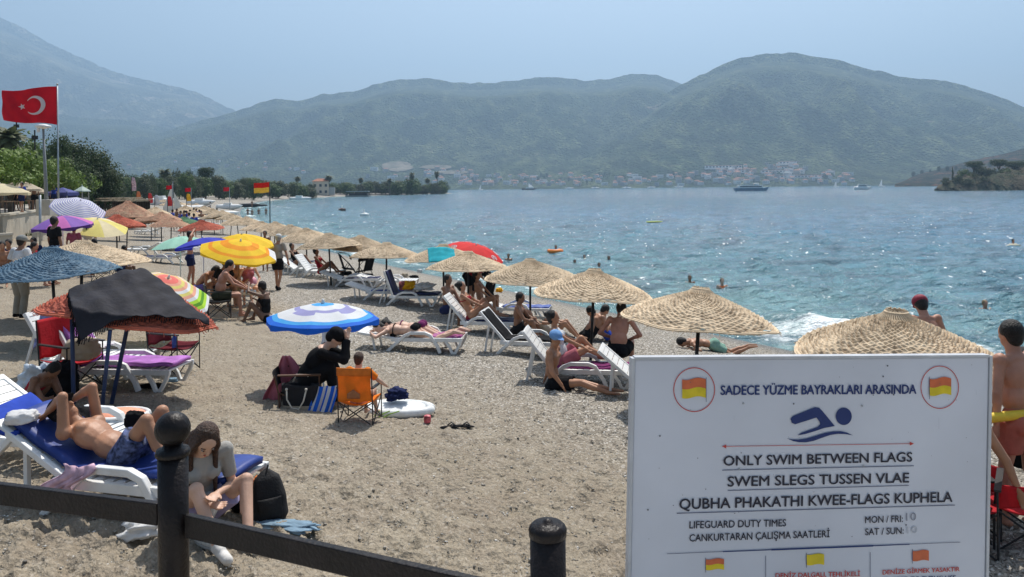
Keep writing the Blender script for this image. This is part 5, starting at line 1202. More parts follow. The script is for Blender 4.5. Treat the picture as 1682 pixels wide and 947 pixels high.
for (u, v, rz, sk, top, l, sc, pose) in crowd:
    we = [('shorts', NAVYF)] + ([] if top == 'none' else [('tee', CM[top])])
    q = ga(u, v)
    person(l, q, R(rz), **(stand() if pose == 'stand' else sitc(.36, lean=6, bend=8)), skin=sk, wear=we, vox=.018, scale=sc, female='woman' in l, hairstyle='tail' if 'ponytail' in l else 'short', group='people gathered at the left of the beach')
bk = camp_chair('black folding chair right of the tan sunshade', BLACKF, back=.9); place(bk, ga(170, 462), R(100))
# people seated by the walking man
for (u, v, rz, l, m_) in [(487,448,-20,'person in black reclining under the sunshade right of the walking man', BLACKF), (528,462,-10,'woman with a red towel reclining under the sunshade by the pushchairs', REDW)]:
    person(l, ga(u, v), R(rz), **sitg(pelvis=(0, 0, .42), lean=-25, bend=10, lf=(.62, .1, .38), rf=(.62, -.1, .38)), skin='brown', wear=[('swimsuit', m_)], female=True, vox=.018)
# lying at the water's edge
q = P(1170, 562, 17.2); q.z = gz(q.x, q.y); person('person lying at the edge of the surf, half hidden by a sunshade', q, R(178), pelvis=(.0, 0, .12), lean=78, bend=8, lf=(-.78, .12, .08), rf=(-.82, -.1, .08), lk=(0, 0, -1), rk=(0, 0, -1), lfoot=(-1, 0, 0), rfoot=(-1, 0, 0), lh=(.5, .2, .05), rh=(.5, -.2, .05), skin='tan', wear=[('shorts', MINTF)], vox=.014)
# beyond the blue-cap umbrella
for (u, v, l, rz) in [(965,522,'person crouching at the waterline under the edge of the sunshade',20),(1002,524,'second person crouching at the waterline under the edge of the sunshade',160)]:
    q = P(u, v, 17); q.z = gz(q.x, q.y); person(l, q, R(rz), **sitg(lean=25, bend=20), skin='tan', wear=[('shorts', BLACKF if rz == 20 else BLUEF)], vox=.016, group='people crouching at the waterline')
# right edge people
q = at(1525, 10.6); q.z = gz(q.x, q.y) - .02; person('shirtless broad man in a dark red cap standing above the sunshade', q, R(95), **stand(lean=6, bend=10, head=(22, -12), pelvis=(0, 0, 1.0)), skin='red', wear=[('shorts', NAVYF)], hat='cap', hatm=mat('dark_red_cap', (.22, .02, .04), .7), belly=.03, vox=.013, scale=1.06)
q = at(1673, 7.0); person('bare-backed man with short hair standing at the right picture edge', q, R(110), **stand(lean=2, bend=6, pelvis=(0, 0, .96)), skin='red', wear=[('shorts', fab('coral_fabric', (.55, .18, .13)))], vox=.012, belly=.035, scale=1.08)
q = at(1682, 7.3); person('long black-haired woman in a black swimsuit with orange straps at the right edge', q, R(100), **stand(lean=2, head=(5, 10), lh=(.2, .25, .95), rh=(.15, -.3, .95), pelvis=(0, 0, .93)), skin='tan', wear=[('brief', BLACKF), ('straps', mat('orange_strap', (.75, .13, .03), .6)), ('skirt', BLACKF)], hairstyle='long', female=True, vox=.011, scale=.94)
RC3 = P(1580, 850, 6.5); RC3.z = gz(RC3.x, RC3.y); rc3 = camp_chair('second red folding chair, mostly hidden by the notice board', REDF, seat=.40, back=.62); place(rc3, RC3, R(-125))
person('person beside the red chair whose bare arm hangs past the notice board edge', RC3, R(-125), **sitc(.40, lean=0, lh=(-.06, .44, .46), rh=(.3, -.2, .6)), skin='tan', wear=[('shorts', BLACKF)], vox=.012)
b = MB().tube([(0, -.55, 0), (0, .1, .0), (0, .55, -.03)], .045, 12, rs=[.04, .045, .035]); q = P(1655, 683, 6.9)
yb = b.build('swim_noodle', mat('yellow_foam', (.8, .55, .05), .6), None, True, loc=tuple(q)); yb.rotation_euler = (R(-6), 0, R(88)); tag(yb, 'yellow foam pole with a red end carried at the right picture edge', 'swim pole')
MB().ell((0, .56, -.03), (.047, .05, .047), None, 12, 8).build('red_end', mat('red_rubber', (.6, .03, .03), .5), yb, True)
# bathers
def bather(u, v, D, label, sk='tan', up=.45, hair='black', wear=(), rz=-90, group='bathers in the sea', **k):
    p = P(u, v, D); q = Vector((p.x, D, p.z)) ; base = -1.45 + up if False else 0
    hgt = 1.72; z0 = p.z - hgt
    z0 = max(z0, -1.55)
    return person(label, (q.x, q.y, z0), R(rz), **stand(**k), skin=sk, wear=wear, vox=.02 if D < 40 else .03, hair=hair, group=group)
bather(1618, 520, 26, 'fair-haired bather standing shoulder-deep near the right edge', 'red', hair='fair')
bather(1555, 514, 24, 'bather beside the shoulder of the red-capped man', 'tan')
bather(1133, 453, 33, 'bather whose dark head shows just over the sunshade tip', 'brown')
bather(1000, 428, 44, 'dark-headed bather right of the blue-cap sunshade tip', 'brown')
bather(944, 427, 42, 'dark-headed bather left of the blue-cap sunshade tip', 'brown')
bather(960, 428, 45, 'bather in a white shirt between the two dark heads', 'pale', wear=[('tee', WHITEF)])
bather(984, 432, 40, 'small reddish-headed bather near the sunshade tip', 'red')
bather(835, 417, 44, 'bather swimming just right of the red parasol', 'tan', hair='brown')
bather(1186, 458, 31, 'child bather wearing orange inflatable armbands', 'pale', hair='brown', wear=[('top', mat('orange_float', (.85, .16, .02), .5))])
for (u, v) in [(407,341),(414,343),(425,342),(437,341)]: bather(u, v, 130, 'tiny bather far out by the swim flag', 'brown', group='distant bathers by the swim flag')
bather(414, 329, 170, 'tiny bather standing in the shallows of the far beach', 'brown')
q = P(912, 411, 49); q.z = .05; t = thing('swim_ring', 'orange inflatable ring floating beyond the woven sunshades', 'swim ring', q)
MB().tube([(math.cos(a) * .4, math.sin(a) * .4, .05) for a in [k * .35 for k in range(19)]], .13, 10).build('ring', mat('orange_vinyl', (.85, .22, .03), .4), t, True)
bather(913, 403, 49.3, 'dark-haired bather sitting in the orange ring', 'brown')
q = P(1075, 373, 88); q.z = 0; t = thing('air_bed', 'tiny yellow-green air bed with a swimmer far out', 'air bed', q, R(10)); MB().box((0, 0, .1), (1.8, .7, .16)).build('bed', mat('lime_vinyl', (.5, .55, .1), .5), t, bevel=.05); bather(1077, 371, 88.4, 'swimmer leaning on the yellow-green air bed', 'brown')
q = P(1664, 400, 50); q.z = 0; t = thing('kayak', 'pale little boat drifting at the right edge of the sea', 'kayak', q, R(12), None, .45)
MB().tube([(-1.3, 0, .15), (-.7, 0, .1), (0, 0, .08), (.7, 0, .1), (1.3, 0, .2)], 1, 10, rs=[.04, .28, .34, .28, .04]).build('hull', mat('cream_hull', (.62, .55, .4), .5), t, True); bather(1664, 393, 50.3, 'person sitting in the pale little boat', 'tan', wear=[('tee', WHITEF)])
for (u, v, D, c, l) in [(562,343,150,'dark','dark buoy floating off the middle of the bay'),(599,351,118,'white','white buoy with a flat top off the middle of the bay')]:
    q = P(u, v, D); q.z = .05; t = thing('buoy', l, 'buoy', q); MB().lathe([(.1, -.3), (.75, .0), (.7, .35), (.2, .5)], 14).build('float', WHITE if c == 'white' else mat('dark_buoy', (.05, .03, .03), .6), t, True); MB().tube([(0, 0, .4), (0, 0, 1.0)], .06, 8).build('stem', WHITE, t)
# far strollers on the sand: one model, many copies
fp = []
far_p = [(318,342,72),(322,345,70),(327,348,66),(333,337,95),(336,338,95),(343,340,90),(302,349,60),(296,352,58),(310,356,54),(330,352,62),(318,358,52),(345,334,120),(290,345,66),(283,350,62),(356,346,80),(312,347,64),(306,352,60)]
f1 = person('tiny dark-clad person among the crowded far sunshades', (0, 0, 0), **stand(), skin='brown', wear=[('shorts', BLACKF)], vox=.03, group='people among the far sunshades')
f2 = person('tiny person in a blue shirt among the crowded far sunshades', (0, 0, 0), **stand(), skin='tan', wear=[('shorts', NAVYF), ('tee', BLUEF)], vox=.03, group='people among the far sunshades')
f3 = person('tiny person in a white shirt among the crowded far sunshades', (0, 0, 0), **stand(), skin='tan', wear=[('shorts', GREYF), ('tee', WHITEF)], vox=.03, group='people among the far sunshades')
for i, (u, v, D) in enumerate(far_p):
    src = (f1, f2, f3)[i % 3]; o = src if i < 3 else copy_tree(src); place(o, at(u, D), random.uniform(0, 6))
prom = [(12,50),(27,47),(36,44),(48,52),(56,50),(88,58),(30,55)]
for i, (u, D) in enumerate(prom):
    o = copy_tree((f3, f1, f2)[i % 3]); x = (u - U0) / FPX * D; place(o, (x, D, 3.05 if True else 0), random.uniform(0, 6), ['person in a white shirt by the cafe parasols', 'dark-clad person on the promenade', 'blue-shirted person on the promenade'][i % 3], group='people on the promenade')

# ------------------------------------------------------------------ bags, towels, shoes
def soft(name, label, cat, loc, size, m, seed=1, rz=0, amp=.25, vox=None, group=None):
    def fn(a, q):
        an = a * 6.2832; ph = (q - .5) * math.pi; d = Vector((math.cos(an) * math.cos(ph), math.sin(an) * math.cos(ph), math.sin(ph)))
        n = 1 + amp * mnoise.noise(d * 1.9 + Vector((seed * 3.1, 0, 0))) + amp * .5 * mnoise.noise(d * 5 + Vector((seed, 2, 0)))
        sq = 1.0 / max(abs(d.x), abs(d.y), abs(d.z)) ** .45
        return (d.x * size[0] / 2 * n * sq, d.y * size[1] / 2 * n * sq, size[2] / 2 + max(d.z * n * sq, -.92) * size[2] / 2)
    o = MB().grid(fn, 36, 22).build(name, m, None, True, loc); o.rotation_euler = (0, 0, rz); return tag(o, label, cat, group)
def towel(label, loc, w_, l_, m, rz=0, seed=0, h=.05):
    h = h * .6
    o = cloth('towel', lambda a, q: ((a - .5) * w_ + .04 * math.sin(q * 9 + seed), (q - .5) * l_ + .05 * math.sin(a * 7 + seed * 2), .012 + h * (.5 + .5 * mnoise.noise((a * 4 + seed, q * 4, seed)))), 22, 22, m, thick=.01, loc=loc); o.rotation_euler = (0, 0, rz); return tag(o, label, 'towel', 'towels and cloths on the beach')
# backpack
q = ga(446, 856); t = thing('backpack', 'black rounded backpack slumped on the sand beside the girl', 'backpack', (q.x, q.y, q.z - .01), R(-70), None, (.72, .82, .76)); t.rotation_euler = (R(5), R(-7), R(-70))
def bp(a, k):
    an = a * 6.2832; z = k; w_ = (.155 * (1 - .55 * z ** 3.2)) * min(1, (1.001 - z) * 6) ** .5 * min(1, .75 + z * 2); d_ = .12 * (1 - .5 * z ** 2.2) * min(1, (1.001 - z) * 6) ** .5
    ca, sa = math.cos(an), math.sin(an); e = .6
    return (d_ * math.copysign(abs(ca) ** e, ca) * (1 + .06 * mnoise.noise((a * 8, k * 5, 2))) - .06 * z, w_ * math.copysign(abs(sa) ** e, sa) * (1 + .06 * mnoise.noise((a * 8, k * 5, 0))), z * .50 - .02 * (z <= 0))
MB().grid(bp, 44, 24).build('body', mat('black_nylon', (.010, .010, .011), .75, .2, 8, .3, 60), t, True)
MB().grid(lambda a, k: (.12 + .035 * math.sin(math.pi * a) * math.sin(math.pi * k), (a - .5) * .21, .05 + k * .20), 10, 10).build('front_pocket', MATS['black_nylon'], t, True, solid=.02)
MB().tube([(-.02, 0, .47), (-.03, .02, .53), (-.06, .02, .53), (-.07, 0, .46)], .009, 6).build('handle', BLACKM, t)
for sg in (-1, 1): MB().tube([(-.12, sg * .06, .42), (-.2, sg * .09, .25), (-.17, sg * .13, .05)], 1, 8, rs=[.02, .022, .012]).build('strap', MATS['black_nylon'], t, True)
soft('dark_bag', 'limp black bag lying between the girl and the backpack', 'bag', tuple(ga(408, 838)), (.22, .2, .13), BLACKF, 4)
soft('towel', 'white cloth heaped on the sand left of the ball-topped post', 'towel', tuple(ga(240, 880)), (.26, .16, .10), WHITEF, 12, .3, .7)
soft('towel', 'pale blue cloth lying before the backpack', 'towel', tuple(ga(470, 868)), (.44, .15, .05), LBLUEF, 15, -.25, .6)
for k, (u_, v_) in enumerate(((340, 898), (366, 888))):
    q = ga(u_, v_); t = thing('trainer_shoe', ['scuffed white trainer lying on the sand below the railing', 'second scuffed white trainer, right of the first, below the railing'][k], 'shoe', q, R(-35 + 50 * k), 'pair of white trainers'); wm = mat('scuffed_white', (.58, .56, .52), .8, .25, 30, .3, 60)
    MB().caps((-.08, 0, .045), (.07, 0, .035), .045, .036).ell((-.06, 0, .08), (.045, .038, .035)).build('upper', wm, t, True); MB().box((0, 0, .012), (.26, .085, .024)).build('sole', mat('grey_rubber', (.3, .28, .25), .8), t, bevel=.01); MB().tube([(-.02, -.03, .085), (.02, .03, .078), (.03, -.03, .072)], .004, 5).build('lace', WHITEF, t)
o = cloth('towel', lambda a, q: (.05 * math.sin(q * 8) + (a - .5) * .22 - .16 * q, -.05 * math.sin(q * 3) + .008 * math.sin(a * 20), -.24 * q + .012 * math.cos(a * 6)), 16, 16, mat('pink_print_towel', (.5, .33, .40), .9, .35, 14), thick=.008, loc=(L0.x - .22, L0.y - .34, L0.z + .42)); tag(o, 'lilac-pink towel hanging over the arm of the nearest lounger', 'towel', 'towels and cloths on the beach')
o = cloth('towel', lambda a, q: ((a - .5) * .28, (q - .5) * .62, .03 * math.cos(a * 5) - .3 * a * .4), 12, 10, BLUEF, thick=.03, loc=(L0.x - .98, L0.y + .22, L0.z + .70)); tag(o, 'bright blue towel over the top of the nearest lounger back', 'towel', 'towels and cloths on the beach')
soft('folded_towel', 'rolled white towel at the head end of the nearest lounger', 'towel', (L0.x - .86, L0.y + .02, L0.z + .62), (.22, .18, .10), WHITEF, 3, .3)
soft('dark_bag', 'dark bag hanging behind the nearest lounger', 'bag', (L0.x - .72, L0.y + .5, L0.z + .3), (.3, .25, .32), BLACKF, 8)
q = P(222, 702, 6.35); soft('black_pouch', 'black pouch lying at the hip of the man on the nearest lounger', 'bag', tuple(q), (.16, .1, .14), BLACKF, 3)
soft('orange_toy', 'orange toy hanging at the foot of the nearest lounger', 'toy', tuple(P(424, 800, 5.75)), (.07, .07, .08), mat('orange_vinyl', (.8, .2, .05), .5), 2, 0, .5)
# peach beach bed behind the man
q = at(192, 7.6); t = thing('air_bed', 'peach inflatable with a white rim beyond the man on the nearest lounger', 'inflatable', (q.x, q.y, q.z), R(5), None, (.55, .6, .8))
MB().ell((0, 0, .32), (.48, .3, .10), None, 24, 10).build('bed', mat('peach_vinyl', (.75, .32, .2), .5), t, True); MB().tube([(math.cos(a) * .5, math.sin(a) * .32, .33) for a in [k * .314 for k in range(21)]], .05, 8).build('rim', WHITE, t, True); MB().lathe([(.3, 0), (.34, .3)], 16).build('base', MATS['peach_vinyl'], t)
# things beside the woman in black
q = P(494, 697, 9.5); q.z = gz(q.x, q.y); t = thing('beach_bag', 'black beach bag with white rope handles standing below the pink towel', 'bag', q, R(-4), None, .8)
MB().grid(lambda a, k: (.28 * math.copysign(abs(math.cos(a * 6.2832)) ** .5, math.cos(a * 6.2832)) * (.92 + .12 * k), .12 * math.copysign(abs(math.sin(a * 6.2832)) ** .6, math.sin(a * 6.2832)) * (1 - .25 * k), k * .40 + .01 * math.sin(a * 30) * k), 40, 12).build('body', mat('black_canvas', (.015, .015, .018), .85, .2, 8, .3, 50), t, True, solid=.01)
MB().grid(lambda a, k: (.288 * math.copysign(abs(math.cos(a * 6.2832)) ** .5, math.cos(a * 6.2832)) * (.92 + .02 * k), .128 * math.copysign(abs(math.sin(a * 6.2832)) ** .6, math.sin(a * 6.2832)), k * .09), 40, 2).build('base_band', BEIGEF, t, True)
for y in (-.135, .1): MB().tube([(-.17, y, .36), (-.16, y - .02, .2), (-.08, y - .03, .07), (.03, y - .03, .05), (.10, y - .02, .17), (.14, y, .34)] if y < 0 else [(-.16, y, .38), (-.1, y, .52), (.08, y, .52), (.14, y, .38)], .012, 7).build('rope_handle', mat('cream_rope', (.6, .56, .48), .9), t, True)
for x in (-.17, .14): MB().ell((x, -.14, .35), .022, None, 8, 6).build('rope_knot', MATS['cream_rope'], t, True)
q = P(470, 584, 9.95); t = thing('pink_towel', 'dusty pink towel hanging over the back corner of the black folding chair', 'towel', q)
MB().grid(lambda a, k: ((a - .5) * (.10 + .62 * k ** .8) * (1 - .45 * max(0, k - .7)) + .03 * math.sin(k * 5), .05 * math.sin(a * 15) * (.3 + k) , -k * .72 + .05 * math.sin(a * 9) * k), 26, 18).build('cloth', PINKF, t, True, solid=.012)
MB().tube([(0, .02, .02), (0, .02, -.9)], .012, 6).build('chair_post', BLACKM, t) if False else None
q = P(537, 634, 9.5); t = thing('striped_towel', 'blue and white striped towel hanging beside the orange chair', 'towel', q, R(5))
MB().grid(lambda a, k: ((a - .5) * .30 - .14 * k ** 1.3, -.05 * math.sin(k * 2) + .02 * math.sin(a * 16) - .10 * k, -k * .46), 26, 14, mf=lambda i, j: (i // 3) % 2).build('cloth', [F['blue'], WHITEF], t, True, solid=.012)
q = P(650, 690, 9.7); q.z = gz(q.x, q.y); t = thing('inflatable_boat', 'white inflatable boat with a green palm print lying behind the orange chair', 'inflatable', q, R(-6))
MB().tube([(math.cos(a) * .42 * (1 + .1 * math.cos(a)), math.sin(a) * .24, .05) for a in [k * .2618 for k in range(25)]], .055, 12).build('tube', mat('white_vinyl', (.72, .74, .73), .35), t, True); MB().ell((0, 0, .075), (.40, .23, .055), None, 20, 8).build('floor', MATS['white_vinyl'], t, True)
for k in range(3):
    MB().tube([(-.18 + k * .06, -.362, .04), (-.15 + k * .09, -.363, .09), (-.10 + k * .12, -.35, .12)], .008, 5).build('palm_print', mat('leaf_print', (.25, .42, .08), .6), t)
soft('navy_cloth', 'crumpled navy cloth lying in the white inflatable boat', 'cloth', (q.x + .02, q.y, q.z + .16), (.26, .2, .14), NAVYF, 5, 0, .6)
soft('ball', 'red, white and blue little ball at the end of the white inflatable', 'ball', tuple(ga(702, 695)), (.09, .09, .1), mat('tricolour', (.6, .1, .12), .4, .9, 9), 1, 0, .05)
q = ga(752, 703)
for k, l in ((0, 'left dark flip-flop lying on the pebbles'), (1, 'right dark flip-flop lying on the pebbles')):
    t = thing('flip_flop', l, 'sandal', (q.x - .09 + k * .17, q.y + .02 * k, q.z + .005), R(10 - 25 * k), 'pair of flip-flops on the pebbles')
    MB().ell((0, 0, .012), (.13, .045, .014), None, 16, 6).build('sole', BLACKF, t, True); MB().tube([(.07, 0, .02), (.02, .035, .055), (-.03, .04, .02)], .008, 6).build('strap', BLACKM, t, True); MB().tube([(.07, 0, .02), (.02, -.035, .055), (-.03, -.04, .02)], .008, 6).build('strap', BLACKM, t, True)
q = P(543, 540, 10.95); o = cloth('white_cloth', lambda a, k: ((a - .5) * .26 + .02 * math.sin(k * 9), .02 * math.sin(a * 12), -k * .48), 14, 10, WHITEF, thick=.006, loc=q); tag(o, 'white cloth hanging beneath the banded blue parasol', 'cloth')
# on the lounger with the heap
z4 = Vector(L4)
soft('yellow_cloth', 'bright yellow cloth heaped on the lounger with the navy back', 'cloth', tuple(z4 + Vector((.10, 0, .42))), (.36, .3, .24), YELLOWF, 3, .2, .6); soft('white_towels', 'white towels piled at the foot of the navy-backed lounger', 'towel', tuple(z4 + Vector((.52, 0, .40))), (.5, .4, .22), WHITEF, 6, 0, .6)
soft('patterned_bag', 'red and teal bag leaning beside the yellow cloth', 'bag', tuple(z4 + Vector((-.12, 0, .40))), (.2, .2, .26), mat('red_teal', (.35, .1, .1), .8, .9, 9), 7)
# pushchairs
for k, (u, v, l) in enumerate([(573,458,'black pushchair under the sunshade by the empty loungers'),(598,462,'second black pushchair, right of the first, under the sunshade')]):
    q = ga(u, v); t = thing('pushchair', l, 'pushchair', q, R(20 + 130 * k), 'black pushchairs')
    for (x, y) in ((-.3, .24), (-.3, -.24), (.35, .24), (.35, -.24)):
        MB().tube([(x, y - .02, .1), (x, y + .02, .1)], .1, 14).build('wheel', BLACKM, t)
    MB().tube([(-.3, .24, .1), (.0, .24, .6), (-.4, .24, 1.0)], .014, 6).tube([(-.3, -.24, .1), (0, -.24, .6), (-.4, -.24, 1.0)], .014, 6).tube([(-.4, -.24, 1.0), (-.4, .24, 1.0)], .016, 6).tube([(.35, .24, .1), (0, .24, .6)], .014, 6).tube([(.35, -.24, .1), (0, -.24, .6)], .014, 6).build('frame', BLACKM, t)
    MB().grid(lambda a, q_: (-.18 + .42 * a - .05, (q_ - .5) * .44, .38 + .02 * math.sin(q_ * 3) + .06 * (1 - a)), 8, 6).build('seat', BLACKF, t, True, solid=.04)
    MB().grid(lambda a, q_: (-.2 - .16 * a, (q_ - .5) * .44, .42 + .5 * a), 8, 6).build('backrest', BLACKF, t, True, solid=.04)
    MB().grid(lambda a, q_: (-.34 + .42 * math.sin(a * 1.7), (q_ - .5) * .46, .72 + .30 * math.cos(a * 1.5)), 10, 6).build('hood', BLACKF, t, True, solid=.012); MB().box((-.1, 0, .22), (.4, .36, .14)).build('basket', BLACKF, t, bevel=.03)
# around canopy
q = P(84, 512, 11.0); o = cloth('towel', lambda a, k: ((a - .5) * .26 - .05 * k, -.12 * k, -.52 * k + .10 * math.cos((a - .5) * 3)), 12, 14, mat('navy_white_towel', (.16, .17, .32), .9, .8, 7), thick=.02, loc=q); tag(o, 'navy and white towel draped over a raised lounger back at the left', 'towel', 'towels and cloths on the beach')
L12, a12 = at(135, 11.2), R(0); lounger(L12, a12, 'white lounger with a steep back under the navy and white towel', 62)
soft('black_bag', 'black bag on the sand under the red folding chair', 'bag', tuple(at(98, 9.6)), (.4, .3, .45), BLACKF, 2); soft('plastic_bag', 'crumpled translucent plastic bag on the sand left of the red chair', 'bag', tuple(at(62, 9.9)), (.4, .3, .35), mat('milky_plastic', (.5, .56, .62), .3, .3, 9), 9, 0, .6)
soft('beige_bag', 'beige bag with a dark print lying in the red folding chair', 'bag', (at(132, 10).x, 10.0, at(132, 10).z + .42), (.42, .3, .28), BEIGEF, 4)
towel('white towel spread on the purple-matted lounger', Vector(L2) + Vector((-.35, .05, .5)), .5, .5, WHITEF, .2, 3, .1)
soft('bottle_bag', 'small blue-white packet on the sand right of the purple-matted lounger', 'packet', tuple(ga(283, 628)), (.16, .1, .06), LBLUEF, 2); soft('sand_shoes', 'pair of dark shoes on the sand by the purple-matted lounger', 'shoes', tuple(ga(250, 638)), (.3, .12, .07), BLACKF, 6)
t = thing('bottle', 'blue bottle standing in the arm of the maroon chair', 'bottle', tuple(Vector((dc.location.x + .12, dc.location.y - .27, dc.location.z + .43)))); MB().lathe([(.034, 0), (.036, .14), (.014, .19), (.014, .22)], 12).build('body', BLUEMAT, t, True)
for i, (u, v, m_, l) in enumerate([(560,470,GREYF,'grey bundle on the sand under the row of loungers'),(665,455,BEIGEF,'tan bundle lying near the waterline'),(690,447,WHITEF,'white bundle by the waterline'),(680,458,BLACKF,'dark bag on the sand behind the sunshade pole'),(715,436,WHITEF,'white bundle under the sunshade with the teal towel'),(565,520,WHITEF,'small white packet left of the banded blue parasol') ,(447,528,WHITEF,'white packet beside the woman with the raised arm'),(1560,875,REDW,'red scrap lying on the pebbles right of the board'),(820,480,YELLOWF,'yellow toy lying on the pebbles beyond the shade')]):
    q = ga(u, v); soft('bundle', l, 'bundle', tuple(q), (.32, .24, .16), m_, i + 3, i, .5, group='small bundles on the beach')
# ------------------------------------------------------------------ foreground railing
PROM = MB().box((-1.5, -1.3, 2.3), (14, 8.2, .6)).build('promenade_floor', mat('promenade_concrete', (.48, .45, .40), .9, .2, 3, .3, 20)); tag(PROM, kind='structure')
p1 = P(285, 850, 2.86); p2 = P(900, 905, 2.22)
RZ = p1.z - .0
RZ = CAMH - (850 - 314) / FPX * 2.86
fn_ = thing('railing', 'dark iron railing with round posts in front of the beach', 'railing', (0, 0, 0))
pr = .054
s1 = MB().tube([(p1.x, p1.y, 2.6), (p1.x, p1.y, P(285, 742, 2.86).z)], pr, 28).build('post', IRON, fn_, True)
zt = P(285, 742, 2.86).z
MB().lathe([(pr + .006, -.012), (pr + .008, 0), (pr + .004, .012), (pr * .7, .018), (pr * .62, .03)], 28, (p1.x, p1.y, zt)).build('collar', IRON, fn_, True)
zc = P(285, 704, 2.86).z
MB().ell((p1.x, p1.y, zc), (.064, .064, .064), None, 32, 20).build('ball_finial', IRON, fn_, True)
zt2 = P(900, 868, 2.22).z
MB().tube([(p2.x, p2.y, 2.6), (p2.x, p2.y, zt2 - .008)], pr - .002, 28).build('post', IRON, fn_, True)
MB().lathe([(pr + .001, -.02), (pr + .002, 0), (pr - .002, .008), (pr * .8, .016), (.018, .018), (.012, .026), (.004, .03)], 28, (p2.x, p2.y, zt2)).build('cap', IRON, fn_, True)
def rail(a, b, h=.084, w_=.03):
    d = (b - a).normalized(); up = Vector((0, 0, 1)); sd_ = d.cross(up).normalized(); bm = MB()
    vs = [q + sd_ * x * w_ / 2 + up * z * h / 2 for q in (a, b) for (x, z) in ((-1, -1), (1, -1), (1, 1), (-1, 1))]
    bm.add(vs, [(0, 1, 2, 3), (7, 6, 5, 4), (0, 4, 5, 1), (1, 5, 6, 2), (2, 6, 7, 3), (3, 7, 4, 0)]); return bm.build('rail', IRON, fn_, bevel=.004)
ra0 = P(-60, 802, 3.12); rb0 = P(262, 843, 2.87); rb0b = P(308, 862, 2.84); re0 = P(872, 992, 2.24)
rail(ra0, rb0); rail(rb0b, re0)
pL = MB().tube([(ra0.x - .05, ra0.y, 2.6), (ra0.x - .05, ra0.y, zt)], pr, 20).build('post', IRON, fn_, True)

# ------------------------------------------------------------------ notice board
TL = P(1043, 591, 2.24); TR = P(1625, 587, 2.372)
ux = (TR - TL).normalized(); W_ = (TR - TL).length; nn = ux.cross(Vector((0, 0, 1))).normalized()
if nn.y > 0: nn = -nn
dn = nn.cross(ux).normalized()
if dn.z > 0: dn = -dn
Hs = .80
BM = Matrix((ux, -dn, nn)).transposed().to_4x4(); BM.translation = TL     # board frame: x right, y up, z toward the reader
BMI = BM.inverted()
def bxy(u, v):
    r = ray(u, v); o_ = Vector((0, 0, CAMH)); t_ = (TL - o_).dot(nn) / r.dot(nn); p = BMI @ (o_ + r * t_); return p.x, p.y
board = thing('notice_board', 'white lifeguard notice board with blue swimmer sign and flag rules in the foreground', 'notice board', TL)
board.rotation_euler = BM.to_euler()
bw = mat('board_white', (.52, .54, .60), .42, .10, 1.6, .04, 8, .4)
MB().box((W_ / 2, -Hs / 2, -.012), (W_, Hs, .02)).build('panel', bw, board, bevel=.003)
trim = mat('board_edge', (.45, .46, .48), .4)
MB().box((-.0055, -Hs / 2, -.012), (.009, Hs + .01, .028)).build('edge_trim', trim, board); MB().box((W_ + .0055, -Hs / 2, -.012), (.009, Hs + .01, .028)).build('edge_trim', trim, board); MB().box((W_ / 2, .0045, -.012), (W_, .008, .027)).build('edge_trim', trim, board)
for x in (.12, W_ - .12): MB().box((x, -.86, -.045), (.04, 1.7, .04)).build('leg', STEEL, board)
C_NAVY = mat('print_navy', (.012, .03, .13), .5, .03); C_BLK = mat('print_black', (.02, .02, .035), .5, .03); C_RED = mat('print_red', (.48, .05, .04), .5, .03); C_ORG = mat('print_orange_red', (.55, .13, .05), .5, .12, 30); C_YEL = mat('print_yellow', (.62, .48, .02), .5, .12, 30); C_GREY = mat('pen_grey', (.22, .23, .27), .6); C_FAINT = mat('worn_pen', (.44, .46, .51), .6); C_LINE = mat('print_line', (.06, .07, .13), .5)
def flat(name, pts, m, z=.0006, px=True):
    q = [bxy(*p) if px else p for p in pts]; n = len(q)
    me = bpy.data.meshes.new(name); bm = bmesh.new(); vs = [bm.verts.new((x, y, z)) for x, y in q]; f = bm.faces.new(vs); bmesh.ops.triangulate(bm, faces=[f]); bm.to_mesh(me); bm.free()
    me.materials.append(m); o = bpy.data.objects.new(name, me); COL.objects.link(o); o.parent = board; return o
def line(u0, v0, u1, v1, th, m, name='printed_line', z=.0006):
    a = Vector(bxy(u0, v0)); b = Vector(bxy(u1, v1)); d = (b - a).normalized(); n = Vector((-d.y, d.x)) * th / 2
    return flat(name, [a + n, b + n, b - n, a - n], m, z, False)
def FACES(bm, n): bm.faces.ensure_lookup_table(); fs = bm.faces[:n]; return fs
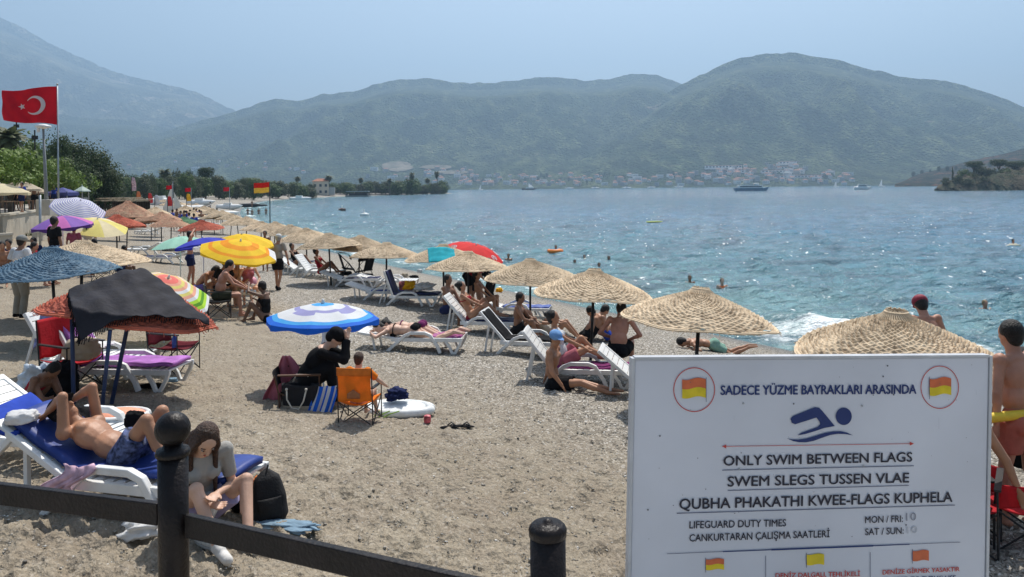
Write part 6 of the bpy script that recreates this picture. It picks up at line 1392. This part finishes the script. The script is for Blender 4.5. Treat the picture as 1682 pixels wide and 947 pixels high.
def text(s_, u0, v0, u1, v1, cap, m, name='lettering', off=.012, z=.0010):
    cu = bpy.data.curves.new(name, 'FONT'); cu.body = s_; cu.size = 1; cu.offset = 0; cu.resolution_u = 3
    o = bpy.data.objects.new(name, cu); WORK.collection.objects.link(o); vl = WORK.view_layers[0]; vl.update()
    me = bpy.data.meshes.new_from_object(o.evaluated_get(vl.depsgraph)); bpy.data.objects.remove(o)
    n = len(me.vertices); co = np.zeros(n * 3, 'f'); me.vertices.foreach_get('co', co); co = co.reshape(-1, 3)
    x0, x1 = co[:, 0].min(), co[:, 0].max()
    a = Vector(bxy(u0, v0)); b = Vector(bxy(u1, v1)); d = b - a; L = d.length; d = d / L; up = Vector((-d.y, d.x))
    hh = abs(bxy(u0, v0 - cap)[1] - a.y) / .729
    X_ = (co[:, 0] - x0) / (x1 - x0) * L; Y_ = co[:, 1] * hh
    co2 = np.stack([a.x + d.x * X_ + up.x * Y_, a.y + d.y * X_ + up.y * Y_, np.full(n, z)], 1)
    me.vertices.foreach_set('co', co2.astype('f').ravel()); me.update(); me.materials.clear(); me.materials.append(m); me.name = name
    if off > 0:   # a heavier stroke: the same letters again, a hair to each side
        bm = bmesh.new(); bm.from_mesh(me); sh_ = off * hh * 1.25
        for k, (ex, ey) in enumerate(((1, 0), (-1, 0), (0, .6), (0, -.6))):
            g_ = bmesh.ops.duplicate(bm, geom=FACES(bm, len(me.polygons)))
            for v in [q for q in g_['geom'] if isinstance(q, bmesh.types.BMVert)]: v.co += Vector((ex * sh_ * d.x + ey * sh_ * up.x, ex * sh_ * d.y + ey * sh_ * up.y, .00008 * (k + 1)))
        bm.to_mesh(me); bm.free()
    o = bpy.data.objects.new(name, me); COL.objects.link(o); o.parent = board; return o
zz = lambda x, y: (x / 2.512 + 1020, y / 2.512 + 570)
def tx(s_, x0, y0, x1, y1, cap, m, **k): a = zz(x0, y0); b = zz(x1, y1); return text(s_, *a, *b, cap / 2.512, m, **k)
def ln(x0, y0, x1, y1, th, m, **k): a = zz(x0, y0); b = zz(x1, y1); return line(*a, *b, th, m, **k)
tx('SADECE YÜZME BAYRAKLARI ARASINDA', 411, 196, 1217, 191, 40, C_NAVY, off=.022)
tx('ONLY SWIM BETWEEN FLAGS', 423, 488, 1200, 471, 42, C_BLK, off=.018); ln(417, 507, 1208, 489, .0022, C_LINE)
tx('SWEM SLEGS TUSSEN VLAE', 440, 574, 1187, 557, 43, C_BLK, off=.018); ln(440, 591, 1187, 570, .0020, C_LINE)
tx('QUBHA PHAKATHI KWEE-FLAGS KUPHELA', 241, 668, 1366, 637, 45, C_BLK, off=.018); ln(230, 685, 1378, 651, .0022, C_LINE)
tx('LIFEGUARD DUTY TIMES', 282, 747, 680, 738, 31, C_BLK, off=.012); tx('CANKURTARAN ÇALIŞMA SAATLERİ', 282, 801, 860, 783, 31, C_BLK, off=.012)
tx('MON / FRI:', 1007, 725, 1162, 720, 29, C_BLK); tx('SAT / SUN:', 1007, 775, 1165, 769, 29, C_BLK)
tx('10', 1176, 716, 1217, 713, 34, C_GREY, off=-.012); tx('10', 1180, 768, 1222, 765, 30, C_FAINT, off=-.012)
ln(190, 852, 1400, 804, .0014, C_LINE); ln(420, 843, 1190, 812.5, .0030, C_NAVY, z=.0009); ln(620, 835, 1040, 818.5, .0048, C_NAVY, z=.0012)
ln(417, 409, 1208, 397.5, .0016, C_RED)
for sg, (x, y) in ((1, (417, 409)), (-1, (1208, 397.5))): flat('arrow_head', [zz(x, y), zz(x + 17 * sg, y - 8), zz(x + 17 * sg, y + 8)], C_RED, .0009)
ln(597, 860, 597, 990, .0016, C_LINE, name='divider'); ln(1028, 845, 1028, 990, .0016, C_LINE, name='divider')
def ring_(cx, cy, rx, ry, name='printed_ring'):
    b = MB(); n = 56
    for k in range(n):
        an = 2 * math.pi * k / n
        for f in (1, .962): x, y = bxy(*zz(cx + math.cos(an) * rx * f, cy + math.sin(an) * ry * f)); b.v.append((x, y, .0007))
    for k in range(n): k2 = (k + 1) % n; b.f.append((2 * k, 2 * k2, 2 * k2 + 1, 2 * k + 1)); b.m.append(0)
    b.build(name, C_RED, board)
ring_(302, 175, 86, 92); ring_(1315, 165, 79, 89)
def pflag(x0, y0, x1, y1, two=True, top=C_ORG, bot=C_YEL, left=False, wave=5):
    n = 10; ym = (y0 + y1) / 2
    wv = lambda t: wave * math.sin(t * 6.0 + .6)
    xs = [x0 + (x1 - x0) * k / n for k in range(n + 1)]
    up = [(x, y0 + wv(k / n)) for k, x in enumerate(xs)]; mid = [(x, ym + wv(k / n) + .5) for k, x in enumerate(xs)]; lo = [(x, y1 + wv(k / n)) for k, x in enumerate(xs)]
    if two:
        flat('flag_print', [zz(*p) for p in up + mid[::-1]], top); flat('flag_print', [zz(*p) for p in mid + lo[::-1]], bot, .0009)
    else: flat('flag_print', [zz(*p) for p in up + lo[::-1]], top)
    px_ = x0 - 1 if left else x1 + 1
    ln(px_, y0 - 6, px_, y1 + (18 if y1 < 400 else 12), .0016, C_LINE, name='flag_pole_print', z=.0012)
pflag(252, 130, 350, 207); pflag(1273, 127, 1362, 196, left=True)
pflag(350, 873, 425, 917, left=True, wave=3); pflag(766, 853, 838, 897, False, C_YEL, left=True, wave=3); pflag(1203, 838, 1270, 880, False, C_ORG, left=True, wave=3)
tx('DENİZ DALGALI, TEHLİKELİ', 637, 951, 985, 943, 20, C_RED, off=.02); tx('DENİZE GİRMEK YASAKTIR', 1079, 937, 1396, 923, 19, C_RED, off=.02)
tx('CLOSED TO PUBLIC USE', 1085, 966, 1380, 956, 17, C_NAVY, off=.015)
flat('swimmer_print', [zz(*p) for p in [(699, 296), (705, 287), (716, 281), (800, 247), (818, 250), (830, 262), (882, 325), (856, 330), (838, 333), (800, 346), (760, 358), (728, 364), (745, 352), (780, 340), (812, 328), (822, 318), (818, 305), (806, 290), (718, 318), (705, 312)]], C_NAVY)
flat('swimmer_print', [zz(919 + 33 * math.cos(a), 285 + 36 * math.sin(a)) for a in [k * .1963 for k in range(32)]], C_NAVY)
flat('wave_print', [zz(*p) for p in [(683, 375), (705, 380), (730, 381), (765, 376), (800, 366), (840, 353), (875, 347), (905, 346), (930, 351), (957, 363), (925, 358), (895, 357), (862, 362), (830, 373), (795, 386), (762, 392), (735, 392), (710, 387)]], C_NAVY, .0009)
for (x, y) in ((505, 232), (995, 241), (487, 502), (1001, 489)):
    px_, py_ = bxy(*zz(x, y)); MB().lathe([(.0028, 0), (.0026, .0015), (.001, .002)], 10, (px_, py_, .0)).build('screw', STEEL, board, True)
random.seed(9)
b = MB()
for k in range(46):
    x, y = random.uniform(.02, W_ - .02), -random.uniform(.02, Hs * .7); r_ = random.choice([.0009, .0012, .0017, .0028]); b.lathe([(r_, .0004), (r_ * .8, .0007)], 6, (x, y, 0))
o = b.build('dirt_specks', mat('dirt', (.12, .12, .13), .8), board); o['kind'] = 'stuff'
for (x0, y0, x1, y1) in ((1311, 290, 1311, 338), (466, 280, 467, 303), (1465, 178, 1466, 198)): ln(x0, y0, x1, y1, .0009, C_FAINT, name='scratch')

# ------------------------------------------------------------------ flags, lamp post, poles
def wavy_flag(o, w_, h_, cols, split=None, loc=(0, 0, 0), seed=0, amp=.06):
    nu, nv = 36, 20
    def fn(a, q): return Vector((-a * w_, amp * (math.sin(a * 9 + q * 2.2 + seed) * a ** .7 + .5 * math.sin(a * 17 - q * 5) * a), -q * h_ - .10 * w_ * a * .6 + .02 * math.sin(a * 8 + seed) * h_))
    b = MB().grid(fn, nu, nv, mf=(lambda i, j: 0 if j < nv / 2 else 1) if split else None)
    return b.build('flag', cols, o, True, loc, solid=.004), fn
D = 38.0; base = at(96, D); ptop = P(96, 139, D).z
base.z = max(base.z, 1.5)
fp_ = thing('flagpole', 'tall thin flagpole flying the red flag with white crescent and star', 'flagpole', base)
MB().tube([(0, 0, -.5), (0, 0, ptop - base.z)], 1, 10, rs=[.055, .025]).build('pole', STEEL, fp_, True); MB().ell((0, 0, ptop - base.z + .03), .05, None, 8, 6).build('pole_knob', STEEL, fp_, True)
h_ = (204 - 141) / FPX * D; w2 = 88 / FPX * D
red = mat('flag_red', (.62, .015, .035), .75, .12, 1.5, .3, 4, .2, trans=.35); white = mat('flag_white', (.8, .8, .8), .75, .05, 2, trans=.3)
nu, nv = 60, 40
def ffn(a, q): return Vector((-a * w2 - .04, .10 * (math.sin(a * 10 + q * 2.5) * a ** .6) + .04 * math.sin(a * 23 + q * 9) * a, -q * h_ * (1 - .12 * a) - .0 + a * -.30 * h_ * (1 - q) * .35 + .02 * math.sin(a * 7) * h_ ))
fl_ = MB().grid(ffn, nu, nv).build('flag', red, fp_, True, (0, 0, ptop - base.z - .08), solid=.004)
def on_flag(pts, name):
    bm = bmesh.new(); vs = []
    for sgn in (-1, 1):
        pass
    me = bpy.data.meshes.new(name); vs = [bm.verts.new((x, y, 0)) for x, y in pts]; f = bm.faces.new(vs); bmesh.ops.triangulate(bm, faces=[f]); bmesh.ops.subdivide_edges(bm, edges=bm.edges[:], cuts=3, use_grid_fill=True)
    for v in bm.verts:
        a, q = v.co.x, v.co.y; p = ffn(a, q); v.co = p + Vector((0, -.02, 0))
    bm.to_mesh(me); bm.free(); me.materials.append(white); o = bpy.data.objects.new(name, me); COL.objects.link(o); o.parent = fl_; return o
asp = w2 / h_
def cc(cx, cy, r, k0, k1, n): return [(cx + r * math.cos(k0 + (k1 - k0) * i / n) / asp, cy + r * math.sin(k0 + (k1 - k0) * i / n)) for i in range(n + 1)]
o_ang = .62
cre = cc(.40, .5, .27, o_ang + math.pi, -o_ang + math.pi + 0, 1)
outer = [(.40 - .27 * math.cos(t_) / asp, .5 + .27 * math.sin(t_)) for t_ in np.linspace(-math.pi + .72, math.pi - .72, 40)]
inner = [(.435 - .215 * math.cos(t_) / asp, .5 + .215 * math.sin(t_)) for t_ in np.linspace(math.pi - .80, -math.pi + .80, 36)]
on_flag(outer + inner, 'crescent')
st = []
for k in range(10): r_ = .105 if k % 2 == 0 else .045; an = math.pi + k * math.pi / 5 ; st.append((.665 - r_ * math.cos(an) / asp, .5 + r_ * math.sin(an)))
on_flag(st, 'star')
# lamp post
D = 43; base = Vector(((77 - U0) / FPX * D, D, 2.9)); tz = P(72, 210, D).z - base.z
lpz = thing('lamp_post', 'grey lamp post with a dish-shaped head standing on the promenade wall', 'lamp post', base)
MB().tube([(0, 0, 0), (-.17, 0, tz)], 1, 12, rs=[.12, .055]).build('pole', mat('grey_paint', (.2, .22, .23), .5), lpz, True); MB().box((0, 0, .45), (.8, .8, .9)).build('plinth', mat('pale_concrete', (.45, .43, .38), .9, .15, 2, .3, 12), lpz, bevel=.03)
MB().lathe([(.05, -.05), (.42, .05), (.40, .14), (.1, .22)], 18, (-.17, 0, tz)).build('lamp_head', WHITE, lpz, True); MB().box((-.45, 0, tz - .12), (.12, .12, .22)).build('floodlight', WHITE, lpz)
q = ga(66, 405); t = thing('steel_pole', 'plain galvanised pole standing in the sand before the purple parasol', 'pole', q); MB().tube([(0, 0, -.3), (.02, 0, P(68, 320, q.y).z - q.z)], .055, 12).build('shaft', STEEL, t, True)
# swim flag
D = 41; q = at(443, D); zt_ = P(443, 298, D).z - q.z; t = thing('swim_flag', 'red over yellow swim flag on a thin pole at the end of the sunshade row', 'flag', q)
MB().tube([(0, 0, -.3), (0, 0, zt_)], .028, 8).build('pole', BLACKM, t, True); wavy_flag(t, .85, .55, [mat('swim_red', (.70, .03, .02), .7, trans=.3), mat('swim_yellow', (.85, .62, .10), .7, trans=.3)], True, (0, 0, zt_ - .03), 1, .02)
for (u, v, D, l) in [(283,304,75,'small red flag beside the tall white sail'),(314,308,80,'red flag on a short pole above the far sunshades'),(377,307,150,'small red flag with a white crescent against the tree belt')]:
    q = at(u, D); zt_ = P(u, v, D).z - q.z; t = thing('red_flag', l, 'flag', q, group='red flags over the far beach'); MB().tube([(0, 0, -.3), (0, 0, zt_)], .035 * D / 75, 6).build('pole', STEEL, t); k = D / 75
    fo, fx = wavy_flag(t, .6 * k, .38 * k, red, None, (0, 0, zt_), u, .04)
# feather banners
fm_ = {'orange': mat('banner_orange', (.75, .22, .08), .7), 'red': mat('banner_red', (.65, .05, .05), .7), 'white': mat('banner_white', (.7, .7, .7), .7), 'pink': mat('banner_pink', (.75, .45, .5), .7, .5, 6), 'yellow': mat('banner_yellow', (.8, .45, .03), .7)}
for (u, v0, v1, D, c, l) in [(216,291,313,85,'pink','tall white and pink feather banner by the wooden hut'),(224,314,334,70,'orange','orange feather banner among the sunshades'),(243,317,333,72,'red','narrow red feather banner right of the orange one'),(254,320,336,72,'white','white feather banner right of the red one'),(306,318,330,78,'yellow','yellow banner under the red flag'),(275,322,338,68,'red','red triangular banner at the foot of the white sail')]:
    q = at(u, D); z0 = P(u, v1, D).z - q.z; z1 = P(u, v0, D).z - q.z; w_ = 7.5 / FPX * D; t = thing('feather_banner', l, 'banner', q, group='feather banners on the far beach')
    MB().tube([(0, 0, -.2), (0, 0, z1)], .03, 6).build('pole', BLACKM, t)
    MB().grid(lambda a, k: (a * w_ * (1 - .5 * k ** 4) + .04 * k, .04 * math.sin(k * 7), z0 + (z1 - z0) * k), 5, 14).build('cloth', fm_[c], t, True, solid=.01)
# little sailing dinghy
q = at(284, 78); t = thing('sailing_dinghy', 'white-sailed dinghy drawn up among the far sunshades', 'sailboat', q, R(10)); zt_ = P(284, 297, 78).z - q.z
MB().tube([(0, 0, .2), (0, 0, zt_)], .04, 8).build('mast', STEEL, t); sm = mat('sail_white', (.72, .72, .69), .8, .08, 2, trans=.3)
MB().grid(lambda a, k: (-(1 - k) * a * 1.15, .15 * math.sin(a * 3) * (1 - k), .9 + (zt_ - .95) * k), 8, 12).build('mainsail', sm, t, True, solid=.01)
MB().grid(lambda a, k: (.10 + (1 - k) * a * 1.35, .12 * math.sin(a * 3) * (1 - k), .5 + (zt_ * .62) * k), 8, 12).build('jib', sm, t, True, solid=.01)
MB().tube([(-1.6, 0, .35), (-.9, 0, .3), (0, 0, .28), (1, 0, .32), (1.9, 0, .5)], 1, 10, rs=[.3, .5, .6, .45, .06]).build('hull', WHITE, t, True)

# ------------------------------------------------------------------ promenade wall, cafe, kiosks
CONC = mat('wall_concrete', (.42, .38, .31), .9, .15, 1.2, .4, 9); wl = [(-38, 26), (-27.3, 40.5), (-34, 56.5), (-43, 76), (-57, 104), (-76, 150)]
def wall_run(off, z0, z1, thick, name, label, m):
    t = thing(name, label, 'wall', (0, 0, 0))
    for k in range(len(wl) - 1):
        a, b_ = Vector((*wl[k], 0)), Vector((*wl[k + 1], 0)); d = (b_ - a).normalized(); n = Vector((-d.y, d.x, 0)); L = (b_ - a).length; npn = max(1, int(L / 4.2))
        for j in range(npn):
            p0 = a + d * (L * j / npn + .02); p1 = a + d * (L * (j + 1) / npn - .02); c = (p0 + p1) / 2 + n * off
            MB().box((c.x, c.y, (z0 + z1) / 2), ((p1 - p0).length, thick, z1 - z0), Matrix.Rotation(math.atan2(d.y, d.x), 3, 'Z')).build('wall_panel', m, t)
        c = (a + b_) / 2 + n * off
        MB().box((c.x, c.y, z1 + .06), (L - .01, thick + .16, .12), Matrix.Rotation(math.atan2(d.y, d.x), 3, 'Z')).build('coping', mat('pale_coping', (.50, .46, .38), .85, .1, 2), t)
wall_run(0, .9, 2.95, .3, 'promenade_wall', 'low concrete wall between the promenade and the beach', CONC)
wall_run(-1.6, .9, 2.0, .25, 'lower_wall', 'lower stepped concrete wall in front of the promenade wall', CONC)
b = MB()
vs = [(x, y, 2.93) for x, y in wl]; off = [(x - 60, y + 10, 2.93) for x, y in wl]
n = len(wl); b.add(vs + off, [(k, k + 1, n + k + 1, n + k) for k in range(n - 1)]); o = b.build('promenade', mat('promenade_paving', (.36, .33, .28), .9, .2, 2), solid=.2); tag(o, kind='structure')
# weedy patch
random.seed(2); b = MB(); q = ga(30, 378)
for k in range(2600):
    u = random.uniform(-10, 62); v = random.uniform(366, 388); p = gp(u, v); p.z = gz(p.x, p.y); h2 = random.uniform(.1, .4); an = random.random() * 6.28; d = Vector((math.cos(an), math.sin(an), 0)) * .05; b.add([p - d, p + d, p + Vector((random.uniform(-.1, .1), 0, h2))], [(0, 1, 2)])
    if k > 900: break
o = b.build('weeds', LEAF_O); tag(o, 'dry weeds growing on the sand below the wall', 'weeds', kind='stuff')
fcream = f_('cafe_cream', (.70, .62, .42)); fcafe = f_('cafe_tan', (.55, .47, .36)); fred = f_('cafe_red', (.55, .1, .1))
for (u, v, D, rad, m_, l) in [(0,301,41,1.5,fcream,'pale yellow cafe parasol at the left picture edge'),(32,297,47,1.25,fcafe,'cream square cafe parasol behind the pale yellow one'),(47,303,52,1.2,fcafe,'low cream cafe parasol right of the square one'),(6,294,56,1.4,fred,'red and white cafe parasol at the back')]:
    p = P(u, v, D); H = p.z - 2.95; o = parasol('cafe_parasol', l, [m_], lambda p_, j, n_, i: 0, rad=rad, rise=.5, H=H, panels=6, valance=.16, polem=BLACKM, group='cafe parasols on the promenade'); o.location = (p.x, p.y, 2.95)
for (u, D) in [(8, 43), (22, 45), (40, 48), (14, 52)]:
    x = (u - U0) / FPX * D; t = thing('cafe_table', 'little cafe table on the promenade', 'table', (x, D, 2.95), 0, 'cafe tables on the promenade'); MB().lathe([(.4, .72), (.4, .75)], 14).build('top', WOOD, t); MB().tube([(0, 0, 0), (0, 0, .72)], .035, 8).build('leg', BLACKM, t)
# blue kiosk
D = 60; x = (103 - U0) / FPX * D; t = thing('market_stall', 'navy canvas stall on the promenade behind the pinstriped parasol', 'stall', (x, D, 2.93))
cb = mat('navy_canvas', (.06, .07, .22), .8, .25, 2)
for (sx, sy) in ((-.75, -.7), (.75, -.7), (-.75, .7), (.75, .7)): MB().tube([(sx, sy, 0), (sx, sy, 1.35)], .04, 6).build('leg', STEEL, t)
MB().add([(-.85, -.8, 1.25), (.85, -.8, 1.25), (.85, .8, 1.25), (-.85, .8, 1.25), (-.85, -.8, 1.0), (.85, -.8, 1.0), (.85, .8, 1.0), (-.85, .8, 1.0), (0, 0, 1.65)], [(0, 1, 8), (1, 2, 8), (2, 3, 8), (3, 0, 8), (4, 5, 1, 0), (5, 6, 2, 1), (6, 7, 3, 2), (7, 4, 0, 3)]).build('canopy', cb, t)
MB().box((0, .6, .6), (1.5, .06, 1.2)).build('back_panel', cb, t)
# pavilion
D = 66; x = (135 - U0) / FPX * D; t = thing('pavilion', 'small grey-roofed pavilion on slim columns on the promenade', 'pavilion', (x, D, 2.93))
GW = mat('grey_wood', (.35, .36, .34), .8)
for k in range(6): an = k * math.pi / 3; MB().tube([(math.cos(an) * .55, math.sin(an) * .55, 0), (math.cos(an) * .55, math.sin(an) * .55, 1.35)], .045, 8).build('column', GW, t)
MB().lathe([(.78, 1.3), (.74, 1.38), (.1, 1.75), (.03, 1.9)], 6).build('roof', mat('green_grey_roof', (.33, .40, .36), .7), t); MB().lathe([(.7, 0), (.7, .12)], 6).build('floor', GW, t); MB().box((0, 0, .45), (.6, .6, .7)).build('counter', GW, t)
# hut
D = 62; q = at(203, D); q.z = 1.5; t = thing('beach_hut', 'dark open wooden hut with a flat reed roof behind the patchy sunshades', 'hut', q)
W1 = 62 / FPX * D; dk = mat('dark_timber', (.05, .04, .03), .9, .3, 3)
for k in range(6): MB().tube([(-W1 / 2 + k * W1 / 5, -1.1, 0), (-W1 / 2 + k * W1 / 5, -1.1, 1.9)], .07, 6).build('post', dk, t)
for k in range(16): MB().box((-W1 / 2 + (k + .5) * W1 / 16, 1.3, .95), (W1 / 16 - .03, .08, 1.9)).build('wall_board', dk, t)
for k in range(20): MB().box((-W1 / 2 - .1 + (k + .5) * (W1 + .2) / 20, 0, 2.0 + .04 * (k % 3) + .12 * math.sin(k)), ((W1 + .2) / 20 - .02, 3.0, .07)).build('roof_board', mat('grey_reed_roof', (.30, .25, .18), .9, .4, 3), t)
MB().box((0, -1.2, .5), (W1 * .9, .12, 1.0)).build('counter', WOOD, t)
for (u, D, l) in [(58,60,'street sign post among the plane trees'),(28,70,'tall black pole behind the plane trees')]:
    x = (u - U0) / FPX * D; t = thing('dark_post', l, 'post', (x, D, 2.93), 0, 'posts behind the promenade'); MB().tube([(0, 0, 0), (0, 0, 8 if D == 70 else 6.2)], .06, 6).build('shaft', BLACKM, t); MB().box((0, 0, 7.4 if D == 70 else 5.6), (.5, .05, .3)).build('plate', BLACKM, t)
# green chalet line of back-beach sheds and cars
def boat(u, v, D, L, label, name='small_boat', cab=True, m=WHITE, z=None):
    p = P(u, v, D); zg = gz(p.x, p.y) if z is None else z; t = thing(name, label, 'boat', (p.x, p.y, zg), R(random.uniform(-25, 25)), 'boats drawn up on the far beach' if z is None else None)
    MB().tube([(-L * .5, 0, L * .1), (-L * .25, 0, L * .09), (L * .15, 0, L * .09), (L * .4, 0, L * .12), (L * .55, 0, L * .16)], 1, 10, rs=[L * .10, L * .12, L * .12, L * .08, L * .01]).build('hull', m, t, True)
    if cab: MB().box((-L * .05, 0, L * .22), (L * .3, L * .14, L * .1)).build('cabin', HW[0], t, bevel=.03 * L / 4)
    return t
random.seed(11)
boat(330, 322, 170, 6, 'white motorboat parked before the tree belt'); boat(376, 325, 155, 5, 'white covered boat on the far sand'); boat(362, 341, 105, 4.5, 'white boat at the waterline beyond the sunshades', cab=False); boat(409, 325, 190, 5, 'dark low boat drawn up on the far sand', cab=False, m=BLACKM); boat(426, 324, 200, 4, 'second dark boat left of the swim flag pole', cab=False, m=BLACKM)
boat(262, 333, 95, 3.5, 'dark little boat between the banners', cab=False, m=BLACKM); boat(265, 315, 150, 7, 'white van-like boat behind the banners'); boat(493, 318, 330, 9, 'white boat among the trees of the peninsula')
q = at(226, 66); q.z += 1.1; t = thing('inflatable_raft', 'orange and white inflatable raft standing below the orange banner', 'raft', q); MB().tube([(math.cos(a) * 1.1, math.sin(a) * .6, 0) for a in [k * .314 for k in range(21)]], .24, 10).build('tube', mat('raft_orange', (.75, .25, .1), .5, .5, 2), t, True); MB().ell((0, 0, .1), (1, .5, .2), None, 16, 8).build('floor', WHITE, t, True); MB().box((0, 0, -.7), (1.2, .5, 1.0)).build('stand', WOOD, t)
q = at(312, 88); t = thing('white_awning', 'long white awning low among the far sunshades', 'awning', q); MB().grid(lambda a, k: ((a - .5) * 3.2, (k - .5) * 2.2, 1.5 + .25 * (1 - abs(2 * k - 1)) + .03 * math.sin(a * 9)), 10, 6).build('cloth', WHITEF, t, True, solid=.02)
for sx in (-1.5, 1.5): MB().tube([(sx, -1, 0), (sx, -1, 1.5)], .03, 6).build('post', STEEL, t)
q = P(346, 353, 62); q.z = gz(q.x, q.y); t = thing('white_awning', 'white awning over loungers left of the sunshade row', 'awning', q); MB().grid(lambda a, k: ((a - .5) * 2.4, (k - .5) * 1.6, 1.1 + .15 * (1 - abs(2 * k - 1)) + .03 * math.sin(a * 9)), 10, 6).build('cloth', WHITEF, t, True, solid=.02)
for sx in (-1.1, 1.1): MB().tube([(sx, -.7, 0), (sx, -.7, 1.1)], .03, 6).build('post', STEEL, t)
# floating jetty
q = P(588, 320, 425); t = thing('jetty_pavilion', 'low flat-roofed floating jetty off the peninsula', 'jetty', (q.x, 425, 0))
MB().box((0, 0, .4), (13, 6, .9)).build('deck', mat('jetty_grey', (.2, .21, .2), .8), t); MB().box((0, 0, 3.0), (12.4, 5.4, .35)).build('roof', mat('jetty_roof', (.42, .44, .44), .8), t)
for k in range(7): MB().tube([(-6 + k * 2, -2.5, .8), (-6 + k * 2, -2.5, 2.9)], .09, 6).build('post', BLACKM, t)
MB().box((0, 1, 1.4), (10, 2, 1.2)).build('counter', BLACKM, t)
# ferry
D = 560; q = P(1235, 309, D); t = thing('ferry', 'white and blue passenger ferry with two decks on the open bay', 'ferry', (q.x, D, 0), R(3)); L = 58 / FPX * D
hb = mat('ferry_blue', (.16, .25, .34), .5, .1)
MB().add([(-L/2, -2.6, 2.3), (L*.30, -2.8, 2.3), (L/2, 0, 3.1), (L*.30, 2.8, 2.3), (-L/2, 2.6, 2.3), (-L/2+.6, -2.1, -.5), (L*.27, -2.2, -.5), (L/2-2.2, 0, -.5), (L*.27, 2.2, -.5), (-L/2+.6, 2.1, -.5)], [(0,1,2,3,4),(5,6,1,0),(6,7,2,1),(7,8,3,2),(8,9,4,3),(9,5,0,4)]).build('hull', hb, t)
MB().box((-1.6, 0, 3.3), (L * .68, 4.6, 2.0)).build('lower_deck', HW[0], t, bevel=.15); MB().box((-1.6, -2.33, 3.4), (L * .62, .06, .8)).build('window_band', GLASS, t)
MB().box((-2.2, 0, 5.3), (L * .45, 4.2, .25)).build('sun_deck_roof', HW[0], t); MB().box((3.2, 0, 5.0), (3.2, 3.2, 1.5)).build('bridge', HW[0], t, bevel=.2); MB().box((4.83, 0, 5.2), (.05, 2.6, .7)).build('bridge_window', GLASS, t)
for k in range(6): MB().tube([(-7 + k * 1.8, -2, 4.3), (-7 + k * 1.8, -2, 5.3)], .06, 5).build('post', STEEL, t)
MB().tube([(-.5, 0, 5.4), (-.5, 0, 8)], .08, 6).build('mast', STEEL, t); MB().add([(-10, -.5, 2.2), (-13.8, 0, 1.6), (-10, .5, 2.2), (-10, 0, 4.8)], [(0, 1, 3), (1, 2, 3), (0, 2, 1)]).build('stern_flag', WHITEF, t)
D = 600; q = P(1418, 307, D); t = thing('motor_yacht', 'small white motor yacht moored right of the ferry', 'yacht', (q.x, D, 0), R(-8)); L = 28 / FPX * D
MB().tube([(-L/2, 0, 1.0), (-L/4, 0, .9), (L/5, 0, 1.0), (L/2, 0, 1.9)], 1, 10, rs=[1.5, 1.8, 1.6, .1]).build('hull', WHITE, t, True); MB().box((-.8, 0, 3.0), (L * .5, 2.6, 1.6)).build('cabin', HW[0], t, bevel=.2); MB().box((-.8, -1.33, 3.1), (L * .42, .05, .6)).build('window_band', GLASS, t); MB().box((-1, 0, 4.3), (L * .35, 2.4, .15)).build('roof', HW[0], t); MB().tube([(0, 0, 3.8), (0, 0, 8)], .07, 6).build('mast', STEEL, t)
D = 1300; q = P(870, 309, D); t = thing('dark_gulet', 'dark-hulled wooden boat lying before the far town', 'boat', (q.x, D, 0), 0); L = 26 / FPX * D
MB().tube([(-L/2, 0, 1.8), (-L/4, 0, 1.0), (L/5, 0, 1.2), (L/2, 0, 3.4)], 1, 10, rs=[1.6, 2.4, 2.2, .1]).build('hull', BLACKM, t, True); MB().box((0, 0, 3.6), (L * .5, 3.4, 1.6)).build('cabin', HW[0], t); MB().tube([(-2, 0, 4), (-2, 0, 13)], .18, 6).build('mast', STEEL, t); MB().add([(-2, 0, 12), (-2, 0, 5), (7, 0, 5)], [(0, 1, 2)]).build('sail', WHITEF, t)
for (u, D, l) in [(1030,1500,'long low white boat before the middle of the far town'),(1070,1500,'second low white boat before the far town'),(1115,1480,'small white boat near the right part of the far town'),(935,1450,'white boat left of the middle of the far town'),(978,1500,'tiny white boat close to the far shore')]:
    p = P(u, 309, D); boat(u, 309, D, 17, l, 'far_boat', z=-.3)
for (u, D, l) in [(1449,1100,'tiny white sail beyond the motor yacht'),(790,1500,'sailing mast with furled sail near the quarry slope'),(1374,1300,'tiny white sailing boat left of the motor yacht')]:
    p = P(u, 306, D); t = thing('sailing_yacht', l, 'sailboat', (p.x, D, 0), 0, 'tiny sailing boats before the far shore'); MB().tube([(-5, 0, .6), (-2, 0, .4), (2, 0, .4), (5, 0, 1.2)], 1, 8, rs=[.9, 1.2, 1.1, .1]).build('hull', WHITE, t, True); MB().tube([(0, 0, 1), (0, 0, 12)], .12, 6).build('mast', STEEL, t); MB().add([(-.2, 0, 11.5), (-.2, 0, 2), (-4.2, .2, 2)], [(0, 1, 2)]).build('sail', WHITEF, t)

bpy.data.scenes.remove(WORK)
